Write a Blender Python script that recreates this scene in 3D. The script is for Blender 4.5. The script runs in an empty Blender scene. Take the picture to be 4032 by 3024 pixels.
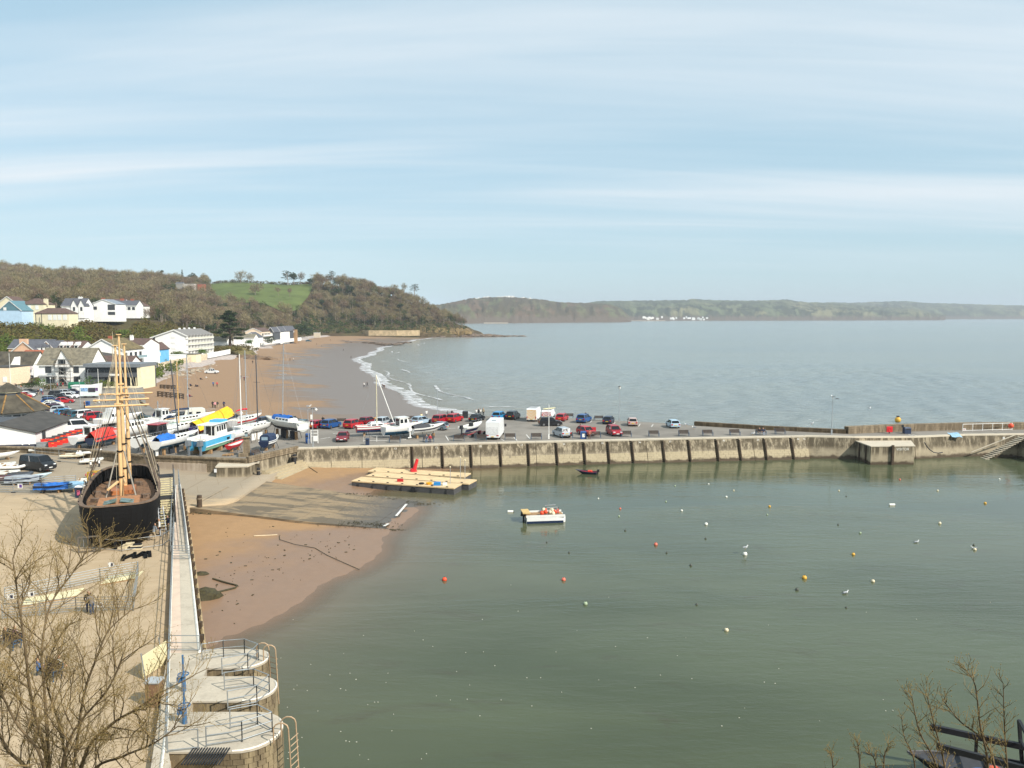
import bpy, bmesh, math, random
import numpy as np
from mathutils import Vector, Matrix
R = math.radians
PI = math.pi
SC = bpy.context.scene
COL = SC.collection
# ------------------------------------------------------------------ camera, sky, sun, exposure
H = 24.6                       # lens height over the water, metres
FPX = 3100.0
TH = math.atan(269 / FPX)      # camera looks slightly down
cam_d = bpy.data.cameras.new('camera')
cam_d.sensor_width = 36.0
cam_d.lens = 36.0 * FPX / 4032
cam_d.clip_start = 0.5
cam_d.clip_end = 60000
cam = bpy.data.objects.new('camera', cam_d)
cam.location = (0, 0, H)
cam.rotation_euler = (PI / 2 - TH, 0, 0)
COL.objects.link(cam)
SC.camera = cam
SUN_EL, SUN_AZ = R(39), math.atan2(0.80, -0.60)     # azimuth from +Y towards +X
SUN_TO = Vector((math.sin(SUN_AZ) * math.cos(SUN_EL), math.cos(SUN_AZ) * math.cos(SUN_EL), math.sin(SUN_EL)))
sun_d = bpy.data.lights.new('sun', 'SUN')
sun_d.energy = 4.6
sun_d.angle = R(0.6)
sun_d.color = (1.0, 0.95, 0.87)
sun = bpy.data.objects.new('sun', sun_d)
sun.rotation_euler = (-SUN_TO).to_track_quat('-Z', 'Y').to_euler()
sun.location = (60, -60, 90)
COL.objects.link(sun)
W = bpy.data.worlds.new('World')
SC.world = W
W.use_nodes = True
nt = W.node_tree
for n in list(nt.nodes):
 nt.nodes.remove(n)
def wn(t, **k):
 n = nt.nodes.new(t)
 for a, b in k.items():
  setattr(n, a, b)
 return n
w_out = wn('ShaderNodeOutputWorld')
w_bg = wn('ShaderNodeBackground')
w_bg.inputs['Strength'].default_value = 0.094
sky = wn('ShaderNodeTexSky', sky_type='NISHITA', sun_disc=False)
sky.sun_elevation = SUN_EL
sky.sun_rotation = SUN_AZ
sky.altitude = 0
sky.air_density = 1.0
sky.dust_density = 0.6
sky.ozone_density = 1.0
tc = wn('ShaderNodeTexCoord')
sep = wn('ShaderNodeSeparateXYZ')
nt.links.new(tc.outputs['Generated'], sep.inputs[0])
def wm(op, a, b=None, c=None):
 n = wn('ShaderNodeMath', operation=op)
 for i, v in enumerate((a, b, c)):
  if v is None:
   continue
  if isinstance(v, (int, float)):
   n.inputs[i].default_value = v
  else:
   nt.links.new(v, n.inputs[i])
 return n.outputs[0]
zc = wm('MAXIMUM', sep.outputs['Z'], 0.0)
zd = wm('ADD', zc, 0.10)
u_ = wm('DIVIDE', sep.outputs['X'], zd)
v_ = wm('DIVIDE', sep.outputs['Y'], zd)
def cirrus(rot, sx, sy, off, det, lo, hi, dist=0.6):
 comb = wn('ShaderNodeCombineXYZ')
 nt.links.new(u_, comb.inputs[0]); nt.links.new(v_, comb.inputs[1])
 mp = wn('ShaderNodeMapping')
 mp.inputs['Rotation'].default_value = (0, 0, R(rot))
 mp.inputs['Location'].default_value = (off, off * .37, 0)
 mp.inputs['Scale'].default_value = (sx, sy, 1)
 nt.links.new(comb.outputs[0], mp.inputs[0])
 nz = wn('ShaderNodeTexNoise')
 nz.inputs['Scale'].default_value = 1.0
 nz.inputs['Detail'].default_value = det
 nz.inputs['Roughness'].default_value = 0.55
 nz.inputs['Distortion'].default_value = dist
 nt.links.new(mp.outputs[0], nz.inputs['Vector'])
 mr = wn('ShaderNodeMapRange', interpolation_type='SMOOTHSTEP')
 mr.inputs['From Min'].default_value = lo
 mr.inputs['From Max'].default_value = hi
 nt.links.new(nz.outputs['Fac'], mr.inputs[0])
 return mr.outputs[0]
c1 = cirrus(11, 0.13, 0.7, 1.3, 5, 0.36, 0.70)
c2 = cirrus(-10, 0.22, 1.5, 7.1, 7, 0.42, 0.80, 0.9)
cs = wm('MINIMUM', wm('ADD', wm('MULTIPLY', c1, 0.75), wm('MULTIPLY', c2, 0.40)), 1.0)
fade = wn('ShaderNodeMapRange', interpolation_type='SMOOTHSTEP')
fade.inputs['From Min'].default_value = 0.02
fade.inputs['From Max'].default_value = 0.14
nt.links.new(sep.outputs['Z'], fade.inputs[0])
cf = wm('MULTIPLY', wm('ADD', wm('MULTIPLY', cs, 0.95), 0.03), fade.outputs[0])
mixc = wn('ShaderNodeMix', data_type='RGBA')
nt.links.new(cf, mixc.inputs['Factor'])
veil = wn('ShaderNodeMix', data_type='RGBA')       # thin even high haze over the whole sky
veil.inputs['Factor'].default_value = 0.62
veil.inputs[7].default_value = (4.7, 7.1, 8.3, 1)
nt.links.new(sky.outputs[0], veil.inputs[6])
nt.links.new(veil.outputs[2], mixc.inputs[6])
mixc.inputs[7].default_value = (7.7, 8.2, 8.6, 1)
nt.links.new(mixc.outputs[2], w_bg.inputs['Color'])
nt.links.new(w_bg.outputs[0], w_out.inputs['Surface'])
SC.view_settings.view_transform = 'Standard'
SC.view_settings.look = 'None'
SC.view_settings.gamma = 1.0
SC.view_settings.exposure = 0.3
SC.render.engine = 'CYCLES'
SC.cycles.use_denoising = True
SC.cycles.max_bounces = 6
SC.cycles.diffuse_bounces = 2
SC.cycles.glossy_bounces = 3
SC.cycles.transparent_max_bounces = 12
SC.cycles.volume_bounces = 0
SC.cycles.caustics_reflective = False
SC.cycles.caustics_refractive = False
SC.cycles.sample_clamp_indirect = 6.0
# ------------------------------------------------------------------ geometry helpers
FW = Vector((0, math.cos(TH), -math.sin(TH)))
UP = Vector((0, math.sin(TH), math.cos(TH)))
def ray(px, py):
 return Vector(((px - 2016) / FPX, 0, 0)) + FW - UP * ((py - 1512) / FPX)
def G(px, py, z=0.0):
 """place on the level z that the photograph shows at (px, py)"""
 d = ray(px, py)
 t = (z - H) / d.z
 return Vector((d.x * t, d.y * t, z))
def D(px, py, y):
 d = ray(px, py)
 t = y / d.y
 return Vector((d.x * t, y, H + d.z * t))
def PXOF(p):
 v = Vector(p) - Vector((0, 0, H))
 f = v.dot(FW)
 return 2016 + FPX * v.x / f, 1512 - FPX * v.dot(UP) / f
def lerp(a, b, t):
 return a + (b - a) * t
class MB:
 """collects shapes; obj() links them as one mesh"""
 def __init__(s):
  s.V, s.F, s.M, s.sm = [], [], [], []
 def add(s, vs, fs, m=0, smooth=False):
  o = len(s.V)
  s.V += [tuple(v) for v in vs]
  s.F += [tuple(i + o for i in f) for f in fs]
  s.M += [m] * len(fs)
  s.sm += [smooth] * len(fs)
  return s
 def box(s, c, d, rz=0, m=0, top=1.0, rx=0, ry=0):
  x, y, z = d[0] / 2, d[1] / 2, d[2] / 2
  vs = [Vector((a * x * (top if k > 0 else 1), b * y * (top if k > 0 else 1), k * z)) for k in (-1, 1) for a, b in ((-1, -1), (1, -1), (1, 1), (-1, 1))]
  if rx or ry or rz:
   q = Matrix.Rotation(rz, 3, 'Z') @ Matrix.Rotation(ry, 3, 'Y') @ Matrix.Rotation(rx, 3, 'X')
   vs = [q @ v for v in vs]
  c = Vector(c)
  return s.add([v + c for v in vs], [(3, 2, 1, 0), (4, 5, 6, 7), (0, 1, 5, 4), (1, 2, 6, 5), (2, 3, 7, 6), (3, 0, 4, 7)], m)
 def bx(s, x0, x1, y0, y1, z0, z1, m=0):
  return s.box(((x0 + x1) / 2, (y0 + y1) / 2, (z0 + z1) / 2), (abs(x1 - x0), abs(y1 - y0), abs(z1 - z0)), m=m)
 def beam(s, p, q, w, h, m=0):
  p, q = Vector(p), Vector(q)
  d = q - p
  if d.length < 1e-6:
   return s
  d.normalize()
  a = d.cross(Vector((0, 0, 1)))
  a = a.normalized() if a.length > 1e-4 else Vector((1, 0, 0))
  b = a.cross(d)
  vs = [e + a * (i * w / 2) + b * (j * h / 2) for e in (p, q) for i, j in ((-1, -1), (1, -1), (1, 1), (-1, 1))]
  return s.add(vs, [(3, 2, 1, 0), (4, 5, 6, 7), (0, 1, 5, 4), (1, 2, 6, 5), (2, 3, 7, 6), (3, 0, 4, 7)], m)
 def tube(s, pts, r, r1=None, n=6, m=0, caps=True):
  pts = [Vector(p) for p in pts]
  k = len(pts)
  r1 = r if r1 is None else r1
  rings = []
  pa = None
  for i, p in enumerate(pts):
   d = (pts[min(i + 1, k - 1)] - pts[max(i - 1, 0)])
   if d.length < 1e-9:
    d = Vector((0, 0, 1))
   d.normalize()
   if pa is None:
    a = d.cross(Vector((0, 0, 1)))
    if a.length < 1e-3:
     a = d.cross(Vector((1, 0, 0)))
   else:
    a = pa - d * pa.dot(d)
    if a.length < 1e-4:
     a = d.cross(Vector((0, 0, 1)))
   a.normalize(); pa = a
   b = d.cross(a)
   rr = lerp(r, r1, i / max(k - 1, 1))
   rings.append([p + a * (rr * math.cos(2 * PI * j / n)) + b * (rr * math.sin(2 * PI * j / n)) for j in range(n)])
  return s.loft(rings, m, caps, n > 4)
 def loft(s, rings, m=0, caps=True, smooth=False, closed=True):
  n = len(rings[0])
  vs = [v for r in rings for v in r]
  fs = []
  for i in range(len(rings) - 1):
   for j in range(n if closed else n - 1):
    fs.append((i * n + j, i * n + (j + 1) % n, (i + 1) * n + (j + 1) % n, (i + 1) * n + j))
  s.add(vs, fs, m, smooth)
  if caps and n > 2:
   o = len(vs)
   s.add(rings[0], [tuple(reversed(range(n)))], m)
   s.add(rings[-1], [tuple(range(n))], m)
  return s
 def prism(s, poly, z0, z1, m=0, ms=None):
  """poly: counter-clockwise (x, y) outline"""
  n = len(poly)
  f0 = (lambda p: z0) if not callable(z0) else z0
  f1 = (lambda p: z1) if not callable(z1) else z1
  vs = [(p[0], p[1], f0(p)) for p in poly] + [(p[0], p[1], f1(p)) for p in poly]
  s.add(vs, [tuple(range(n, 2 * n))], m)
  s.add(vs, [tuple(reversed(range(n)))] + [(i, (i + 1) % n, n + (i + 1) % n, n + i) for i in range(n)], m if ms is None else ms)
  return s
 def xprism(s, prof, x0, x1, m=0):
  """prof: outline in (y, z), extruded along x"""
  n = len(prof)
  vs = [(x0, p[0], p[1]) for p in prof] + [(x1, p[0], p[1]) for p in prof]
  return s.add(vs, [tuple(reversed(range(n))), tuple(range(n, 2 * n))] + [(i, (i + 1) % n, n + (i + 1) % n, n + i) for i in range(n)], m)
 def yprism(s, prof, y0, y1, m=0):
  n = len(prof)
  vs = [(p[0], y0, p[1]) for p in prof] + [(p[0], y1, p[1]) for p in prof]
  return s.add(vs, [tuple(range(n)), tuple(reversed(range(n, 2 * n)))] + [(i, n + i, n + (i + 1) % n, (i + 1) % n) for i in range(n)], m)
 def ball(s, c, r, n=8, k=5, m=0):
  c = Vector(c)
  if isinstance(r, (int, float)):
   r = (r, r, r)
  rings = []
  for i in range(k + 1):
   t = PI * i / k - PI / 2
   cr = max(math.cos(t), 0.02)
   rings.append([c + Vector((r[0] * cr * math.cos(2 * PI * j / n), r[1] * cr * math.sin(2 * PI * j / n), r[2] * math.sin(t))) for j in range(n)])
  return s.loft(rings, m, True, True)
 def mesh(s, name, mats):
  me = bpy.data.meshes.new(name)
  me.from_pydata(s.V, [], s.F)
  for mt in (mats if isinstance(mats, (list, tuple)) else [mats]):
   me.materials.append(mt)
  if any(s.M):
   me.polygons.foreach_set('material_index', s.M)
  if any(s.sm):
   me.polygons.foreach_set('use_smooth', s.sm)
  me.update()
  return me
 def obj(s, name, mats, parent=None, kind=None):
  o = bpy.data.objects.new(name, s.mesh(name, mats))
  COL.objects.link(o)
  if parent is not None:
   o.parent = parent
  if kind:
   o['kind'] = kind
  return o
def raw_obj(name, V, F, mat, parent=None, smooth=False, kind=None):
 """numpy arrays to one mesh: V (n,3), F (m,3 or 4)"""
 me = bpy.data.meshes.new(name)
 V = np.asarray(V, dtype=np.float32); F = np.asarray(F, dtype=np.int32)
 k = F.shape[1]
 me.vertices.add(len(V)); me.vertices.foreach_set('co', V.ravel())
 me.loops.add(F.size); me.loops.foreach_set('vertex_index', F.ravel())
 me.polygons.add(len(F))
 me.polygons.foreach_set('loop_start', np.arange(0, F.size, k, dtype=np.int32))
 me.polygons.foreach_set('loop_total', np.full(len(F), k, dtype=np.int32))
 if smooth:
  me.polygons.foreach_set('use_smooth', np.ones(len(F), dtype=bool))
 for mt in (mat if isinstance(mat, (list, tuple)) else [mat]):
  me.materials.append(mt)
 me.update(calc_edges=True)
 o = bpy.data.objects.new(name, me)
 COL.objects.link(o)
 if parent is not None:
  o.parent = parent
 if kind:
  o['kind'] = kind
 return o
def tag(o, label, cat, group=None, kind=None):
 if label: o['label'] = label
 if cat: o['category'] = cat
 if group: o['group'] = group
 if kind: o['kind'] = kind
 return o
def thing(name, label, cat, loc=(0, 0, 0), rz=0, group=None, sc=None):
 o = bpy.data.objects.new(name, None)
 o.empty_display_size = 0.3
 COL.objects.link(o)
 o.location = loc
 o.rotation_euler = (0, 0, rz)
 if sc: o.scale = sc if isinstance(sc, (tuple, list)) else (sc, sc, sc)
 return tag(o, label, cat, group)
def copy_tree(o, parent=None):
 c = o.copy()
 COL.objects.link(c)
 if parent is not None:
  c.parent = parent
 for ch in list(o.children):
  copy_tree(ch, c)
 return c
def place(src, loc, rz=0, label=None, group=None, sc=None):
 c = copy_tree(src)
 c.location = loc
 c.rotation_euler = (0, 0, rz)
 if sc: c.scale = sc if isinstance(sc, (tuple, list)) else (sc, sc, sc)
 if label: c['label'] = label
 if group: c['group'] = group
 return c
def drop(o):
 for ch in list(o.children):
  drop(ch)
 bpy.data.objects.remove(o)
# ------------------------------------------------------------------ materials
def lin(h):
 h = h.lstrip('#')
 f = lambda v: v / 12.92 if v <= 0.04045 else ((v + 0.055) / 1.055) ** 2.4
 return tuple(f(int(h[i:i + 2], 16) / 255) for i in (0, 2, 4))
_M = {}
class NT:
 def __init__(s, name):
  s.m = bpy.data.materials.new(name)
  s.m.use_nodes = True
  s.t = s.m.node_tree
  s.b = s.t.nodes['Principled BSDF']
  s._pos = None
 def n(s, t, ins=None, **k):
  nd = s.t.nodes.new(t)
  for a, b in k.items():
   setattr(nd, a, b)
  for a, b in (ins or {}).items():
   s.l(b, nd.inputs[a])
  return nd
 def l(s, v, inp):
  if hasattr(v, 'is_linked') or hasattr(v, 'links'):
   s.t.links.new(v, inp)
  else:
   inp.default_value = v
 def pos(s, sc=(1, 1, 1), obj=False, rot=(0, 0, 0)):
  if obj:
   src = s.n('ShaderNodeTexCoord').outputs['Object']
  else:
   if s._pos is None:
    s._pos = s.n('ShaderNodeNewGeometry').outputs['Position']
   src = s._pos
  return s.n('ShaderNodeMapping', {'Vector': src, 'Scale': sc, 'Rotation': rot}).outputs[0]
 def noise(s, vec, scale=1.0, det=4, rough=0.55, dist=0.0):
  return s.n('ShaderNodeTexNoise', {'Vector': vec, 'Scale': scale, 'Detail': det, 'Roughness': rough, 'Distortion': dist}).outputs['Fac']
 def ramp(s, fac, lo, hi, a=0.0, b=1.0, smooth=True):
  return s.n('ShaderNodeMapRange', {'Value': fac, 'From Min': lo, 'From Max': hi, 'To Min': a, 'To Max': b}, interpolation_type='SMOOTHSTEP' if smooth else 'LINEAR').outputs[0]
 def mix(s, fac, a, b):
  nd = s.n('ShaderNodeMix', data_type='RGBA')
  s.l(fac, nd.inputs[0])
  for v, i in ((a, 6), (b, 7)):
   if isinstance(v, tuple) and len(v) == 3:
    v = v + (1,)
   s.l(v, nd.inputs[i])
  return nd.outputs[2]
 def math(s, op, a, b=0.0):
  nd = s.n('ShaderNodeMath', operation=op)
  s.l(a, nd.inputs[0]); s.l(b, nd.inputs[1])
  return nd.outputs[0]
 def bump(s, h, strength=0.3, dist=0.05):
  s.l(s.n('ShaderNodeBump', {'Height': h, 'Strength': strength, 'Distance': dist}).outputs[0], s.b.inputs['Normal'])
 def set(s, **k):
  for a, b in k.items():
   a = {'col': 'Base Color', 'rough': 'Roughness', 'metal': 'Metallic', 'alpha': 'Alpha', 'spec': 'Specular IOR Level', 'ior': 'IOR', 'coat': 'Coat Weight'}.get(a, a)
   if isinstance(b, tuple) and len(b) == 3:
    b = b + (1,)
   s.l(b, s.b.inputs[a])
  return s
def mk(name, col, rough=0.6, metal=0.0, var=0.12, scale=3.0, bump=0.0, spec=0.5, obj=True, rand=0.0, coat=0.0):
 """plain painted / weathered surface: colour with mottling and a little relief"""
 if name in _M:
  return _M[name]
 c = lin(col) if isinstance(col, str) else col
 t = NT(name)
 p = t.pos((1, 1, 1), obj)
 f = t.noise(p, scale, 4, 0.6)
 base = t.mix(t.ramp(f, 0.3, 0.7), tuple(v * (1 - var) for v in c), tuple(min(v * (1 + var), 0.95) for v in c))
 if rand:
  oi = t.n('ShaderNodeObjectInfo').outputs['Random']
  base = t.n('ShaderNodeHueSaturation', {'Color': base, 'Value': t.ramp(oi, 0, 1, 1 - rand, 1 + rand, False)}).outputs[0]
 t.set(col=base, rough=rough if coat else t.ramp(f, 0.2, 0.8, max(rough - 0.08, 0.02), min(rough + 0.08, 1)), metal=metal, spec=spec, coat=coat)
 if bump:
  t.bump(t.noise(p, scale * 3, 5, 0.6), bump, 0.04)
 _M[name] = t.m
 return t.m
# ------------------------------------------------------------------ setting: materials
def m_sand(name, dry, wet, zl, zh, wet_rough=0.22):
 t = NT(name)
 p = t.pos()
 z = t.n('ShaderNodeSeparateXYZ', {'Vector': t.n('ShaderNodeNewGeometry').outputs['Position']}).outputs['Z']
 big = t.noise(t.pos((0.02, 0.035, 1), rot=(0, 0, 0.5)), 1.0, 5, 0.55, 0.6)
 fine = t.noise(p, 1.2, 6, 0.65)
 f = t.math('ADD', z, t.ramp(big, 0.3, 0.7, -0.45, 0.45))
 w = t.ramp(f, zl, zh, 1, 0)
 pool = t.math('MULTIPLY', t.ramp(t.noise(t.pos((0.012, 0.036, 1), rot=(0, 0, 0.1)), 1.0, 3, 0.5, 0.4), 0.53, 0.56), t.ramp(z, zl - 0.2, zh + 0.5, 1, 0))
 w2 = t.math('MAXIMUM', w, pool)
 d = t.mix(fine, tuple(v * 0.82 for v in dry), tuple(v * 1.16 for v in dry))
 we = t.mix(fine, tuple(v * 0.85 for v in wet), tuple(v * 1.12 for v in wet))
 t.set(col=t.mix(w2, d, we), rough=t.mix(w2, (0.9,) * 3, (wet_rough,) * 3), spec=t.mix(w2, (0.2,) * 3, (0.5,) * 3))
 t.bump(t.noise(p, 2.5, 5, 0.6), 0.25, 0.05)
 return t.m
M_BEACH = m_sand('beach_sand', lin('#94785d'), lin('#745f4c'), 0.75, 1.3, 0.32)
M_HSAND = m_sand('harbour_sand', lin('#9f7f5c'), lin('#896d55'), 0.15, 0.75, 0.42)
def m_sea():
 t = NT('sea_water')
 a = t.noise(t.pos((0.10, 0.42, 1), rot=(0, 0, -0.25)), 1.0, 6, 0.62, 0.5)
 b = t.noise(t.pos((0.35, 1.3, 1), rot=(0, 0, 0.2)), 1.0, 5, 0.6)
 c = t.noise(t.pos((0.004, 0.012, 1), rot=(0, 0, 0.3)), 1.0, 4, 0.6, 1.0)
 col = t.mix(t.ramp(c, 0.3, 0.7), lin('#7f8a8b'), lin('#868f8c'))
 g = t.n('ShaderNodeAttribute', attribute_name='shore').outputs['Fac']
 col = t.mix(t.math('MULTIPLY', g, 0.85), col, lin('#8a8375'))
 t.set(col=col, rough=0.16, ior=1.33, spec=0.5)
 h = t.math('ADD', t.math('MULTIPLY', a, 1.0), t.math('MULTIPLY', b, 0.3))
 t.bump(h, 1.0, 1.6)
 return t.m
def m_harbour():
 t = NT('harbour_water')
 dep = t.n('ShaderNodeAttribute', attribute_name='shore').outputs['Fac']
 weed = t.noise(t.pos((0.14, 0.3, 1), rot=(0, 0, 0.35)), 1.0, 6, 0.66, 0.9)
 big = t.noise(t.pos((0.03, 0.06, 1), rot=(0, 0, -0.2)), 1.0, 4, 0.5, 0.5)
 col = t.mix(t.ramp(big, 0.32, 0.68), lin('#454c36'), lin('#525942'))
 col = t.mix(t.math('MULTIPLY', t.ramp(weed, 0.54, 0.76), 0.42), col, lin('#433a2c'))
 col = t.mix(t.math('MULTIPLY', dep, 0.75), col, lin('#7d664e'))
 al = t.ramp(dep, 0.55, 1.0, 1.0, 0.30)
 n1 = t.noise(t.pos((0.35, 1.1, 1), rot=(0, 0, -0.22)), 1.0, 5, 0.6, 0.4)
 n2 = t.noise(t.pos((1.4, 3.6, 1), rot=(0, 0, -0.1)), 1.0, 4, 0.6)
 wind = t.ramp(t.noise(t.pos((0.02, 0.09, 1), rot=(0, 0, -0.3)), 1.0, 5, .6, .6), .38, .66)
 t.set(col=col, rough=t.math('ADD', .015, t.math('MULTIPLY', wind, .06)), ior=1.33, alpha=al)
 t.bump(t.math('MULTIPLY', t.math('ADD', n1, t.math('MULTIPLY', n2, 0.35)), t.math('ADD', .35, wind)), 0.35, 0.12)
 return t.m
def m_concrete(name, base, dark, stain=0.6, vertical=True, wetz=None, bump=0.25, brick=None):
 """cast or blockwork concrete with run-down stains, a weed band below wetz"""
 t = NT(name)
 p = t.pos()
 n = t.noise(p, 0.6, 6, 0.65)
 fine = t.noise(p, 5.0, 5, 0.6)
 col = t.mix(fine, tuple(v * 0.82 for v in base), tuple(v * 1.15 for v in base))
 if vertical:
  st = t.noise(t.pos((1.6, 1.6, 0.10)), 1.0, 6, 0.72, 0.1)
  z = t.n('ShaderNodeSeparateXYZ', {'Vector': p}).outputs['Z']
  up = t.ramp(z, 1.2, 2.3, 0.12, 1.0)
  col = t.mix(t.math('MULTIPLY', t.math('MULTIPLY', t.ramp(st, 0.36, 0.56), up), stain), col, dark)
 col = t.mix(t.math('MULTIPLY', t.ramp(n, 0.45, 0.7), stain * 0.55), col, dark)
 if wetz is not None:
  zz = t.math('ADD', t.n('ShaderNodeSeparateXYZ', {'Vector': p}).outputs['Z'], t.ramp(n, 0.2, 0.8, -0.35, 0.35))
  col = t.mix(t.ramp(zz, wetz - 0.25, wetz + 0.2, 1, 0), col, lin('#54483a'))
 h = fine
 t.set(col=col, rough=0.88, spec=0.25)
 t.bump(h, bump, 0.05)
 _M[name] = t.m
 return t.m
def m_asphalt(name, col, var=0.2):
 t = NT(name)
 p = t.pos()
 n = t.noise(p, 0.12, 5, 0.6, 0.6)
 f = t.noise(p, 7.0, 4, 0.6)
 s = t.noise(t.pos((0.05, 0.9, 1), rot=(0, 0, 0.2)), 1.0, 4, 0.6)
 c = t.mix(t.ramp(n, 0.3, 0.7), tuple(v * (1 - var) for v in col), tuple(v * (1 + var) for v in col))
 c = t.mix(t.math('MULTIPLY', t.ramp(s, 0.5, 0.7), 0.4), c, tuple(v * 1.35 for v in col))
 c = t.mix(t.math('MULTIPLY', f, 0.25), c, tuple(v * 0.55 for v in col))
 t.set(col=c, rough=0.9, spec=0.25)
 t.bump(f, 0.2, 0.03)
 _M[name] = t.m
 return t.m
M_SEA = m_sea()
M_HARB = m_harbour()
M_QUAY = m_concrete('quay_concrete', lin('#a99c84'), lin('#4f4637'), 0.9, True, 0.5)
M_QUAY2 = m_concrete('quay_blocks', lin('#b3a588'), lin('#756750'), 0.4, True, 0.5, 0.5)
M_WALK = m_concrete('walkway_concrete', lin('#bcb19e'), lin('#82786a'), 0.75, False)
M_PIERSTONE = m_concrete('sluice_masonry', lin('#9a8a6c'), lin('#54483a'), 0.6, True, 0.4, 0.5)
M_COPING = m_concrete('coping_concrete', lin('#c3b8a4'), lin('#968b78'), 0.4, False)
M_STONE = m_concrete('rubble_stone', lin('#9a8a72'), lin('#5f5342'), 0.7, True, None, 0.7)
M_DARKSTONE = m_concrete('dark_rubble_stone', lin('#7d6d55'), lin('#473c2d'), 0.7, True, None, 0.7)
M_ASPH = m_asphalt('tarmac', lin('#857f76'))
M_ROADASPH = m_asphalt('car_park_tarmac', lin('#89847b'))
M_PAINT = mk('white_road_paint', '#d8d6cf', 0.8, var=0.2, scale=4, obj=False)
def m_yard():
 t = NT('yard_concrete')
 p = t.pos()
 base = lin('#b8a487')
 n = t.noise(t.pos((0.06, 0.10, 1)), 1.0, 5, 0.6, 0.4)
 s = t.noise(t.pos((0.15, 0.8, 1), rot=(0, 0, 0.10)), 1.0, 6, 0.7, 1.0)
 f = t.noise(p, 6.0, 5, 0.65)
 d = t.noise(p, 0.5, 5, 0.7, 0.5)
 c = t.mix(t.ramp(n, 0.3, 0.7), tuple(v * 0.86 for v in base), tuple(v * 1.10 for v in base))
 c = t.mix(t.math('MULTIPLY', t.ramp(s, 0.42, 0.66), 0.3), c, lin('#a08868'))
 c = t.mix(t.math('MULTIPLY', f, 0.25), c, lin('#8e7659'))
 c = t.mix(t.math('MULTIPLY', t.ramp(d, 0.58, 0.72), 0.35), c, lin('#85704f'))
 y = t.n('ShaderNodeSeparateXYZ', {'Vector': p}).outputs['Y']
 c = t.mix(t.ramp(t.math('ADD', y, t.ramp(d, 0.3, 0.7, -2.5, 2.5)), 96, 99, 0, 0.65), c, lin('#8d8577'))
 bk = t.n('ShaderNodeTexBrick', {'Vector': t.pos((1, 1, 1), rot=(0, 0, -0.41)), 'Scale': 1.0, 'Mortar Size': .035, 'Mortar Smooth': .4, 'Brick Width': 5.5, 'Row Height': 4.2, 'Color1': (0, 0, 0, 1), 'Color2': (.35, .35, .35, 1), 'Mortar': (1, 1, 1, 1)})
 c = t.mix(t.math('MULTIPLY', bk.outputs['Fac'], .38), c, lin('#6f5c44'))
 c = t.mix(t.math('MULTIPLY', bk.outputs['Color'], .22), c, lin('#8c7658'))
 ty = t.noise(t.pos((.9, .05, 1), rot=(0, 0, -.3)), 1.0, 5, .65, .8)
 c = t.mix(t.math('MULTIPLY', t.ramp(ty, .56, .68), .3), c, lin('#75634b'))
 t.set(col=c, rough=0.9, spec=0.2)
 t.bump(f, 0.2, 0.03)
 return t.m
M_YARD = m_yard()
def m_slip():
 t = NT('slipway_concrete')
 p = t.pos()
 n = t.noise(t.pos((0.16, 0.5, 1), rot=(0, 0, -0.1)), 1.0, 5, 0.62, 0.7)
 f = t.noise(p, 4.0, 5, 0.65)
 z = t.n('ShaderNodeSeparateXYZ', {'Vector': p}).outputs['Z']
 c = t.mix(f, lin('#86745c'), lin('#9b8769'))
 c = t.mix(t.ramp(n, 0.46, 0.58, 0, .8), c, lin('#5c5447'))
 c = t.mix(t.ramp(t.math('ADD', z, t.ramp(f, 0.2, 0.8, -0.2, 0.2)), 0.15, 0.75, 1, 0), c, lin('#5a544b'))
 t.set(col=c, rough=t.ramp(z, 0.0, 0.9, 0.4, 0.85), spec=0.35)
 t.bump(f, 0.25, 0.04)
 return t.m
M_SLIP = m_slip()
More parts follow.
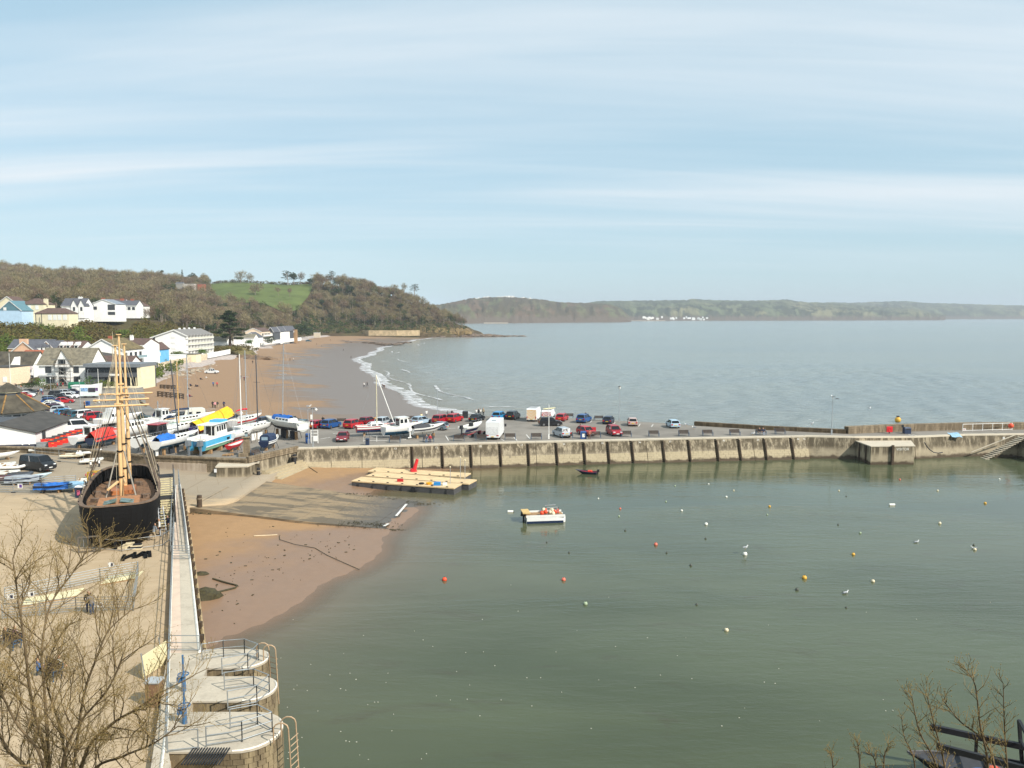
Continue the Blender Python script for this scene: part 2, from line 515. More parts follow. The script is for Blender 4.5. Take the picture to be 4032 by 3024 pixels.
# ------------------------------------------------------------------ land behind the bay
TD = [140, 180, 230, 280, 330, 380, 420, 480, 540, 600, 680, 760, 840, 900, 940, 980, 1020, 1060, 1150, 1300, 1500]
TCOL = {
 -1500: [(150, 3.4), (230, 3.8), (300, 5), (350, 14), (390, 21), (470, 22.5), (600, 30), (1000, 77), (1500, 80)],
 0: [(150, 3.2), (230, 3.6), (330, 5.5), (375, 14), (410, 20.6), (500, 22.0), (600, 30), (1000, 77), (1500, 80)],
 300: [(150, 3.2), (250, 3.6), (345, 5.0), (390, 14), (435, 20.4), (530, 21.2), (620, 30), (1000, 66), (1500, 68)],
 540: [(150, 3.2), (250, 3.4), (400, 4.6), (440, 12), (490, 20), (570, 20), (680, 30), (1000, 66), (1500, 68)],
 620: [(300, 0), (330, 3.4), (420, 4.6), (460, 12), (520, 19.5), (570, 20), (680, 30), (1000, 66), (1500, 68)],
 760: [(420, 0), (450, 3.6), (520, 6), (580, 12), (640, 17), (760, 27), (900, 44), (1040, 63), (1500, 60)],
 900: [(540, 0), (575, 4), (640, 7), (720, 15), (800, 28), (900, 43), (1050, 66), (1500, 60)],
 1000: [(620, 0), (660, 4), (710, 7.5), (770, 17), (900, 43), (1050, 66), (1500, 60)],
 1150: [(700, 0), (750, 4), (800, 10), (850, 22), (930, 43), (1060, 66), (1500, 60)],
 1310: [(820, 0), (860, 5), (890, 12), (940, 30), (1020, 60), (1060, 66), (1500, 55)],
 1420: [(860, 0), (880, 5), (900, 14), (980, 48), (1050, 62), (1500, 50)],
 1560: [(865, 0), (885, 6), (903, 14), (980, 42), (1050, 49), (1500, 45)],
 1640: [(880, 0), (890, 4), (905, 14), (980, 35), (1050, 38), (1500, 30)],
 1700: [(890, 0), (900, 5), (911, 13), (980, 25), (1050, 27), (1500, 20)],
 1740: [(895, 0), (905, 4), (915, 12), (980, 19), (1050, 19), (1500, 10)],
 1830: [(910, -1), (918, 1), (926, 9), (970, 12), (1030, 10), (1100, -2), (1500, -3)],
 1880: [(915, -3), (925, -1), (940, 2), (980, 6), (1030, 4), (1080, -3), (1500, -3)],
 1930: [(930, -3), (1500, -3)],
}
_tp = sorted(TCOL)
def _prof(p, d):
 c = TCOL[p]
 xs = [a for a, b in c]; ys = [b for a, b in c]
 if d < xs[0]:
  return max(ys[0] - (xs[0] - d) * 0.12, -3.0) if p > 560 or p == 620 else ys[0] - 0.6
 return float(np.interp(d, xs, ys))
_rt = np.random.default_rng(5)
_ph = _rt.uniform(0, 6.28, (8, 2))
def TZ(px, d):
 """ground height at azimuth px (photo column) and distance d"""
 i = max(0, min(len(_tp) - 2, int(np.searchsorted(_tp, px) - 1)))
 a, b = _tp[i], _tp[i + 1]
 t = min(max((px - a) / (b - a), 0), 1)
 t = t * t * (3 - 2 * t)
 z = lerp(_prof(a, d), _prof(b, d), t)
 if z > 8:
  x = (px - 2016) / FPX * d
  z += min((z - 8) / 15, 1) * (1.6 * math.sin(x / 37 + d / 61) + 1.2 * math.sin(x / 19 - d / 29 + 1.3))
 return z
def TP(px, d):
 return Vector(((px - 2016) / FPX * d, d, TZ(px, d)))
def m_terrain():
 t = NT('woodland_floor')
 p = t.pos()
 n = t.noise(p, 0.03, 5, 0.6, 0.6)
 f = t.noise(p, 0.35, 6, 0.7)
 c = t.mix(t.ramp(n, 0.35, 0.65), lin('#5b4a36'), lin('#5f5a38'))
 c = t.mix(t.ramp(f, 0.3, 0.7), c, lin('#3f3626'))
 nz = t.n('ShaderNodeSeparateXYZ', {'Vector': t.n('ShaderNodeNewGeometry').outputs['True Normal']}).outputs['Z']
 yy = t.n('ShaderNodeSeparateXYZ', {'Vector': p}).outputs['Y']
 rock = t.mix(t.noise(t.pos((.25, .25, .6)), 1.0, 6, .7), lin('#6b5638'), lin('#b39c70'))
 st = t.math('MULTIPLY', t.ramp(t.math('ADD', nz, t.ramp(f, .3, .7, -.12, .12)), .62, .85, 1, 0), t.ramp(yy, 840, 880))
 c = t.mix(st, c, rock)
 t.set(col=c, rough=1.0, spec=0.1)
 t.bump(f, 0.6, 0.8)
 return t.m
M_TERR = m_terrain()
_pxs = list(range(-1500, 1400, 40)) + list(range(1400, 1931, 15))
_ds = list(np.linspace(140, 560, 60)) + list(np.linspace(570, 860, 30)) + list(np.linspace(866, 1060, 34)) + [1090, 1130, 1180, 1250, 1350, 1500]
V = [TP(p, d) for d in _ds for p in _pxs]
nx = len(_pxs)
F = [(j * nx + i, j * nx + i + 1, (j + 1) * nx + i + 1, (j + 1) * nx + i) for j in range(len(_ds) - 1) for i in range(nx - 1)]
raw_obj('hill_terrain', V, F, M_TERR, smooth=True, kind='structure')
M_FIELD = mk('pasture_grass', '#5b6638', 1.0, var=0.18, scale=0.05, obj=False, spec=0.1)
fx = np.linspace(835, 1235, 41); fV, fF = [], []
for i, p in enumerate(fx):
 lo = 868 + 30 * math.sin((p - 835) / 70) * 0.3 + max(0, (900 - p)) * 1.1 + max(0, p - 1130) * 0.35 + max(0, p - 1180) * 2.2
 for j in range(8):
  d = lerp(lo, 1062, j / 7)
  q = TP(p, d); q.z += 0.9
  fV.append(q)
fF = [(i * 8 + j, (i + 1) * 8 + j, (i + 1) * 8 + j + 1, i * 8 + j + 1) for i in range(40) for j in range(7)]
raw_obj('pasture_field', fV, fF, M_FIELD, smooth=True, kind='structure')
# ------------------------------------------------------------------ beach
BST = [((470, 1650), (1850, 1672)), ((500, 1600), (1800, 1640)), ((530, 1560), (1756, 1620)), ((570, 1520), (1662, 1593)), ((590, 1475), (1582, 1560)), ((650, 1442), (1531, 1525)),
  ((750, 1405), (1459, 1475)), ((850, 1378), (1423, 1438)), ((950, 1356), (1408, 1410)), ((1070, 1342), (1459, 1394)), ((1190, 1331), (1495, 1372)),
  ((1290, 1322), (1553, 1354)), ((1410, 1314), (1625, 1340)), ((1540, 1309), (1698, 1331)), ((1690, 1307), (1775, 1328)), ((1820, 1306), (1868, 1329))]
def catmull(P, n):
 P = [Vector(p) for p in P]
 out = []
 for i in range(len(P) - 1):
  a, b, c, d = P[max(i - 1, 0)], P[i], P[i + 1], P[min(i + 2, len(P) - 1)]
  for k in range(n):
   t = k / n
   out.append(0.5 * ((2 * b) + (c - a) * t + (2 * a - 5 * b + 4 * c - d) * t * t + (3 * b - a - 3 * c + d) * t ** 3))
 out.append(P[-1])
 return out
BACK = catmull([G(*a, 3.0) for a, b in BST], 8)
SHORE = catmull([G(*b, 0.0) for a, b in BST], 8)
def beach_at(i, t):
 a, b = BACK[i], SHORE[i]
 p = a.lerp(b, t)
 p.z = 3.1 * max(1 - t, 0) ** 1.25 if t <= 1 else -(t - 1) * 7.0
 return p
bt = [-0.12, -0.05, 0, .06, .12, .2, .3, .4, .5, .6, .7, .8, .88, .94, 1.0, 1.06, 1.15, 1.3]
V = []
for i in range(len(BACK)):
 for t in bt:
  p = beach_at(i, t)
  if t < 0:
   p.z = 3.1 + (-t) * 8 if i > 34 else 2.7
  V.append(p)
nt_ = len(bt)
F = [(i * nt_ + j, i * nt_ + j + 1, (i + 1) * nt_ + j + 1, (i + 1) * nt_ + j) for i in range(len(BACK) - 1) for j in range(nt_ - 1)]
raw_obj('beach', V, F, M_BEACH, smooth=True, kind='structure')
M_SHING = mk('shingle', '#aea198', 0.95, var=0.3, scale=0.9, bump=0.8, obj=False)
V, F = [], []
i0, i1 = 26, 92
for i in range(i0, i1):
 k = (i - i0) / (i1 - i0)
 wd = float(np.interp(i / 8, [3, 4, 5, 6, 7, 8, 9, 10, 11.5], [.03, .1, .15, .24, .3, .3, .22, .12, .04])) * (1 + 0.12 * math.sin(i * 0.9))
 for j, (t, z) in enumerate(((-0.10, 1.2), (-0.04, 1.4), (wd * 0.4, .9), (wd, -0.12))):
  p = beach_at(i, t)
  if t < 0: p.z = 3.1 + (-t) * 8
  p.z += z * 0.8 + 0.12 * math.sin(i * 1.7 + j * 2)
  V.append(p)
F = [(i * 4 + j, i * 4 + j + 1, (i + 1) * 4 + j + 1, (i + 1) * 4 + j) for i in range(i1 - i0 - 1) for j in range(3)]
raw_obj('shingle_bank', V, F, M_SHING, smooth=False, kind='structure')
# ------------------------------------------------------------------ open sea
def sea_mesh():
 sh = np.array([(p.x, p.y) for p in SHORE])
 xs = np.concatenate([np.linspace(-400, -64, 40), np.arange(-62, 190, 1.5), np.geomspace(195, 9000, 30)])
 ys = np.concatenate([np.arange(126, 420, 1.3), np.linspace(424, 1000, 90), np.geomspace(1030, 12000, 24)])
 X, Y = np.meshgrid(xs, ys)
 V = np.stack([X.ravel(), Y.ravel(), np.full(X.size, -.06)], 1)
 a = sh[:-1]; b = sh[1:]
 ab = b - a
 dm = np.full(len(V), 1e9)
 for k in range(len(a)):
  t = np.clip(((V[:, :2] - a[k]) @ ab[k]) / (ab[k] @ ab[k] + 1e-9), 0, 1)
  q = a[k] + t[:, None] * ab[k]
  dm = np.minimum(dm, np.hypot(V[:, 0] - q[:, 0], V[:, 1] - q[:, 1]))
 rg = np.random.default_rng(9)          # low wind waves, dying out with distance and in the shallows
 zz = np.zeros(len(V))
 for _ in range(22):
  wl_ = rg.uniform(4.5, 13); th_ = rg.normal(2.75, .5)
  zz += wl_ * .0055 * np.sin((V[:, 0] * np.cos(th_) + V[:, 1] * np.sin(th_)) * 2 * PI / wl_ + rg.uniform(0, 6.28))
 V[:, 2] += zz * np.clip((480 - V[:, 1]) / 160, 0, 1) * np.clip((dm - 4) / 25, 0, 1) * np.clip((200 - V[:, 0]) / 20, 0, 1)
 V[:, 2] = np.where(V[:, 1] < 138, -.06, V[:, 2])
 nxs = len(xs)
 j, i = np.meshgrid(np.arange(len(ys) - 1), np.arange(nxs - 1), indexing='ij')
 o = (j * nxs + i).ravel()
 F = np.stack([o, o + 1, o + nxs + 1, o + nxs], 1)
 ob = raw_obj('sea', V, F, M_SEA, smooth=True, kind='structure')
 at = ob.data.attributes.new('shore', 'FLOAT', 'POINT')
 at.data.foreach_set('value', np.exp(-dm / 38.0).astype(np.float32))
sea_mesh()
def m_foam():
 t = NT('surf_foam')
 p = t.pos()
 n = t.noise(t.pos((0.22, 0.7, 1), rot=(0, 0, -.3)), 1.0, 8, 0.75, 1.2)
 e = t.n('ShaderNodeAttribute', attribute_name='edge').outputs['Fac']
 a = t.ramp(t.math('ADD', n, t.math('MULTIPLY', e, 0.46)), 0.72, 1.12)
 t.set(col=(0.68, 0.68, 0.68), rough=0.8, alpha=a)
 return t.m
M_FOAM = m_foam()
def foam_strip(name, line, w0, w1, z=0.03, seed=0, frag=1.0):
 rnd = random.Random(seed)
 V, E, F = [], [], []
 n = len(line)
 for i, p in enumerate(line):
  d = (line[min(i + 1, n - 1)] - line[max(i - 1, 0)]); d.z = 0; d.normalize()
  nn = Vector((-d.y, d.x, 0))
  k = (0.65 + 0.7 * rnd.random())
  f = min(1, i / 3, (n - 1 - i) / 3)
  for s, e in ((-w0 * k, 0.0), (-w0 * k * 0.4, 1.0), (w1 * k * 0.4, 0.9), (w1 * k, 0.0)):
   q = p + nn * s; q.z = z + (0.06 if 0 < e else 0) * frag * f
   V.append(q); E.append(e * f * (0.75 + 0.4 * rnd.random()))
 F = [(i * 4 + j, i * 4 + j + 1, (i + 1) * 4 + j + 1, (i + 1) * 4 + j) for i in range(n - 1) for j in range(3)]
 o = raw_obj(name, V, F, M_FOAM, smooth=True, kind='stuff')
 at = o.data.attributes.new('edge', 'FLOAT', 'POINT')
 at.data.foreach_set('value', np.array(E, dtype=np.float32))
 tag(o, None, None)
 return o
def fine_line(L, step):
 out = []
 for a, b in zip(L[:-1], L[1:]):
  k = max(1, int((b - a).length / step))
  out += [a.lerp(b, i / k) for i in range(k)]
 return out + [L[-1]]
_sl = fine_line([Vector((p.x, p.y, 0)) for p in SHORE[8:]], 3.0)
_r = random.Random(3)
_wl = [Vector((p.x + 1.6 * math.sin(i * 0.31) + _r.uniform(-.6, .6), p.y + 1.1 * math.sin(i * 0.23 + 1), 0)) for i, p in enumerate(_sl)]
foam_strip('surf_foam', _wl, 2.2, 2.6, 0.05, 1, 0.4)
foam_strip('surf_foam', [p + Vector((2.6, .8, 0)) for p in _wl], 2.0, 5.0, 0.03, 2, 0.1)
def seaward(L, i, dist):
 d = (L[min(i + 1, len(L) - 1)] - L[max(i - 1, 0)]); d.z = 0; d.normalize()
 nn = Vector((-d.y, d.x, 0))
 if (L[i] + nn).x < L[i].x: nn = -nn
 return L[i] + nn * dist
for k in range(12):
 n = len(_sl)
 i = _r.randint(4, int(n * 0.72))
 ln = _r.randint(8, 22)
 off = _r.choice((7, 11, 16, 24))
 foam_strip('surf_foam', [seaward(_sl, j, off + 1.5 * math.sin(j * .4)) for j in range(i, min(i + ln, n - 1))], .7, 1.0, 0.06, k, 0.6)
for (px, py, ln, w) in ((1690, 1468, 9, 1.6), (1715, 1478, 7, 1.1), (1737, 1497, 6, 1.4), (1745, 1533, 10, 2.2), (1800, 1562, 8, 1.2), (1960, 1602, 16, 2.0), (2237, 1624, 10, 1.4), (1640, 1398, 14, 2.4), (1730, 1362, 12, 2.2),
      (1820, 1340, 10, 2.0), (1540, 1394, 12, 2.0), (1860, 1344, 8, 1.5), (1945, 1352, 20, 1.5), (2030, 1318, 26, 2.2), (1905, 1327, 40, 2.0), (1575, 1370, 22, 2.2), (1515, 1423, 14, 2), (1540, 1480, 14, 1.6)):
 c = G(px, py, 0)
 foam_strip('surf_foam', [c + Vector((x, -0.18 * x + 0.5 * math.sin(x * .8), 0)) for x in np.linspace(-ln / 2, ln / 2, 9)], w * .4, w * .6, 0.08, px, .8)
# ------------------------------------------------------------------ harbour floor and water
HW = [G(1900, 1838, 0), G(1760, 1850, 0), G(1560, 1905, 0), G(1440, 1950, 0), G(1480, 1980, 0), G(1640, 1995, 0), G(1590, 2060, 0), G(1545, 2092, 0), G(1508, 2130, 0), G(1490, 2185, 0), G(1410, 2240, 0), G(1270, 2295, 0), G(1190, 2365, 0), G(1060, 2440, 0),
  G(900, 2505, 0), G(800, 2570, 0), G(740, 2640, 0)]
HWL = catmull(HW, 5)
_poly = np.array([(p.x, p.y) for p in HWL] + [(-60, 45), (-60, 140), (20, 140)])
def inside(P, poly):
 c = np.zeros(len(P), bool)
 n = len(poly)
 for i in range(n):
  x0, y0 = poly[i]; x1, y1 = poly[(i + 1) % n]
  k = ((y0 > P[:, 1]) != (y1 > P[:, 1])) & (P[:, 0] < (x1 - x0) * (P[:, 1] - y0) / (y1 - y0 + 1e-12) + x0)
  c ^= k
 return c
def hz(P):
 P = np.atleast_2d(np.asarray(P, dtype=float))[:, :2]
 dm = np.full(len(P), 1e9)
 w = np.array([(p.x, p.y) for p in HWL])
 for a, b in zip(w[:-1], w[1:]):
  ab = b - a
  t = np.clip(((P - a) @ ab) / (ab @ ab + 1e-9), 0, 1)
  q = a + t[:, None] * ab
  dm = np.minimum(dm, np.hypot(P[:, 0] - q[:, 0], P[:, 1] - q[:, 1]))
 ins = inside(P, _poly)
 return np.where(ins, np.minimum(dm * 0.055, 1.0), -np.minimum(dm * 0.09, 2.5))
xs = np.linspace(-52, 10, 94); ys = np.linspace(40, 130, 136)
X, Y = np.meshgrid(xs, ys)
Vh = np.stack([X.ravel(), Y.ravel(), np.zeros(X.size)], 1)
Vh[:, 2] = hz(Vh) + 0.03 * np.sin(Vh[:, 0] * 1.9 + Vh[:, 1] * .7) * np.sin(Vh[:, 1] * 1.3)
def gridF(nx, ny):
 j, i = np.meshgrid(np.arange(ny - 1), np.arange(nx - 1), indexing='ij')
 o = (j * nx + i).ravel()
 return np.stack([o, o + 1, o + nx + 1, o + nx], 1)
raw_obj('harbour_sand', Vh, gridF(94, 136), M_HSAND, smooth=True, kind='structure')
xs = np.concatenate([np.linspace(-50, 10, 90), np.linspace(13, 150, 30)]); ys = np.concatenate([np.linspace(8, 36, 12), np.linspace(38, 137.5, 128)])
X, Y = np.meshgrid(xs, ys)
Vw = np.stack([X.ravel(), Y.ravel(), np.zeros(X.size)], 1)
ow = raw_obj('harbour_water', Vw, gridF(len(xs), len(ys)), M_HARB, smooth=True, kind='structure')
_z = hz(Vw)
at = ow.data.attributes.new('shore', 'FLOAT', 'POINT')
at.data.foreach_set('value', np.exp(np.minimum(_z, 0) / 0.55).astype(np.float32))
# ------------------------------------------------------------------ quay deck
ZD = 3.7
DF = [(-500, 1735), (0, 1760), (325, 1771), (565, 1795), (973, 1810), (1170, 1766), (1500, 1757), (2000, 1743), (2650, 1728), (3171, 1718), (3365, 1722), (3600, 1721), (3800, 1713), (4400, 1706)]
DR = [(4400, 1688), (3800, 1692), (3500, 1700), (3330, 1708), (3000, 1692), (2730, 1676), (2640, 1667), (2300, 1649), (1900, 1638), (1700, 1640), (1250, 1652), (1000, 1656), (850, 1644), (640, 1632), (575, 1590), (560, 1500), (300, 1472), (-500, 1472)]
DFW = [G(a, b, ZD) for a, b in DF]
DRW = [G(a, b, ZD) for a, b in DR]
MB().prism([(p.x, p.y) for p in DFW + DRW], -2.0, ZD, 0, 1).obj('quay_deck', [M_ASPH, M_QUAY], kind='structure')
MB().prism([(p.x, p.y) for p in (G(-500, 1476, ZD), G(556, 1500, ZD), G(600, 1450, ZD), G(520, 1400, ZD), G(-500, 1400, ZD))], 1.0, ZD - 0.006 + 0.3, 0).obj('town_road', M_ROADASPH, kind='structure')
def along(P, s):
 """point at distance s along a polyline, and its direction"""
 for a, b in zip(P[:-1], P[1:]):
  d = (b - a).length
  if s <= d:
   return a.lerp(b, s / d), (b - a).normalized()
  s -= d
 return P[-1].copy(), (P[-1] - P[-2]).normalized()
def plen(P):
 return sum((b - a).length for a, b in zip(P[:-1], P[1:]))
qw = thing('quay_wall', 'long stained concrete quay wall with recessed ladders facing the harbour basin', 'quay wall')
WT = DFW[5:10]
L = plen(WT)
BAT = 1.5
def wallpt(s, z, out=0.0):
 p, d = along(WT, min(max(s, 0), L))
 nrm = Vector((d.y, -d.x, 0))
 k = (ZD - z) / ZD
 q = p + nrm * (BAT * k + out)
 q.z = z
 return q
def s_of_px(px):
 lo, hi = 0, L
 for _ in range(40):
  m = (lo + hi) / 2
  if PXOF(along(WT, m)[0])[0] < px: lo = m
  else: hi = m
 return lo
LAD = [1618, 1736, 1848, 1963, 2073, 2184, 2292, 2386, 2480, 2601, 2703, 2812, 2900, 3000, 3106]
GRV = [1305, 1425, 1660, 1888, 2107, 2540, 2958]
cuts = sorted([(s_of_px(p), 0.46) for p in LAD] + [(s_of_px(p), 0.06) for p in GRV])
edges = [0.0]
for c, w in cuts:
 edges += [c - w / 2, c + w / 2]
edges.append(L)
for a, b in zip(edges[::2], edges[1::2]):
 ns = max(1, int((b - a) / 3))
 mb = MB()
 for k in range(ns):
  s0, s1 = lerp(a, b, k / ns), lerp(a, b, (k + 1) / ns)
  f = [wallpt(s, z, o) for s in (s0, s1) for z, o in ((-1.2, .35), (1.75, .35), (1.78, .33), (ZD - 0.12, .33), (ZD - 0.12, -.6), (-1.2, -1.0))]
  fs = [(0, 6, 7, 1), (1, 7, 8, 2), (2, 8, 9, 3), (3, 9, 10, 4)]
  if k == 0: fs.append((5, 4, 3, 2, 1, 0)[::-1])
  if k == ns - 1: fs.append((6, 7, 8, 9, 10, 11)[::-1])
  mb.add(f, fs)
 mb.obj('wall_bay', M_QUAY, qw)
mb = MB(); rb = random.Random(8)
for a, b in zip(edges[::2], edges[1::2]):
 for r, zc in enumerate((0.52, 0.86, 1.2, 1.52)):
  s = a + 0.03 - (0.45 if r % 2 else 0)
  while s < b - 0.1:
   l = 0.95 + rb.uniform(-.15, .15)
   s0, s1 = max(s, a + 0.02), min(s + l - 0.05, b - 0.02)
   if s1 - s0 > 0.2:
    o = 0.37 + rb.uniform(0, 0.035)
    f = [wallpt(q, z, oo) for q in (s0, s1) for z, oo in ((zc - .15, o), (zc + .15, o), (zc + .15, .2), (zc - .15, .2))]
    mb.add(f, [(0, 4, 5, 1), (1, 5, 6, 2), (0, 3, 7, 4), (0, 1, 2, 3), (4, 7, 6, 5)])
   s += l
mb.obj('block_course', M_QUAY2, qw, 'stuff')
s = 0.0; k = 0
while s < L - 0.5:                      # coping stones
 l = 3.2
 s1 = min(s + l - 0.04, L)
 f = [wallpt(q, ZD, o) + Vector((0, 0, z)) for q in (s, s1) for o, z in ((.42, -.12), (.42, .09), (-.75, .09), (-.75, -.12))]
 MB().add(f, [(0, 4, 5, 1), (1, 5, 6, 2), (2, 6, 7, 3), (0, 1, 2, 3), (4, 7, 6, 5), (0, 3, 7, 4)]).obj('coping_stone', M_COPING, qw)
 s += l
M_LADDER = mk('rusty_ladder_steel', '#80735f', 0.8, var=0.3, scale=6)
M_WHITEP = mk('white_number_paint', '#e6e2d6', 0.7)
M_TIMB = mk('wet_pile_timber', '#4b3d2e', 0.9, var=0.3, scale=2, bump=0.5)
for px in LAD:
 c = s_of_px(px)
 mb = MB()
 for o in (-.2, .2):
  mb.beam(wallpt(c + o, -0.6, .12), wallpt(c + o, ZD - .05, .12), .05, .06)
 for z in np.arange(-.3, ZD - .1, .3):
  mb.beam(wallpt(c - .2, z, .12), wallpt(c + .2, z, .12), .05, .05)
 ld = mb.obj('ladder', M_LADDER, qw)
 MB().beam(wallpt(c + .29, -0.8, .38), wallpt(c + .29, ZD - .3, .38), .15, .18).obj('fender_pile', M_TIMB, qw)
def number_text(txt, loc, size, normal, mat, name='berth_number', parent=None, up=None):
 cu = bpy.data.curves.new(name, 'FONT')
 cu.body = txt; cu.size = size; cu.extrude = 0.006; cu.align_x = 'CENTER'; cu.align_y = 'CENTER'
 tmp = bpy.data.objects.new('tmp', cu)
 COL.objects.link(tmp)
 dg = bpy.context.evaluated_depsgraph_get()
 me = bpy.data.meshes.new_from_object(tmp.evaluated_get(dg))
 bpy.data.objects.remove(tmp)
 me.materials.clear(); me.materials.append(mat)
 o = bpy.data.objects.new(name, me)
 COL.objects.link(o)
 nz = Vector(normal).normalized(); up = Vector(up or (0, 0, 1))
 x = up.cross(nz).normalized(); y = nz.cross(x)
 o.matrix_world = Matrix(((x.x, y.x, nz.x, loc[0]), (x.y, y.y, nz.y, loc[1]), (x.z, y.z, nz.z, loc[2]), (0, 0, 0, 1)))
 if parent is not None:
  o.parent = parent
 return o
for n, px in ((13, 1556), (12, 1717), (20, 1890), (17, 2052), (34, 2218), (35, 2369), (36, 2515), (37, 2635), (38, 2845), (39, 2980), (40, 3137), (41, 3321)):
 c = s_of_px(px) if px < 3171 else L - .4
 p = wallpt(c, ZD - .38, .36); q = wallpt(c, ZD - .5, .36) - wallpt(c, ZD - .3, .36)
 d = along(WT, c)[1]
 number_text(str(n), p, .42, Vector((d.y, -d.x, .35)), M_WHITEP, parent=qw)
ph = thing('pier_end_wall', 'weathered concrete pier head wall beyond the ladders with hanging hose', 'quay wall')
M_QHEAD = M_QUAY
def quad_wall(mb, a, b, zt, zb, bat, th=1.0):
 d = (b - a).normalized(); nrm = Vector((d.y, -d.x, 0))
 f = []
 for p in (a, b):
  for z, o in ((zb, bat), (zt, 0.0), (zt, -th), (zb, -th)):
   q = p + nrm * o; q.z = z
   f.append(q)
 mb.add(f, [(0, 4, 5, 1), (1, 5, 6, 2), (2, 6, 7, 3), (0, 1, 2, 3), (4, 7, 6, 5)])
for i in (9, 10, 11, 12):
 mb = MB(); quad_wall(mb, DFW[i], DFW[i + 1] if i < 12 else DFW[13], ZD + .02, -1.2, 0.9); mb.obj('wall_face', M_QHEAD, ph)
 mb = MB(); quad_wall(mb, DFW[i] + Vector((0, 0, 0)), DFW[i + 1], ZD + .12, ZD - .12, 0.06, .8); mb.obj('coping_strip', M_COPING, ph)
vb = thing('landing_block', 'lower concrete landing block lettered VISITOR standing proud of the pier head', 'quay block')
b0 = G(3362, 1735, 3.0); b1 = D(3598, 1735, b0.y + 0.3); yF = b0.y - 6.6
bl = [(b0.x, b0.y + 2), (b0.x, yF), (b0.x + 7.4, yF + .5), (b1.x, b0.y + 2)]
MB().prism([bl[0], bl[1], bl[2], bl[3]], -1.2, 3.0).obj('block', M_QUAY, vb)
MB().prism([(p[0] + ox, p[1] + oy) for p, ox, oy in zip(bl, (-.08, -.08, .08, .08), (0, -.08, -.08, 0))], 3.0, 3.14).obj('coping_strip', M_COPING, vb)
number_text('VISITOR', (b0.x + 5.4, yF + .33, 2.55), .62, (0.07, -1, 0), M_WHITEP, 'lettering', vb)
for fx_ in (.38, .75):
 MB().beam((b0.x - .12, lerp(b0.y, yF, fx_), -.5), (b0.x - .12, lerp(b0.y, yF, fx_), 3.0), .2, .25).obj('fender_pile', M_TIMB, vb)
MB().beam((b0.x + 3.6, yF - .02, -.5), (b0.x + 3.6, yF - .02, 3.3), .35, .3).obj('fender_pile', M_TIMB, vb)
st = thing('harbour_stairs', 'narrow open stair climbing the pier head wall out of the water', 'stairs')
s0 = G(4000, 1716, ZD); s1 = D(3852, 1812, s0.y - 1.2)
for k in range(17):
 t = k / 16
 p = s0.lerp(s1, t)
 MB().box((p.x, lerp(s0.y - 1.6, s1.y - .4, t), p.z - .08), (.75, 1.5, .12)).obj('step', M_COPING, st)
mb = MB()
mb.add([(s0.x + .6, s0.y - .8, ZD - .4), (s0.x + .6, s0.y - .8, -1), (s1.x, s0.y - .8, -1), (s1.x, s0.y - .8, s1.z - .6)], [(0, 1, 2, 3)])
mb.obj('stair_back_wall', M_QUAY, st)
MB().tube([(s0.x - .5, s0.y - .7, ZD + .3), (s1.x - 1.0, s0.y - .7, s1.z + 1.3)], .09, n=6).obj('handrail', M_COPING, st)
eb = thing('pier_end_block', 'dark shaded concrete buttress at the seaward side of the stairs', 'quay block')
e0 = G(3985, 1722, ZD)
MB().bx(e0.x + 1.6, e0.x + 30, e0.y - 4.5, e0.y + 1, -1.2, 1.9).obj('lower_block', M_QUAY, eb)
MB().bx(e0.x + 1.9, e0.x + 30, e0.y - 2.2, e0.y + 1, 1.9, ZD + .1).obj('upper_block', M_QUAY, eb)
def stone_wall(name, label, P, h, th, mat, mat2, sl=0.7, sh=0.3, seed=1, cat='wall', hf=None):
 t = thing(name, label, cat, P[0])
 o = P[0]
 rn = random.Random(seed)
 core, st_ = MB(), MB()
 for a, b in zip(P[:-1], P[1:]):
  d = (b - a); ln = d.length; d.normalize(); nr = Vector((d.y, -d.x, 0))
  A, B = a - o, b - o
  f = [q + nr * u + Vector((0, 0, z)) for q in (A, B) for u, z in ((th / 2 - .03, -.1), (th / 2 - .03, h), (-th / 2 + .03, h), (-th / 2 + .03, -.1))]
  core.add(f, [(0, 4, 5, 1), (1, 5, 6, 2), (2, 6, 7, 3), (0, 1, 2, 3), (4, 7, 6, 5)])
  rows = max(1, int(round(h / sh)))
  for r in range(rows):
   s = -rn.random() * sl * .5
   while s < ln:
    l = sl * rn.uniform(.6, 1.4)
    x0, x1 = max(s, 0), min(s + l - .03, ln)
    if x1 - x0 > .1:
     c = A + d * ((x0 + x1) / 2) + Vector((0, 0, (r + .5) * h / rows))
     for sd in (1, -1):
      st_.box(c + nr * (sd * (th / 2 - .02 + rn.uniform(0, .05))), (x1 - x0, .1, h / rows - .03), rz=math.atan2(d.y, d.x))
    s += l
  s = 0
  while s < ln - .05:
   l = min(1.3, ln - s)
   c = A + d * (s + l / 2) + Vector((0, 0, h + .05 + rn.uniform(0, .02)))
   st_.box(c, (l - .03, th + .12, .12), rz=math.atan2(d.y, d.x))
   s += l
 core.obj('wall_core', mat2, t)
 st_.obj('stone_facing', mat, t, 'stuff')
 return t
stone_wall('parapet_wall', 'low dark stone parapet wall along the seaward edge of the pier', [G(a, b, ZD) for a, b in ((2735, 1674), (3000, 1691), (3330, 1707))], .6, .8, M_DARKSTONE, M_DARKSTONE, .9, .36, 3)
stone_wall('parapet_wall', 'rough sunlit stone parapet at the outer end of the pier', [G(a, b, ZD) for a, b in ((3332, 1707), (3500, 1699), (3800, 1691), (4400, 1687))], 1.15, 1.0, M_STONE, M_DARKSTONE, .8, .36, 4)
YW = [DFW[0], DFW[1], DFW[2], DFW[3], DFW[4]]
def YZ(x, y):
 k = min(max((y - 80) / 14, 0), 1)
 return 2.3 + k * min(max(-.72 + (-44 - x) * .042, -.72), .6)
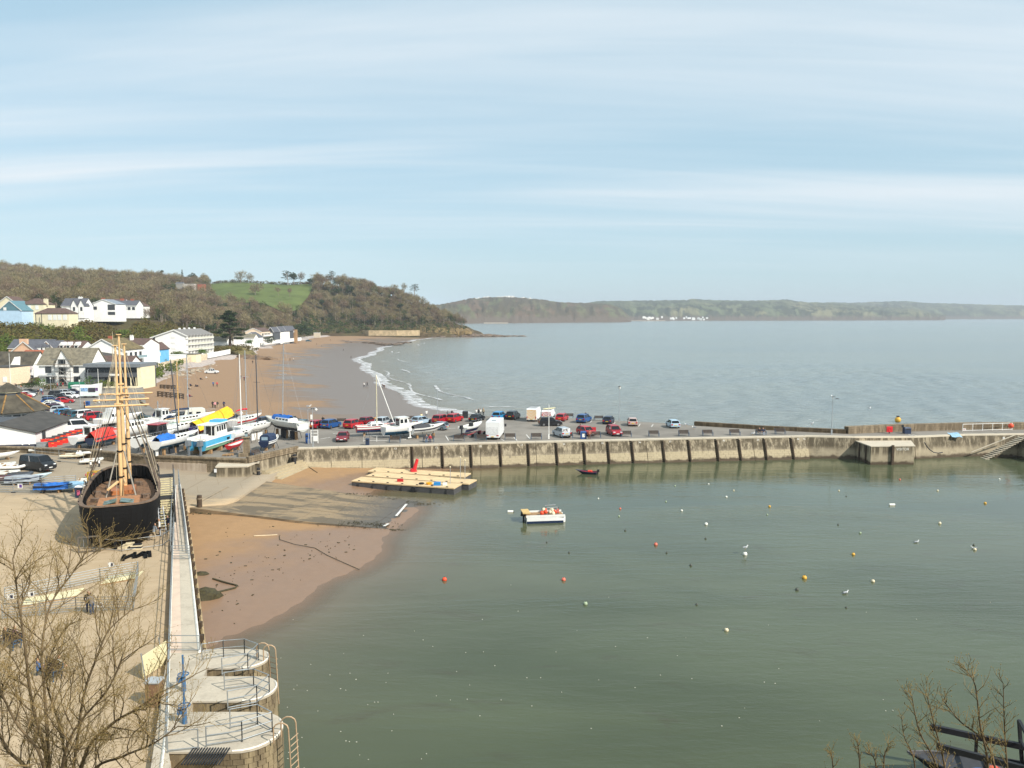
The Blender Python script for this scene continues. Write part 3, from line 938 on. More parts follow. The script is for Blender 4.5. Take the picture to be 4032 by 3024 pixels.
rw = thing('retaining_wall', 'rubble stone retaining wall below the boat park with pale rendered patches', 'wall')
mb = MB(); core = MB(); rn = random.Random(12)
for a, b in zip(YW[:-1], YW[1:]):
 d = b - a; ln = d.length; d.normalize(); nr = Vector((d.y, -d.x, 0))
 f = [q + nr * u + Vector((0, 0, z)) for q in (a, b) for u, z in ((.1, -3.5), (.1, -.05), (-.6, -.05), (-.6, -3.5))]
 core.add(f, [(0, 4, 5, 1), (1, 5, 6, 2), (0, 1, 2, 3), (4, 7, 6, 5)])
 rz = math.atan2(d.y, d.x)
 for r in range(9):
  s = -rn.random() * .4
  while s < ln:
   l = rn.uniform(.35, .95)
   x0, x1 = max(s, 0), min(s + l - .03, ln)
   if x1 - x0 > .1:
    mb.box(a + d * ((x0 + x1) / 2) + nr * (.1 + rn.uniform(0, .06)) + Vector((0, 0, -.22 - r * .27)), (x1 - x0, .1, .24), rz=rz)
   s += l
 s = 0
 while s < ln - .05:
  l = min(1.6, ln - s)
  MB().box(a + d * (s + l / 2) + nr * .0 + Vector((0, 0, .05)), (l - .03, .75, .22), rz=rz).obj('coping_stone', M_STONE, rw)
  s += l
core.obj('wall_core', M_QUAY, rw); mb.obj('stone_facing', M_STONE, rw, 'stuff')
a, b = DFW[3].lerp(DFW[4], .12), DFW[3].lerp(DFW[4], .62)
d = (b - a).normalized(); nr = Vector((d.y, -d.x, 0))
M_REND = m_concrete('lime_render', lin('#bcae9b'), lin('#8d7a68'), .6, True)
f = [q + nr * u + Vector((0, 0, z)) for q in (a, b) for u, z in ((.26, -2.6), (.26, -.85), (.05, -.75), (.05, -2.6))]
MB().add(f, [(0, 4, 5, 1), (1, 5, 6, 2), (0, 1, 2, 3), (4, 7, 6, 5)]).obj('rendered_patch', M_REND, rw)
aw = thing('corner_wall', 'angled concrete wall with stone parapet above the harbour steps', 'wall')
a, b = DFW[4], DFW[5]
d = (b - a).normalized(); nr = Vector((d.y, -d.x, 0)); ln = (b - a).length
f = [q + nr * u + Vector((0, 0, z)) for q in (a, b) for u, z in ((.5, -4.6), (.12, -.5), (-.6, -.5), (-.6, -4.6))]
MB().add(f, [(0, 4, 5, 1), (1, 5, 6, 2), (0, 1, 2, 3), (4, 7, 6, 5)]).obj('wall_face', M_QUAY, aw)
rz = math.atan2(d.y, d.x); mb = MB()
for r in range(3):
 s = 0
 while s < ln:
  l = min(rn.uniform(.5, 1.0), ln - s)
  mb.box(a + d * (s + l / 2) + nr * (.02 + rn.uniform(0, .05)) + Vector((0, 0, -.32 + r * .3)), (l - .03, .5, .27), rz=rz)
  s += l
mb.obj('stone_parapet', M_STONE, aw, 'stuff')
pm = thing('pump_house', 'small flat roofed concrete store built against the harbour wall corner', 'store')
c0 = G(800, 1870, 1.4)
pc = [(G(852, 1888, 1.25)), (G(975, 1890, 1.1)), (G(1022, 1868, 1.1)), DFW[4] + Vector((1.5, .8, 0)), DFW[3].lerp(DFW[4], .74)]
MB().prism([(p.x, p.y) for p in pc], 0.2, ZD - .75).obj('wall', M_QUAY, pm)
MB().prism([(p.x + (.06 if i in (1, 2) else -.06), p.y - (.08 if i < 2 else 0)) for i, p in enumerate(pc)], ZD - .75, ZD - .55).obj('roof_slab', M_COPING, pm)
MB().box(pc[0].lerp(pc[1], .04) + Vector((-.15, .3, .95)), (.3, .12, 1.7), rz=.0).obj('door', mk('dark_door', '#3a3a3c'), pm)
MB().box(pc[0].lerp(pc[1], .02) + Vector((-.15, -.1, 1.3)), (.35, .05, .5)).obj('notice', mk('white_board', '#dedede'), pm)
sp = thing('harbour_steps', 'broad worn concrete steps descending to the sand beside the corner wall', 'steps')
A0, A1 = G(1030, 1872, 1.4), G(1180, 1806, 2.4)
B0, B1 = G(1130, 1900, .4), G(1262, 1838, .4)
nS = 7
for k in range(nS):
 t0, t1 = k / nS, (k + 1) / nS
 z1 = lerp(2.15, .35, k / (nS - 1))
 q = [A0.lerp(B0, t0 * 1.1), A0.lerp(B0, t1 * 1.1), A1.lerp(B1, t1 * 1.1), A1.lerp(B1, t0 * 1.1)]
 MB().prism([(p.x, p.y) for p in q], -1.0, lambda p, z1=z1: z1, 0).obj('step', M_QUAY2, sp)
SA = [G(960, 1885, 1.46), G(1330, 1940, .75), G(1700, 1985, -.25)]
SB = [G(745, 2003, 1.46), G(1190, 2057, .75), G(1560, 2090, -.15)]
sw = bpy.data.objects.new('slipway', None); COL.objects.link(sw); sw['kind'] = 'structure'
def slp(u, v):
 a = along(SA, u * plen(SA))[0]; b = along(SB, u * plen(SB))[0]
 return a.lerp(b, v)
for i in range(9):
 for j in range(3):
  u0, u1 = i / 9 + .0008, (i + 1) / 9 - .0008
  v0, v1 = j / 3 + .002, (j + 1) / 3 - .002
  zo = rn.uniform(-.015, .02) + .12
  q = [slp(u0, v1), slp(u1, v1), slp(u1, v0), slp(u0, v0)]
  vs = [p + Vector((0, 0, zo)) for p in q] + [p + Vector((0, 0, -.9)) for p in q]
  MB().add(vs, [(0, 1, 2, 3), (7, 6, 5, 4), (0, 4, 5, 1), (1, 5, 6, 2), (2, 6, 7, 3), (3, 7, 4, 0)]).obj('slab', M_SLIP, sw)
for (p, q) in (((1600, 1988), (1560, 2035)), ((1529, 2065), (1512, 2075))):
 a, b = G(*p, .12), G(*q, .2)
 MB().beam(a + Vector((0, 0, .1)), b + Vector((0, 0, .12)), .3, .03).obj('painted_line', M_PAINT, sw)
M_WEED = mk('seaweed', '#3f3a22', 0.8, var=0.4, scale=5, bump=0.6)
def weed_patch(cs, n, r, name='seaweed', seed=1, ln=.35):
 rr = random.Random(seed); mb = MB()
 for _ in range(n):
  c = rr.choice(cs); q = c + Vector((rr.gauss(0, r[0]), rr.gauss(0, r[1]), .03))
  q.z = max(q.z, .02)
  s = ln * rr.uniform(.4, 1.3); a = rr.uniform(0, PI)
  mb.box(q, (s, s * .4, .03), rz=a, rx=rr.uniform(-.15, .15), ry=rr.uniform(-.2, .2))
 return mb.obj(name, M_WEED, kind='stuff')
weed_patch([slp(u, v) + Vector((0, 0, .12)) for u, v in ((.8, .93), (.86, .9), (.9, .95), (.75, .96))], 300, (1.5, .6), seed=2, ln=.2)
weed_patch([slp(u, v) + Vector((0, 0, .12)) for u, v in ((.6, .03), (.7, .02), (.8, .03), (.9, .06), (.95, .1))], 240, (1.5, .35), seed=3, ln=.2)
weed_patch([slp(u, 1.01) + Vector((0, 0, -.35)) for u in np.linspace(.05, 1, 30)], 700, (.8, .16), seed=4, ln=.2)
# ------------------------------------------------------------------ yard and walkway
WL = [G(640, 3060, 2.3), G(650, 2760, 2.3), G(672, 2200, 2.3), G(690, 1905, 2.0)]
WKR = [G(815, 2700, 2.8), G(795, 2590, 2.8), G(752, 2200, 2.8), G(712, 1905, 2.8)]
WKL = [G(640, 3100, 2.8), G(655, 2700, 2.8), G(674, 2200, 2.8), G(690, 1905, 2.8)]
V, F = [], []
ny = 60; nx = 26
wl = sorted([(p.y, p.x) for p in WL])
slx = [(92.0, SB[0].x + .4), (112.0, SA[0].x + .3)]
for j in range(ny):
 y = lerp(26, 128, j / (ny - 1))
 xr = float(np.interp(y, [a for a, b in wl], [b for a, b in wl])) + .4
 if y > 92.5: xr = lerp(xr, -34.5, min((y - 92.5) / 3, 1))
 xl = -(.75 * y + 14)
 for i in range(nx):
  x = lerp(xl, xr, i / (nx - 1))
  V.append((x, y, YZ(x, y)))
for j in range(ny - 1):
 for i in range(nx - 1):
  F.append((j * nx + i, j * nx + i + 1, (j + 1) * nx + i + 1, (j + 1) * nx + i))
nb = len(V)
for j in range(ny):
 q = V[j * nx + nx - 1]; V.append((q[0], q[1], -.6))
for j in range(ny - 1):
 F.append((j * nx + nx - 1, nb + j, nb + j + 1, (j + 1) * nx + nx - 1))
raw_obj('yard', V, F, M_YARD, kind='structure')
wk = bpy.data.objects.new('quay_walkway', None); COL.objects.link(wk); wk['kind'] = 'structure'
def wkat(P, y):
 s = sorted([(p.y, p.x) for p in P])
 return float(np.interp(y, [a for a, b in s], [b for a, b in s]))
ys_ = np.linspace(49.4, 100.5, 12)
for y0, y1 in zip(ys_[:-1], ys_[1:]):
 for (t0, t1, zz) in ((0.0, .42, 0.0), (.42, 1.0, .012)):
  g = .012
  P_ = []
  for y, tt in ((y0 + g, t0), (y0 + g, t1), (y1 - g, t1), (y1 - g, t0)):
   a, b = wkat(WKL, y), wkat(WKR, y)
   P_.append((lerp(a, b, tt) - (g if tt == 1 else 0), y))
  MB().prism(P_, -1.5, 2.8 + zz).obj('concrete_bay', M_WALK if zz else mk('pink_concrete', '#cdb7a2', .9, var=.08, scale=1, obj=False), wk)
mb = MB(); mb.tube([Vector((wkat(WKR, y) - .12, y, 2.84)) for y in ys_], .09, n=4); mb.obj('white_edge', M_WHITEP, wk)
mb = MB(); mb.tube([Vector((wkat(WKL, y) + .1, y, 2.84)) for y in np.linspace(34, 100, 12)], .08, n=4); mb.obj('white_edge', M_WHITEP, wk)
for y in np.linspace(50.5, 99, 22):
 x = wkat(WKR, y)
 MB().beam((x + .16, y, -.5), (x + .16, y, 2.6), .28, .28).obj('pile', M_TIMB, wk)
mb = MB(); mb.tube([Vector((wkat(WKR, y) + .3, y, 2.1)) for y in ys_], .12, n=4); mb.obj('fender_beam', mk('pale_timber', '#a58f6a', .85, var=.25), wk)
PL = thing('sluice_platform', 'pale concrete sluice platform with three rounded stone piers over the basin', 'platform')
zP = 2.8
def cyl_lobe(tipx, y0, y1, xroot):
 r = (y1 - y0) / 2; yc = (y0 + y1) / 2
 P_ = [(xroot, y0)]
 for k in range(15):
  a = -PI / 2 + PI * k / 14
  P_.append((tipx - r * .95 + r * .95 * math.cos(a), yc + r * math.sin(a)))
 P_.append((xroot, y1))
 return P_
LB = [(-15.6, 47.2, 49.9, -20.2), (-13.9, 43.0, 46.0, -18.9), (-12.2, 37.8, 41.7, -18.0)]
def shift(P_, d):
 cx = sum(p[0] for p in P_) / len(P_); cy = sum(p[1] for p in P_) / len(P_)
 return [(p[0] + (d if p[0] > cx else 0), p[1] + (d if p[1] > cy else -d)) for p in P_]
M_EDGEW = mk('white_edge_paint', '#e4ddcf', .8, var=.15, scale=3)
for (tx, y0, y1, xr) in LB:
 po = cyl_lobe(tx, y0, y1, xr)
 MB().prism([(p[0] + (lambda q: 0)(p), p[1]) for p in po], -1.5, zP - .1).obj('stone_pier', M_PIERSTONE, PL)
 MB().prism(shift(po, .06), zP - .1, zP).obj('deck_slab', M_WALK, PL)
 mb = MB(); mb.tube([Vector((p[0], p[1], zP + .02)) for p in po[1:12]], .05, n=4); mb.obj('white_edge', M_EDGEW, PL)
mb = MB(); rn = random.Random(31)
for (tx, y0, y1, xr) in LB:
 po = [Vector((p[0], p[1], 0)) for p in cyl_lobe(tx, y0, y1, xr)[:13]]
 ln = plen(po)
 for r in range(10):
  s = 3.0 - rn.random() * .5
  while s < ln - .2:
   l = rn.uniform(.3, .6)
   a, d = along(po, s); b, d2 = along(po, min(s + l - .03, ln)); dd = (b - a); L2 = dd.length; dd.normalize(); n2 = Vector((dd.y, -dd.x, 0))
   mb.box((a + b) / 2 + n2 * rn.uniform(0, .035) + Vector((0, 0, 2.52 - r * .3)), (L2, .1, .27), rz=math.atan2(dd.y, dd.x))
   s += l
mb.obj('pier_stones', M_PIERSTONE, PL, 'stuff')
ap = [(wkat(WKL, 34) - .2, 33.5), (-15.0, 33.5), (-17.3, 37.9), (-18.0, 42.0), (-18.3, 44), (-19.0, 47.5), (wkat(WKR, 49.4), 49.4), (wkat(WKL, 49.4), 49.4)]
MB().prism(ap, -1.5, zP - .004).obj('apron_slab', M_WALK, PL)
# ------------------------------------------------------------------ buildings
WHITE = mk('white_render', '#f0eee8', .85, var=.06, scale=.6, bump=.1)
CREAM = mk('cream_render', '#e4d8b6', .85, var=.07, scale=.6)
PINK = mk('salmon_render', '#dfb594', .85, var=.07, scale=.6)
BLUEW = mk('pale_blue_render', '#b3cde0', .85, var=.06, scale=.6)
BRBLUE = mk('sky_blue_render', '#6fb4e0', .85, var=.06, scale=.6)
TEAL = mk('teal_cladding', '#587c86', .8, var=.1, scale=.8)
SLATE = mk('slate_roof', '#55565c', .75, var=.22, scale=1.2, bump=.4)
GREYR = mk('mossy_grey_tile', '#77705f', .95, var=.3, scale=1.0, bump=.5)
BROWNR = mk('brown_tile', '#5e4a42', .9, var=.25, scale=1.0, bump=.4)
REDR = mk('terracotta_tile', '#9d5a3f', .9, var=.2, scale=1.2, bump=.4)
MOSSR = mk('lichen_slate_roof', '#4c463a', .95, var=.45, scale=.55, bump=.5)
DARKFELT = mk('dark_felt_roof', '#46433f', .95, var=.25, scale=.6, bump=.3)
DKGREY = mk('charcoal_cladding', '#4d5054', .7, var=.1)
GLASS = mk('window_glass', '#1d2226', .08, var=.2, scale=.4)
GLASS_L = mk('balcony_glass', '#8fa3a8', .15, var=.1, scale=.4)
FRAME = mk('white_upvc', '#e8e6e0', .5, var=.03)
DKFRAME = mk('dark_frame', '#3a3d40', .5)
BRICK = mk('chimney_brick', '#a25d45', .9, var=.2, scale=4)
WOOD = mk('weathered_board', '#9a7a55', .85, var=.25, scale=2)
def roof_slab(mb, a, b, c, d, th=.18):
 """sloping slab with corners a b (eave) c d (ridge)"""
 a, b, c, d = map(Vector, (a, b, c, d))
 n = (b - a).cross(d - a).normalized() * th
 if n.z < 0: n = -n
 mb.add([a, b, c, d, a + n, b + n, c + n, d + n], [(3, 2, 1, 0), (4, 5, 6, 7), (0, 1, 5, 4), (1, 2, 6, 5), (2, 3, 7, 6), (3, 0, 4, 7)])
def house(name, label, loc, w, d, h, rh, roof='x', wall=None, roofm=None, rz=0.0, wins=(), doors=(), chims=(), cat='house', ov=.35, group=None, sink=3.5, apex=0.0, trim=True, ridgemat=None):
 wall = wall or WHITE; roofm = roofm or SLATE
 t = thing(name, label, cat, loc, rz, group)
 x0, x1 = -w / 2, w / 2
 mb = MB()
 if roof == 'x':
  mb.xprism([(0, -sink), (d, -sink), (d, h), (d / 2, h + rh), (0, h)], x0, x1)
 elif roof == 'y':
  ax = apex
  mb.yprism([(x0, -sink), (x1, -sink), (x1, h), (ax, h + rh), (x0, h)], 0, d)
 elif roof == 'mono':
  mb.yprism([(x0, -sink), (x1, -sink), (x1, h), (x0, h + rh)], 0, d)
 else:
  mb.bx(x0, x1, 0, d, -sink, h)
 mb.obj('wall', wall, t)
 r = MB()
 if roof == 'x':
  k = rh / (d / 2)
  roof_slab(r, (x0 - ov, -ov, h - ov * k + .02), (x1 + ov, -ov, h - ov * k + .02), (x1 + ov, d / 2, h + rh + .02), (x0 - ov, d / 2, h + rh + .02))
  roof_slab(r, (x1 + ov, d + ov, h - ov * k + .02), (x0 - ov, d + ov, h - ov * k + .02), (x0 - ov, d / 2, h + rh + .02), (x1 + ov, d / 2, h + rh + .02))
 elif roof == 'y':
  for s, xe in ((-1, x0), (1, x1)):
   k = rh / abs(xe - apex)
   xo = xe + s * ov
   roof_slab(r, (xo, -ov, h - ov * k + .02), (xo, d + ov, h - ov * k + .02), (apex, d + ov, h + rh + .02), (apex, -ov, h + rh + .02))
 elif roof == 'hip':
  q = min(w, d) / 2 * .9
  e = [(x0 - ov, -ov, h), (x1 + ov, -ov, h), (x1 + ov, d + ov, h), (x0 - ov, d + ov, h)]
  e2 = [(a, b, c + .15) for a, b, c in e]
  rd = [(x0 + q, d / 2, h + rh), (x1 - q, d / 2, h + rh)]
  r.add(e + e2 + rd, [(3, 2, 1, 0), (0, 1, 5, 4), (1, 2, 6, 5), (2, 3, 7, 6), (3, 0, 4, 7), (4, 5, 9, 8), (5, 6, 9), (6, 7, 8, 9), (7, 4, 8)])
 elif roof == 'mono':
  k = rh / w
  roof_slab(r, (x1 + ov, d + ov, h - ov * k + .02), (x1 + ov, -ov, h - ov * k + .02), (x0 - ov, -ov, h + rh + ov * k + .02), (x0 - ov, d + ov, h + rh + ov * k + .02))
 else:
  r.bx(x0 - ov * .3, x1 + ov * .3, -ov * .3, d + ov * .3, h, h + .25)
 ro = r.obj('roof', roofm, t)
 if trim and roof == 'x':
  MB().bx(x0 - ov, x1 + ov, -ov - .1, -ov + .02, h - ov * rh / (d / 2) - .16, h - ov * rh / (d / 2) + .05).obj('gutter', FRAME, ro)
 if trim and roof == 'y':
  m2 = MB()
  for s, xe in ((-1, x0), (1, x1)):
   k = rh / abs(xe - apex)
   m2.beam((xe + s * ov, -ov - .04, h - ov * k), (apex, -ov - .04, h + rh + .02), .06, .3)
  m2.obj('bargeboard', FRAME, ro)
 for (cx, cy, cw, ch, cm) in chims:
  m2 = MB(); top = h + rh
  m2.bx(cx - cw / 2, cx + cw / 2, cy - .4, cy + .4, h - .5, top + ch)
  m2.bx(cx - cw / 2 - .07, cx + cw / 2 + .07, cy - .47, cy + .47, top + ch - .2, top + ch)
  for px_ in (-cw * .25, cw * .25):
   m2.tube([(cx + px_, cy, top + ch), (cx + px_, cy, top + ch + .35)], .13, .11, 6)
  m2.obj('chimney', cm, ro)
 for wn_ in wins:
  window(t, wn_, w, d)
 for (f, u, dw, dh, m) in doors:
  wallbox(t, 'door', f, u, dh / 2 + .02, dw, dh, .12, m, w, d)
 return t
def wallbox(t, name, f, u, v, ww, wh, th, m, w, d):
 mb = MB()
 if f == 'f': mb.box((u, -th / 2 + .05, v), (ww, th, wh))
 elif f == 'r': mb.box((w / 2 + th / 2 - .05, u, v), (th, ww, wh))
 elif f == 'l': mb.box((-w / 2 - th / 2 + .05, u, v), (th, ww, wh))
 return mb.obj(name, m, t)
def window(t, s, w, d):
 f, u, v, ww, wh = s[:5]
 fm = s[5] if len(s) > 5 else FRAME
 fr = wallbox(t, 'window', f, u, v, ww, wh, .18, fm, w, d)
 n = 2 if ww > .9 else 1
 if ww > 2.6: n = int(ww / 1.1)
 for k in range(n):
  pw = (ww - .16) / n
  du = -ww / 2 + .08 + pw * (k + .5)
  p = MB()
  q = .05
  if f == 'f': p.box((u + du, -.18 + q - .012 + .05, v), (pw - .09, .03, wh - .18))
  elif f == 'r': p.box((w / 2 + .18 - q + .012 - .05, u + du, v), (.03, pw - .09, wh - .18))
  else: p.box((-w / 2 - .18 + q - .012 + .05, u + du, v), (.03, pw - .09, wh - .18))
  p.obj('pane', GLASS, fr)
 return fr
def at(px, y, z):
 return Vector(((px - 2016) / FPX * (y * math.cos(TH) + (H - z) * math.sin(TH)), y, z))
ZT = 4.0
# --- main white seafront house with scaffolded middle gable
k = 235 / FPX * 1.0
L4 = house('seafront_house', 'white two storey seafront house with mossy grey roof and scaffolded central gable', at(257, 235, ZT), 15.4, 9.5, 6.1, 4.6, 'x', WHITE, GREYR,
  wins=[('f', -4.85, 4.5, 1.7, 1.9, DKFRAME), ('f', 3.5, 4.5, 1.6, 1.8, DKFRAME), ('f', -4.4, 1.4, 2.4, 2.0, DKFRAME), ('f', 3.6, 1.5, 1.9, 2.0, DKFRAME)], doors=[('f', -.2, 1.4, 2.3, DKFRAME)])
mb = MB(); mb.yprism([(-2.3, 0), (2.3, 0), (2.3, 6.1), (-.2, 10.4), (-2.3, 6.1)], -.8, 4.5); mb.obj('gable_bay', WHITE, L4)
mb = MB()
roof_slab(mb, (-2.6, -1.1, 5.7), (-2.6, 4.8, 5.7), (-.2, 4.8, 10.5), (-.2, -1.1, 10.5)); roof_slab(mb, (2.7, 4.8, 5.7), (2.7, -1.1, 5.7), (-.2, -1.1, 10.5), (-.2, 4.8, 10.5))
mb.obj('gable_roof', GREYR, L4)
for zz, hh in ((6.9, 1.6), (4.2, 2.2), (1.3, 2.4)):
 fr = MB().box((-.2, -.84, zz), (2.0, .12, hh)).obj('window', DKFRAME, L4)
 MB().box((-.2, -.92, zz), (1.75, .04, hh - .25)).obj('pane', GLASS, fr)
MB().box((-4.6, -.7, 2.75), (5.6, 1.2, .25), rx=.25).obj('shop_awning', mk('grey_awning', '#a9aaa8', .9), L4)
mb = MB(); rr = random.Random(2)
sc_ = thing('scaffolding', 'tube and board scaffolding around the central gable of the seafront house', 'scaffolding', at(250, 233.2, ZT))
tb = MB()
for x in (-2.6, -.9, .9, 2.6):
 for y in (-.9, .3):
  tb.tube([(x, y, 0), (x, y, 8.4 if abs(x) < 2 else 6.6)], .05, n=4)
for z in (2.2, 4.1, 5.2, 6.3, 7.6):
 for y in (-.9, .3):
  tb.tube([(-2.8, y, z), (2.8, y, z)], .045, n=4)
tb.tube([(-2.6, -.9, 0), (2.6, -.9, 4.1)], .045, n=4); tb.tube([(2.6, -.9, 2.2), (-2.6, -.9, 6.3)], .045, n=4); tb.tube([(2.4, -1, 0), (.4, -1, 2.4)], .05, n=4)
tb.obj('tubes', mk('galvanised_tube', '#8f8f8a', .5, .6), sc_)
for z in (2.15, 6.25):
 for q in range(4):
  MB().box((0, -.8 + q * .3, z), (5.4, .26, .05)).obj('board', WOOD, sc_)
# --- restaurant with glazed upper floor
L8 = thing('restaurant_building', 'charcoal flat roofed seafront restaurant with long glazed upper floor', 'restaurant', at(446, 231, ZT))
w = 16.4
MB().bx(-w / 2, w / 2, .3, 10, -1, 6.4).obj('wall', DKGREY, L8)
MB().bx(-w / 2 - .2, w / 2 + .2, -.5, 10.2, 5.5, 6.5).obj('roof_fascia', mk('grey_fascia', '#74797d', .6), L8)
MB().bx(-w / 2, w / 2, -.2, .35, 2.6, 3.9).obj('balcony_band', DKGREY, L8)
for q in range(11):
 x = -w / 2 + .9 + q * 1.42
 fr = MB().bx(x - .68, x + .68, .1, .36, 3.9, 5.5).obj('window', DKFRAME, L8)
 MB().bx(x - .6, x + .6, .05, .12, 3.98, 5.42).obj('pane', GLASS, fr)
for q in range(7):
 x = -1.8 + q * 1.55
 fr = MB().bx(x - .7, x + .7, .15, .33, .1, 2.5).obj('window', DKFRAME, L8)
 MB().bx(x - .6, x + .6, .1, .17, .2, 2.4).obj('pane', GLASS, fr)
 MB().bx(x + .7, x + .95, .0, .33, 0, 2.6).obj('column', CREAM, L8)
MB().bx(w / 2 - .9, w / 2 + .15, -.3, 9, -1, 6.2).obj('end_wall', CREAM, L8)
sg = MB().box((.6, -.32, 3.3), (2.9, .08, .55)).obj('sign_board', FRAME, L8)
MB().bx(-1.8, w / 2 + .5, -3.2, .2, -.6, -.1).obj('terrace', CREAM, L8)
house('restaurant_annexe', 'low building with long brown tiled roof and skylights behind the restaurant', at(432, 246, ZT), 13, 8, 5.6, 2.2, 'x', WHITE, BROWNR, trim=False)
for q in (-4.4, -1.8):
 pass
# --- large asymmetric white gable and balconied terrace
L5 = house('gabled_hotel', 'large white hotel with broad plain gable and balconies down its flank', at(412, 268, ZT), 13.2, 15, 9.0, 3.6, 'y', WHITE, mk('mossy_brown_roof', '#6e6142', .95, var=.3, scale=.8), wins=[('r', q, z, 1.6, 1.5, DKFRAME) for z in (1.6, 4.4, 7.2) for q in (2, 5.5, 9, 12.5)], apex=-.3)
for z in (3.0, 5.8):
 MB().bx(6.5, 8.2, .5, 14.5, z - .12, z).obj('balcony', WHITE, L5)
 MB().bx(8.1, 8.16, .5, 14.5, z, z + .95).obj('balustrade', GLASS_L, L5)
for x, m in ((-.3, BRICK),):
 MB().bx(-.9, .5, 5, 5.8, 11.5, 13.6).obj('chimney', BRICK, L5)
house('flat_roof_extension', 'long single storey extension with sloping dark roof below the white gable', at(415, 258, ZT), 14, 7, 6.4, 2.2, 'mono', WHITE, DARKFELT, trim=False)
house('balcony_terrace', 'tall white terrace with glazed balconies beside the blue house', at(520, 300, ZT), 9, 14, 9.5, 2.2, 'x', WHITE, BROWNR, wins=[('f', q, z, 1.8, 1.6, DKFRAME) for z in (1.8, 4.8, 7.8) for q in (-2.7, .2, 3)], chims=[(-2, 5, 1.2, 1.2, WHITE)])
house('dark_villa', 'white villa with dark hipped roof behind the balcony terrace', at(545, 318, ZT), 8, 9, 8.8, 2.5, 'hip', WHITE, SLATE)
house('blue_house', 'bright sky blue gabled house between white terrace and block of flats', at(588, 326, ZT), 6.2, 12, 6.6, 2.6, 'y', BRBLUE, BROWNR, wins=[('f', -1.4, 4.6, 1.0, 1.6), ('f', 1.2, 4.6, 1.0, 1.6), ('f', 0, 1.6, 1.6, 1.4), ('r', 3, 4.6, 1.2, 1.4)])
house('sea_chalet', 'small dark fronted chalet with white posts below the blue house', at(572, 300, ZT), 5.4, 5, 2.6, .8, 'flat', DKGREY, FRAME, wins=[('f', -1, 1.2, 1.2, 1.6), ('f', 1.2, 1.2, 1.2, 1.6)])
# --- street houses
L1 = house('pink_house', 'salmon pink house with tall chimney and slate roof dormers above the shops', at(98, 300, ZT), 11, 11, 6.3, 4.4, 'y', PINK, SLATE, wins=[('r', 2, 4, 1.2, 1.5), ('r', 6, 4, 1.2, 1.5), ('f', 3, 3.4, 1.2, 1.5)], apex=0)
MB().bx(-1.5, 1.5, -.15, .8, 9.6, 11.8).obj('chimney', PINK, L1)
for q in (3.0, 5.5, 8.0):
 dm = MB().bx(2.6, 5.0, q - .6, q + .6, 6.6, 8.6).obj('dormer', WHITE, L1)
 MB().bx(5.0, 5.06, q - .42, q + .42, 7.0, 8.3).obj('pane', GLASS, dm)
 m2 = MB(); m2.xprism([(q - .85, 8.5), (q + .85, 8.5), (q, 9.4)], 2.0, 5.2); m2.obj('dormer_roof', SLATE, dm)
house('slate_roof_house', 'long house with blue grey slate roof and pink end gable below the scrub bank', at(118, 326, ZT), 17, 9, 7.4, 3.2, 'x', PINK, SLATE, wins=[('r', 4, 6, 1.2, 1.4)])
house('cross_gable_house', 'pink gabled house with slate roof beside the dormer cottages', at(188, 316, ZT), 6.5, 12, 7.0, 3.3, 'y', PINK, SLATE, wins=[('f', 0, 5, 1.2, 1.5)])
house('shop_house', 'white walled house with terracotta roof over the shop row', at(118, 270, ZT), 7.6, 10, 5.6, 2.9, 'x', WHITE, REDR, wins=[('f', -1.0, 3.8, .9, 1.5), ('f', 1.4, 3.8, .9, 1.5)])
SH = house('shop_row', 'row of shops with dark mossy roof, white gable and pale fascia over awnings', at(50, 262, ZT), 13.5, 9, 4.2, 4.2, 'x', WHITE, MOSSR, wins=[('f', q, 1.3, 2.2, 1.9, DKFRAME) for q in (-4, -1, 2, 4.8)])
mb = MB(); mb.yprism([(-.5, 3.6), (3.2, 3.6), (1.3, 6.9)], -.6, 2.5); mb.obj('gable_bay', WHITE, SH)
MB().bx(-6.6, 7.2, -.9, -.6, 2.8, 3.9).obj('shop_fascia', mk('pale_shop_fascia', '#d9c9c6', .8, var=.2, scale=1.5), SH)
for q in (-3.6, -.6, 2.6):
 MB().box((q, -1.6, 2.35), (2.6, 1.8, .08), rx=.22).obj('awning', FRAME, SH)
house('corner_cafe', 'cream fronted cafe with curved sign letter at the edge of the street', at(-8, 236, ZT), 7.5, 10, 5.0, .6, 'flat', mk('peach_render', '#ecd3b4', .85), DARKFELT, wins=[('f', 2.2, 1.5, 1.2, 1.6)])
L3 = house('dormer_cottages', 'white cottages with three pointed dormers under a dark roof', at(280, 312, ZT), 9, 9, 8.2, 2.2, 'x', WHITE, BROWNR, trim=False)
for q in (-3.2, -.6, 2.6):
 dm = MB().bx(q - .75, q + .75, -.4, 2.5, 7.0, 9.0).obj('dormer', WHITE, L3)
 MB().bx(q - .5, q + .5, -.46, -.4, 7.3, 8.7).obj('pane', GLASS, dm)
 m2 = MB(); m2.yprism([(q - 1.0, 8.9), (q + 1.0, 8.9), (q, 10.2)], -.6, 3.2); m2.obj('dormer_roof', FRAME, dm)
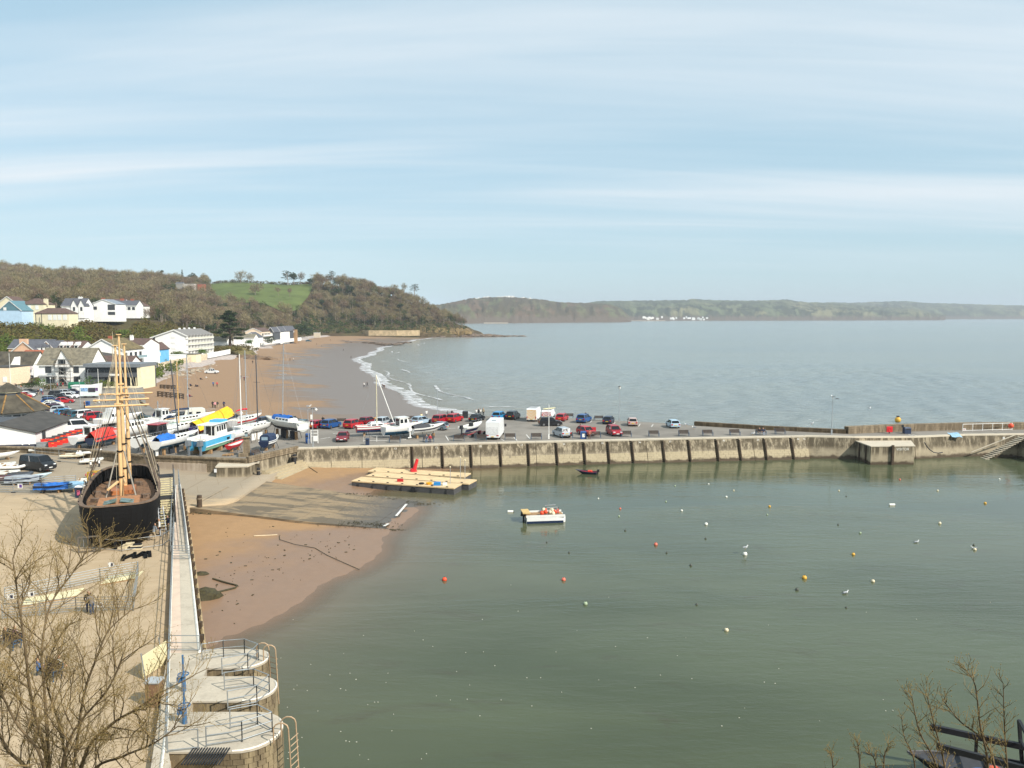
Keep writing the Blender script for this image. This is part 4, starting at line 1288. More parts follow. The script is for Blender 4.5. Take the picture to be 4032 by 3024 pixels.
# --- white block of flats
LF = thing('block_of_flats', 'four storey white block of flats with plain gable and balconied sea front', 'flats', at(672, 396, 4.2), 0)
w, d, h, rh = 15.0, 34.0, 10.8, 2.5
mb = MB(); mb.yprism([(-7.5, -2), (7.5, -2), (7.5, h), (2.2, h + rh), (-7.5, h - .6)], 0, d); mb.obj('wall', WHITE, LF)
mb = MB()
roof_slab(mb, (8.9, -.5, h - .6), (8.9, d, h - .6), (2.2, d, h + rh + .02), (2.2, -.5, h + rh + .02), .25); roof_slab(mb, (-9.9, d, h - 1.5), (-9.9, -.5, h - 1.5), (2.2, -.5, h + rh + .02), (2.2, d, h + rh + .02), .25)
ro = mb.obj('roof', mk('grey_roof_tile', '#7d7a76', .9, var=.15), LF)
MB().beam((-9.9, -.55, h - 1.55), (2.2, -.55, h + rh), .1, .5).obj('bargeboard', FRAME, ro); MB().beam((8.9, -.55, h - .65), (2.2, -.55, h + rh), .1, .5).obj('bargeboard', FRAME, ro)
for cy in (6, 12, 18, 25):
 MB().bx(1.8, 2.6, cy, cy + .9, h + rh - .3, h + rh + .9).obj('vent_stack', WHITE, ro)
for z in (1.3, 4.1, 6.9, 9.7):
 for u in ((1.6,), (1.6,), (1.6,), (1.6,))[0]:
  window(LF, ('f', u, z, 2.0, .95), w, d)
 if z < 2: window(LF, ('f', -2.8, z, 1.2, .95), w, d)
 for q in range(8):
  y0 = .5 + q * 4.2
  fr = MB().bx(7.45, 7.6, y0 + .3, y0 + 3.6, z - .9, z + 1.1).obj('window', FRAME, LF)
  for pq in (0, 1):
   MB().bx(7.6, 7.64, y0 + .45 + pq * 1.6, y0 + 1.9 + pq * 1.6, z - .8, z + 1.0).obj('pane', GLASS, fr)
 MB().bx(7.5, 9.2, .2, d, z - 1.35, z - 1.1).obj('balcony_slab', WHITE, LF)
 if z > 2:
  MB().bx(9.1, 9.2, .2, d, z - 1.1, z - .35).obj('balustrade', mk('cream_balustrade', '#d9d4bf', .5), LF)
for q in range(9):
 MB().bx(7.5, 9.0, .2 + q * 4.15, .38 + q * 4.15, -1, h - .2).obj('party_wall', WHITE, LF)
mb = MB(); mb.bx(-10.6, -7.5, 3, 12, -1, h - 1.6); mb.obj('stair_tower', WHITE, LF)
for z in (1.2, 4.0, 6.8):
 MB().bx(-9.4, -7.3, 2.2, 2.4, z, z + 1.0).obj('stair_balcony', DKGREY, LF)
 MB().bx(-9.9, -8.3, 2.94, 3.02, z + .9, z + 2.4).obj('pane', GLASS, LF)
# --- beach head houses and hotel
house('pine_bungalow', 'white bungalow with grey roof half hidden by the big pine', at(850, 470, 6), 13, 9, 3.4, 2.6, 'x', WHITE, GREYR, wins=[('f', q, 1.7, 1.2, 1.3) for q in (-4, -1, 2, 5)])
house('pine_villa', 'white villa with low dark roof on the far side of the big pine', at(960, 540, 6), 14, 9, 3.6, 2.4, 'x', WHITE, GREYR, wins=[('f', q, 1.8, 1.3, 1.3) for q in (-4, 0, 4)])
house('white_boathouse', 'plain white gabled cottage with slate roof at the head of the shingle', at(985, 556, 5.2), 11, 12, 4.2, 3.4, 'y', WHITE, SLATE, wins=[('r', 5, 2.4, 1.4, 1.2)])
LH = house('beach_hotel', 'peach gabled beach hotel with two storeys of white balconies', at(998, 590, 5.5), 12, 26, 7.2, 2.6, 'y', mk('peach_wall', '#e6cfb4', .85, var=.05), BROWNR, wins=[('f', 1, 5.2, 1.5, 1.2)])
for z in (2.0, 5.0):
 for q in range(7):
  fr = MB().bx(6.0, 6.15, 1 + q * 3.5, 3.6 + q * 3.5, z - 1, z + 1).obj('window', FRAME, LH)
  MB().bx(6.15, 6.2, 1.2 + q * 3.5, 3.4 + q * 3.5, z - .85, z + .85).obj('pane', GLASS, fr)
 MB().bx(6.0, 8.0, .5, 25.5, z - 1.4, z - 1.15).obj('balcony_slab', WHITE, LH)
 MB().bx(7.9, 7.98, .5, 25.5, z - 1.15, z - .2).obj('balustrade', FRAME, LH)
for i, px in enumerate((1066, 1092, 1116)):
 house('gabled_townhouse', ('modern black and white townhouse whose steep gable adjoins the beach hotel', 'modern black and white townhouse in the middle of three steep gables', 'modern black and white townhouse of three gables beside the timber deck house')[i],
   at(px, 612 + i * 9, 5.5), 5.6, 14, 6.6 + i * .3, 3.6, 'y', DKGREY if i % 2 == 0 else WHITE, SLATE, wins=[('f', 0, 5, 3.4, 1.8), ('f', 0, 1.6, 3.4, 1.8)], rz=-.25)
house('timber_deck_house', 'boxy timber clad house with open deck beyond the townhouses', at(1152, 640, 6), 5, 6, 7.4, .4, 'flat', WOOD, DARKFELT, wins=[('f', 0, 5.8, 3, 1.4)])
house('beach_hut', 'small white flat roofed hut on the shingle near the pine', at(963, 494, 3.2), 5.6, 4, 3.6, .2, 'flat', WHITE, FRAME, sink=.8)
house('garden_store', 'small white walled garden store beside the shingle slope', at(1003, 524, 4.2), 3.6, 4, 3.0, .2, 'flat', WHITE, FRAME, sink=.8)
house('beach_shelter', 'pale concrete box shelter at the top of the far beach', at(1247, 770, 5.2), 6, 3, 2.6, .2, 'flat', mk('pale_concrete_wall', '#c9bda8', .9), WHITE, sink=2)
house('terrace_house', 'low flat roofed beach house with dark windows above the shore wall', at(660, 352, ZT), 11, 7, 2.8, .3, 'flat', WHITE, FRAME, wins=[('f', -1.5, 1.6, 4.5, 1.1, DKFRAME)])
house('garden_room', 'cream flat roofed garden room by the shore wall', at(738, 362, ZT), 8, 6, 2.8, .3, 'flat', CREAM, DARKFELT, wins=[('f', -1.5, 1.5, 1.6, 1.4, DKFRAME)])
def garden_wall(label, P, h, m=WHITE, cat='wall', th=.4, name='garden_wall', panels=True):
 t = thing(name, label, cat, P[0])
 for a, b in zip(P[:-1], P[1:]):
  d = b - a
  A, B = a - P[0], b - P[0]
  MB().beam(A + Vector((0, 0, h / 2 - .4)), B + Vector((0, 0, h / 2 - .4)), th, h + .8).obj('wall_panel', m, t)
 for p in P:
  q = p - P[0]
  MB().box(q + Vector((0, 0, h / 2 - .3)), (th + .15, th + .15, h + .8)).obj('pillar', m, t)
 return t
garden_wall('long white sea wall in front of the beach hotel', [at(p, y, 4.6) for p, y in ((1030, 560), (1080, 590), (1130, 622), (1185, 660))], 1.8)
garden_wall('white garden wall stepping down under the scrub mound', [at(p, y, 4.2) for p, y in ((820, 395), (850, 408), (905, 440))], 1.7)
garden_wall('broken cream garden wall above the groynes', [at(p, y, 3.6) for p, y in ((600, 296), (640, 318), (700, 342), (772, 368), (812, 388))], 2.2, mk('cream_wall', '#d3c2a4', .9, var=.2, scale=.5))
garden_wall('white patio wall with pillars near the blue steps', [at(p, y, 3.4) for p, y in ((556, 250), (575, 262), (600, 284))], 2.4)
house('blue_shed', 'tiny pale blue beach shed beside the restaurant', at(571, 258, 3.2), 3.2, 3, 2.6, .9, 'y', BLUEW, WHITE)
fw = garden_wall('long buff retaining wall with railing at the foot of the wooded cliff', [at(p, y, 3.0) for p, y in ((1432, 880), (1455, 872), (1560, 874), (1650, 884))], 5.4, mk('buff_seawall', '#b39f7d', .95, var=.25, scale=.3), th=1.5, name='sea_wall')
# --- houses on the cliff top
def up(px, py, y):
 return D(px, py, y)
house('blue_clifftop_house', 'pale blue house with teal slate hung gable on the cliff top', up(42, 1266, 415), 12, 12, 5.8, 5.0, 'y', BLUEW, TEAL, wins=[('f', -2.6, 6.6, 1.6, 1.6)])
mb = MB(); mb.yprism([(-5.9, 5.8), (5.9, 5.8), (0, 10.7)], -.12, .02)
mb.obj('gable_cladding', TEAL, bpy.data.objects['blue_clifftop_house'])
house('cream_gable_house', 'cream house with brown bargeboards behind the pale blue house', up(32, 1250, 440), 13, 10, 7.0, 4.6, 'y', CREAM, BROWNR)
house('cream_villa', 'square cream villa with hipped brown roof and big side chimney', up(128, 1265, 425), 12.5, 11, 9.0, 3.4, 'hip', CREAM, BROWNR, wins=[('f', -1.2, 7.4, 1.7, 2.2), ('f', 2.8, 7.4, 1.7, 2.2), ('f', -1.0, 3, 1.6, 2), ('f', -4.4, 3, 1.2, 2)], chims=[(6.0, 3.0, 2.2, -.4, CREAM)])
pv = house('clifftop_pavilion', 'low pavilion with brown tiled roof and tall windows above the scrub bank', up(205, 1267, 412), 17.5, 9, 4.2, 3.0, 'hip', CREAM, BROWNR, wins=[('f', q, 2.3, 1.9, 2.7) for q in (-1, 1.6, 4.0, 6.8)])
for q in (-7.5, -4.5):
 MB().bx(q - .12, q + .12, -1.6, -1.35, -1, 4.2).obj('veranda_post', DKFRAME, pv)
tg = house('twin_gable_house', 'white house with two steep gables and black roof on the cliff top', up(288, 1246, 455), 13, 10, 6.2, 4.2, 'x', WHITE, SLATE, wins=[('f', 1.0, 4.0, 1.2, 2.2, DKFRAME), ('f', 5.2, 4.0, 1.2, 2.2, DKFRAME), ('f', -5, 4, 1.2, 1.6, DKFRAME)], chims=[(2, 5, 2.2, .9, WHITE)])
for q in (1.0, 5.2):
 m2 = MB(); m2.yprism([(q - 1.7, -1), (q + 1.7, -1), (q + 1.7, 6.2), (q, 9.6), (q - 1.7, 6.2)], -.5, 5); m2.obj('gable_bay', WHITE, tg)
 m2 = MB(); roof_slab(m2, (q - 2.0, -.8, 5.8), (q - 2.0, 5, 5.8), (q, 5, 9.8), (q, -.8, 9.8)); roof_slab(m2, (q + 2.0, 5, 5.8), (q + 2.0, -.8, 5.8), (q, -.8, 9.8), (q, 5, 9.8)); m2.obj('gable_roof', SLATE, tg)
 fr = MB().bx(q - .6, q + .6, -.58, -.5, 3.2, 5.4).obj('window', DKFRAME, tg)
house('glazed_house', 'white house with dark glass corner and low grey roof beside the twin gables', up(408, 1243, 470), 15, 12, 6.8, 2.8, 'y', WHITE, mk('blue_grey_roof', '#7f878f', .7), wins=[('f', 4.8, 5.0, 4.2, 3.2, DKFRAME), ('f', 4.8, 1.4, 4.2, 1.8, DKFRAME), ('f', -5, 4.5, 2.4, 1.8, DKFRAME)], chims=[(-3, 6, 2.0, .9, BRICK)])
house('terraced_villa', 'white villa with brick chimney stacks on the far cliff top', up(492, 1233, 540), 16, 10, 5.4, 3.2, 'x', WHITE, SLATE, wins=[('f', q, 3.2, 1.9, 2.0, DKFRAME) for q in (-6, -3, 0, 3, 6)], chims=[(-4, 5, 2.2, 1.4, BRICK), (3, 5, 2.0, 1.0, BRICK)])
house('brown_roof_villa', 'white bungalow with brown hipped roof at the end of the cliff top row', up(540, 1232, 560), 10, 9, 4.6, 3.6, 'hip', WHITE, BROWNR, wins=[('f', q, 2.4, 1.9, 1.8, DKFRAME) for q in (-2.8, .2, 3.2)])
house('rear_villa', 'brown roofed house behind the clifftop villas', up(450, 1222, 575), 14, 9, 4.5, 3.8, 'x', WHITE, BROWNR, wins=[('f', q, 2.6, 1.8, 1.8, DKFRAME) for q in (-4.5, -1.5, 1.5, 4.5)])
tw = thing('stone_tower', 'ruined stone tower rising from the wooded skyline', 'tower', D(20, 1080, 930))
MB().box((0, 0, 3.0), (5.6, 5.6, 12)).obj('tower_shaft', M_STONE, tw)
for q in range(5):
 MB().box((-2.4 + q * 1.2, -2.5, 9.4), (.7, .7, .9)).obj('merlon', M_STONE, tw)
house('estate_cottage', 'pale cottage among the trees below the crest of the hill', D(745, 1131, 900), 11, 7, 4, 1.2, 'flat', mk('pale_stone_wall', '#b5aca0', .9), DARKFELT)
house('estate_barn', 'brick barn beside the pasture gate', D(790, 1133, 905), 7, 7, 4, 1.4, 'flat', BRICK, SLATE)
house('estate_lodge', 'grey lodge glimpsed between trees on the crest', D(706, 1130, 905), 8, 7, 4, 1.4, 'x', mk('grey_lodge', '#9a958c', .9), SLATE)
# --- harbour office: octagon with cupola, and the low white store in front
HO = thing('harbour_office', 'octagonal harbour office with mossy brown roof and glazed cupola', 'office', (-94.5, 147, ZD))
def ngon(r, n=8, a0=PI / 8, cx=0, cy=0):
 return [(cx + r * math.cos(a0 + 2 * PI * k / n), cy + r * math.sin(a0 + 2 * PI * k / n)) for k in range(n)]
MB().prism(ngon(5.7), -.5, 3.3).obj('wall', WHITE, HO)
e0, e1 = ngon(6.7), ngon(2.2)
for k in range(8):
 a, b, c, d_ = e0[k], e0[(k + 1) % 8], e1[(k + 1) % 8], e1[k]
 m2 = MB(); roof_slab(m2, (a[0], a[1], 3.1), (b[0], b[1], 3.1), (c[0], c[1], 6.0), (d_[0], d_[1], 6.0), .2); m2.obj('roof', MOSSR, HO)
 m2 = MB(); m2.tube([(a[0], a[1], 3.38), (d_[0], d_[1], 6.25)], .14, n=4); m2.obj('ridge_tile', mk('orange_lichen', '#8a6a3c', .95, var=.4, scale=1.5), HO)
 q = [Vector((p[0], p[1], 0)) for p in (ngon(5.7)[k], ngon(5.7)[(k + 1) % 8])]
 dd = (q[1] - q[0]).normalized(); nn = Vector((dd.y, -dd.x, 0))
 for s in range(3):
  c0 = q[0].lerp(q[1], (s + .5) / 3) + Vector((0, 0, 1.9))
  fr = MB().box(c0 + nn * .05, (1.15, .12, 1.7), rz=math.atan2(dd.y, dd.x)).obj('window', DKFRAME, HO)
  MB().box(c0 + nn * .12, (.98, .04, 1.5), rz=math.atan2(dd.y, dd.x)).obj('pane', GLASS, fr)
MB().prism(ngon(2.0), 5.8, 6.9).obj('cupola_wall', DKGREY, HO)
MB().prism(ngon(2.3), 6.6, 6.8).obj('cupola_eave', CREAM, HO)
m2 = MB(); r0, r1 = ngon(2.5), ngon(.2)
m2.loft([[Vector((p[0], p[1], 6.8)) for p in r0], [Vector((p[0], p[1], 8.4)) for p in r1]], 0, True)
m2.obj('cupola_roof', MOSSR, HO)
c0 = G(133, 1757, ZD)
WS = house('harbour_store', 'low white harbour store with dark single pitch roof', Vector((c0.x - 2.6, c0.y, ZD)), 5.4, 17.5, 2.1, 1.35, 'mono', mk('bright_white_render', '#e8e6e1', .8, var=.04), DARKFELT, rz=.19, wins=[('r', 3.2, 1.3, 1.2, 1.3, DKFRAME)], ov=.3)
MB().bx(-2.75, 2.75, -.12, .05, -.2, .28).obj('plinth', mk('navy_plinth', '#33384a', .8), WS)
for q in (.8, 1.8):
 MB().ball((q, -.25, .3), .14, 8, 5).obj('bulkhead_lamp', FRAME, WS)
house('grey_lean_to', 'grey flat roofed lean-to between the octagon and the white store', at(-40, 131, ZD), 6.0, 7, 2.9, .2, 'flat', mk('pale_grey_render', '#c9c9c6', .85), DKGREY, cat='store')
# ------------------------------------------------------------------ far coast
def m_far(name, a, b, c, sc):
 t = NT(name)
 p = t.pos((1, .35, 1))
 v = t.n('ShaderNodeTexVoronoi', {'Vector': t.pos((sc, sc * .35, 0)), 'Scale': 1.0}, feature='F1')
 n = t.noise(p, .012, 6, .65, .5)
 f = t.noise(p, .08, 6, .7)
 hsv = t.n('ShaderNodeSeparateColor', {'Color': v.outputs['Color']}).outputs[0]
 fld = t.mix(t.ramp(hsv, .3, .75), a, b)
 col = t.mix(t.ramp(n, .44, .54), fld, c)
 col = t.mix(t.math('MULTIPLY', f, .5), col, tuple(x * .5 for x in c))
 z = t.n('ShaderNodeSeparateXYZ', {'Vector': t.n('ShaderNodeNewGeometry').outputs['Position']}).outputs['Z']
 col = t.mix(t.ramp(t.math('ADD', z, t.ramp(f, .2, .8, -14, 14)), 12, 30, 1, 0), col, lin('#62574c'))
 t.set(col=col, rough=1.0, spec=.05)
 t.bump(f, .8, 6.0)
 return t.m
MF1 = m_far('far_cliff_scrub', lin('#6c7050'), lin('#73604f'), lin('#58503f'), .012)
MF2 = m_far('far_farmland', lin('#707758'), lin('#888463'), lin('#484c3c'), .006)
def far_land(name, sky, base, d0, dd, mat, seed, bumps=3.0, step=8):
 px = np.arange(sky[0][0], sky[-1][0] + 1, step)
 ty = np.interp(px, [a for a, b in sky], [b for a, b in sky])
 dep = np.interp(px, [a for a, b in base], [b for a, b in base])
 rg = np.random.default_rng(seed)
 rows = [(-.02, -.05), (0, .02), (.03, .22), (.08, .42), (.18, .55), (.35, .68), (.6, .83), (.85, .95), (1.0, 1.0), (1.3, .9)]
 V = []
 for i, p in enumerate(px):
  d1 = dep[i] + dd
  zt = H + (1243 - ty[i]) / FPX * d1
  for (u, v) in rows:
   d = dep[i] + dd * u
   z = zt * v + (rg.normal(0, bumps) * (.3 if v > .9 else 1) if v > .1 else 0)
   V.append(((p - 2016) / FPX * d, d + rg.normal(0, bumps), z))
 n = len(rows)
 F = [(i * n + j, (i + 1) * n + j, (i + 1) * n + j + 1, i * n + j + 1) for i in range(len(px) - 1) for j in range(n - 1)]
 return raw_obj(name, V, F, mat, smooth=True, kind='structure')
far_land('far_headland', [(1700, 1205), (1780, 1190), (1850, 1176), (1950, 1170), (2050, 1172), (2120, 1178), (2200, 1190), (2300, 1193), (2400, 1197), (2440, 1212), (2470, 1240), (2485, 1262)], [(1700, 2300), (1900, 2550), (2480, 3000)], 2600, 420, MF1, 2, 4)
far_land('far_hill', [(2260, 1200), (2350, 1186), (2500, 1184), (2700, 1182), (2720, 1177), (2800, 1182), (2900, 1184), (3000, 1184), (3080, 1180), (3170, 1190), (3300, 1196), (3420, 1205), (3600, 1215), (3720, 1240)], [(2260, 3700), (3720, 4300)], 3900, 1100, MF2, 3, 5)
far_land('distant_hill', [(3050, 1205), (3200, 1196), (3260, 1190), (3350, 1192), (3480, 1187), (3560, 1186), (3640, 1193), (3750, 1196), (3860, 1199), (4000, 1203), (4300, 1210)], [(3050, 5200), (4300, 5900)], 5600, 1300, MF2, 4, 6)
mb = MB()
for (p0, p1, y0, y1, d) in ((1905, 2000, 1270, 1274, 2600), (2430, 2620, 1260, 1264, 3300)):
 a, b, c, d_ = G(p0, y1, .5), G(p1, y1, .5), G(p1, y0, 3), G(p0, y0, 3)
 mb = MB(); mb.add([a, b, c, d_], [(0, 1, 2, 3)]); mb.obj('far_beach', mk('pale_far_sand', '#a39684', .95, obj=False), kind='structure')
mb = MB(); q = [D(p, y, 2760) for p, y in ((1828, 1240), (1880, 1232), (1886, 1208), (1835, 1212))]
CW = mk('caravan_white', '#e9e7e2', .6, var=.05)
rc = random.Random(21)
def tiny_house(name, label, cat, grp, loc, w, d, h, roof):
 t = thing(name, label, cat, loc, rc.uniform(-.4, .4), grp)
 MB().bx(-w / 2, w / 2, -d / 2, d / 2, -3, h).obj('wall', CW, t)
 m2 = MB(); m2.xprism([(-d / 2 - .3, h), (d / 2 + .3, h), (0, h + d * .3)], -w / 2 - .2, w / 2 + .2); m2.obj('roof', roof, t)
ROOFW = mk('pale_roof', '#cfccc6', .7); ROOFG = SLATE
for k in range(52):
 px = rc.uniform(1862, 2118); py = 1181 - 11 * math.sin((px - 1850) / 270 * PI) + rc.uniform(-1, 8)
 tiny_house('static_caravan', 'white static caravan in the park on the far cliff top', 'caravan', 'static caravans on the far cliff top', D(px, py, 2960 + (px - 1860) * .9), rc.uniform(6, 10), 5, 3.6, ROOFW)
for k in range(34):
 px = rc.choice((rc.uniform(2460, 2670), rc.uniform(2460, 2670), rc.uniform(2690, 2790), rc.uniform(2860, 3080)))
 tiny_house('village_house', 'small white house in the village beside the far beach', 'house', 'village houses by the far beach', D(px, 1259 - rc.uniform(0, 9), 3560 + (px - 2470) * 1.0), rc.uniform(6, 12), 7, 5, rc.choice((ROOFG, ROOFW)))
for k in range(7):
 px = rc.uniform(3115, 3300)
 tiny_house('hillside_house', 'white farm building high on the distant hillside', 'house', 'farm buildings on the distant hillside', D(px, 1210 + rc.uniform(-2, 2), 5150), rc.uniform(12, 20), 10, 6, ROOFG)
# ------------------------------------------------------------------ trees
def m_twig(name, a, b, c, rough=1.0):
 t = NT(name)
 p = t.pos()
 n = t.noise(p, .045, 3, .6)
 f = t.noise(p, .9, 4, .7)
 col = t.mix(t.ramp(n, .36, .64), a, b)
 col = t.mix(t.ramp(f, .35, .7), col, c)
 t.set(col=col, rough=rough, spec=.1)
 return t.m
M_TWIG = m_twig('bare_twigs', lin('#8c7763'), lin('#7d6c55'), lin('#54442f'))
M_TWIG2 = m_twig('budding_twigs', lin('#94876a'), lin('#877b58'), lin('#746a4c'))
M_EVER = m_twig('evergreen_leaves', lin('#46502f'), lin('#3a4a2e'), lin('#2d3822'))
M_IVY = m_twig('ivy_leaves', lin('#56602f'), lin('#4d5a2c'), lin('#3c4422'))
M_BARK = mk('grey_bark', '#85786a', 1.0, var=.3, scale=1.5)
M_SCRUB = m_twig('scrub_leaves', lin('#6a6233'), lin('#6b5438'), lin('#4a5226'))
M_SCRUB2 = m_twig('green_scrub', lin('#5f7030'), lin('#6f7436'), lin('#435222'))
def blob_faces(rg, n, c, r, size, quad=True, radial=False, flat=0.0):
 """n leaf or twig faces spread through an ellipsoid"""
 u = rg.normal(size=(n, 3)); u /= np.linalg.norm(u, axis=1)[:, None]
 rad = rg.uniform(.35, 1.0, n) ** .6
 P = u * rad[:, None] * np.asarray(r) + np.asarray(c)
 if radial:
  ax = u + rg.normal(0, .45, (n, 3)) + np.array([0, 0, .35])
 else:
  ax = rg.normal(size=(n, 3))
  ax[:, 2] *= (1 - flat)
 ax /= np.linalg.norm(ax, axis=1)[:, None]
 sd = np.cross(ax, rg.normal(size=(n, 3))); sd /= (np.linalg.norm(sd, axis=1)[:, None] + 1e-9)
 if flat: sd[:, 2] *= (1 - flat)
 s = rg.uniform(.6, 1.3, n)[:, None]
 if radial:
  l, w = size
  V = np.stack([P - ax * l * .5 * s - sd * w * .5, P - ax * l * .5 * s + sd * w * .5, P + ax * l * .5 * s], 1)
  return V.reshape(-1, 3), np.arange(n * 3).reshape(-1, 3)
 l = size
 a, b = ax * l * .5 * s, sd * l * .38 * s
 V = np.stack([P - a, P + b, P + a, P - b], 1).reshape(-1, 3)
 q = np.arange(n * 4).reshape(-1, 4)
 return V, np.concatenate([q[:, [0, 1, 2]], q[:, [0, 2, 3]]])
def cat_mesh(L):
 V, F, o = [], [], 0
 for v, f in L:
  V.append(v); F.append(np.asarray(f) + o); o += len(v)
 return np.concatenate(V), np.concatenate(F)
def trunk_mb(rnd, h, r, limbs, spread, start=.3):
 mb = MB()
 mb.tube([(0, 0, -1.0), (rnd.uniform(-.1, .1) * h * .3, 0, h * .4), (rnd.uniform(-.1, .1) * h * .5, rnd.uniform(-.05, .05) * h, h * .85)], r, r * .3, 5)
 for k in range(limbs):
  z = h * rnd.uniform(start, .7); a = rnd.uniform(0, 2 * PI); s = spread * rnd.uniform(.5, .9)
  mb.tube([(0, 0, z), (s * .5 * math.cos(a), s * .5 * math.sin(a), z + h * .12), (s * math.cos(a), s * math.sin(a), z + h * rnd.uniform(.15, .3))], r * .45, r * .12, 4, caps=False)
 return mb
def tri(mb):
 V = np.array(mb.V); F = []
 for f in mb.F:
  for i in range(1, len(f) - 1):
   F.append((f[0], f[i], f[i + 1]))
 return V, np.array(F)
TREES = {}
def tree_kind(key, seed, h, n, kind):
 rg = np.random.default_rng(seed); rnd = random.Random(seed)
 if kind == 'bare':
  tk = trunk_mb(rnd, h, .28, 6, h * .38)
  L = [blob_faces(rg, n // 5, (rg.normal(0, h * .13), rg.normal(0, h * .13), h * (.68 + rg.normal(0, .07))), (h * .27, h * .27, h * .25), (h * .15, .24), radial=True) for _ in range(5)]
  mt = M_TWIG if seed % 2 else M_TWIG2
 elif kind == 'ivy':
  tk = trunk_mb(rnd, h, .35, 5, h * .3)
  L = [blob_faces(rg, n // 7, (rg.normal(0, h * .13), rg.normal(0, h * .13), h * rg.uniform(.2, .8)), (h * .16, h * .16, h * .2), .8) for _ in range(4)]
  L += [blob_faces(rg, n // 7, (0, 0, h * .72), (h * .33, h * .33, h * .26), (h * .14, .24), radial=True) for _ in range(3)]
  mt = M_IVY
 elif kind == 'ever':
  tk = trunk_mb(rnd, h, .35, 5, h * .3)
  L = [blob_faces(rg, n // 7, (rg.normal(0, h * .17), rg.normal(0, h * .17), h * rg.uniform(.4, .82)), (h * .2, h * .2, h * .15), .95) for _ in range(7)]
  mt = M_EVER
 elif kind == 'spire':
  tk = trunk_mb(rnd, h, .25, 0, 1)
  L = [blob_faces(rg, n // 9, (0, 0, h * (.15 + .09 * k)), (h * .2 * (1 - k / 10), h * .2 * (1 - k / 10), h * .07), .8, flat=.4) for k in range(9)]
  mt = M_EVER
 elif kind == 'cedar':
  tk = trunk_mb(rnd, h, .5, 8, h * .4, .35)
  L = [blob_faces(rg, n // 11, (math.cos(k * 2.4) * h * .28 * (1.1 - .6 * k / 11), math.sin(k * 2.4) * h * .28 * (1.1 - .6 * k / 11), h * (.42 + .05 * k)), (h * .22, h * .22, h * .045), .8, flat=.5) for k in range(11)]
  mt = M_EVER
 TREES[key] = (tk.mesh('trunk', M_BARK), None, mt, tri(tk), cat_mesh(L))
 V, F = TREES[key][4]
 me = bpy.data.meshes.new('crown')
 me.from_pydata(V.tolist(), [], F.tolist()); me.materials.append(mt)
 TREES[key] = (TREES[key][0], me, mt, TREES[key][3], TREES[key][4])
for s in range(4): tree_kind('bare%d' % s, s + 1, 12 + s, 420, 'bare')
for s in range(2): tree_kind('ivy%d' % s, s + 11, 12, 420, 'ivy')
for s in range(2): tree_kind('ever%d' % s, s + 21, 11, 500, 'ever')
tree_kind('spire0', 31, 14, 400, 'spire')
tree_kind('cedar0', 41, 14, 700, 'cedar')
def add_tree(name, key, loc, rz, s, label, group=None):
 t = thing(name, label, 'tree', loc, rz, group, s if isinstance(s, tuple) else (s, s, s))
 for nm, me in (('trunk', TREES[key][0]), ('crown', TREES[key][1])):
  o = bpy.data.objects.new(nm, me); COL.objects.link(o); o.parent = t
 return t
rw_ = random.Random(77)
spots = []
def in_wood(px, d):
 if px < 560: return 575 + max(0, (px - 420)) * .1 < d < 1075
 if px < 700: return 540 < d < 1075
 if px < 830: return 590 < d < 1075
 if d > 1058 and px < 1250: return False
 lo = 835 + max(0, (900 - px)) * 1.1 + max(0, px - 1130) * .5
 if px < 1236: return 620 + (px - 830) * .55 < d < lo
 return TZ(px, d) > 13 and d < 1075
while len(spots) < 2000:
 px = rw_.uniform(-60, 1838); d = rw_.uniform(545, 1075)
 if rw_.random() > .35 + .65 * (d / 1075) ** 2: continue
 if in_wood(px, d) and TZ(px, d) > 6:
  spots.append((px, d))
for px in range(-40, 1836, 6):
 if px < 820 or px > 1232: spots.append((px + rw_.uniform(-4, 4), rw_.uniform(1000, 1052) if px < 1600 else rw_.uniform(960, 1040)))
spots.sort(key=lambda s: s[1])
vis = spots[:]
step = len(vis) / 290
chosen = set()
front = [s for s in vis if s[1] < 2000]
near = sorted(front, key=lambda s: s[1] - (TZ(*s) - 20) * 2.0)[:290]
chosen = set(near)
rest = []
LBL = {'bare': 'bare brown broadleaf tree in the hillside wood above the bay', 'ivy': 'ivy clad greenish tree among the bare hillside trees', 'ever': 'dark evergreen tree standing among the bare hillside wood'}
for (px, d) in spots:
 r = rw_.random()
 k = 'bare' if r < .74 else ('ivy' if r < .9 else 'ever')
 key = k + str(rw_.randint(0, 3 if k == 'bare' else 1))
 p = TP(px, d); p.z -= .3
 s = rw_.uniform(.8, 1.3) * (.78 if px > 1480 else 1)
 rz = rw_.uniform(0, 6.28)
 if (px, d) in chosen:
  add_tree({'bare': 'broadleaf_tree', 'ivy': 'ivy_tree', 'ever': 'evergreen_tree'}[k], key, p, rz, s, LBL[k], {'bare': 'bare trees of the hillside wood', 'ivy': 'ivy clad trees of the hillside wood', 'ever': 'evergreens of the hillside wood'}[k])
 else:
  rest.append((key, p, rz, s))
acc = {}
for key, p, rz, s in rest:
 c, sn = math.cos(rz) * s, math.sin(rz) * s
 Rm = np.array([[c, -sn, 0], [sn, c, 0], [0, 0, s]])
 for part, (V, F) in (('b', TREES[key][3]), (TREES[key][2].name, TREES[key][4])):
  acc.setdefault(part, []).append((V @ Rm.T + np.array(p), F))
Vs, Fs, Ms, mats, o = [], [], [], [], 0
for i, (part, L) in enumerate(acc.items()):
 V, F = cat_mesh(L)
 Vs.append(V); Fs.append(F + o); Ms += [i] * len(F); o += len(V)
 mats.append(M_BARK if part == 'b' else bpy.data.materials[part])
wd_ = raw_obj('hillside_wood', np.concatenate(Vs), np.concatenate(Fs), mats, kind='stuff')
wd_.data.polygons.foreach_set('material_index', Ms)
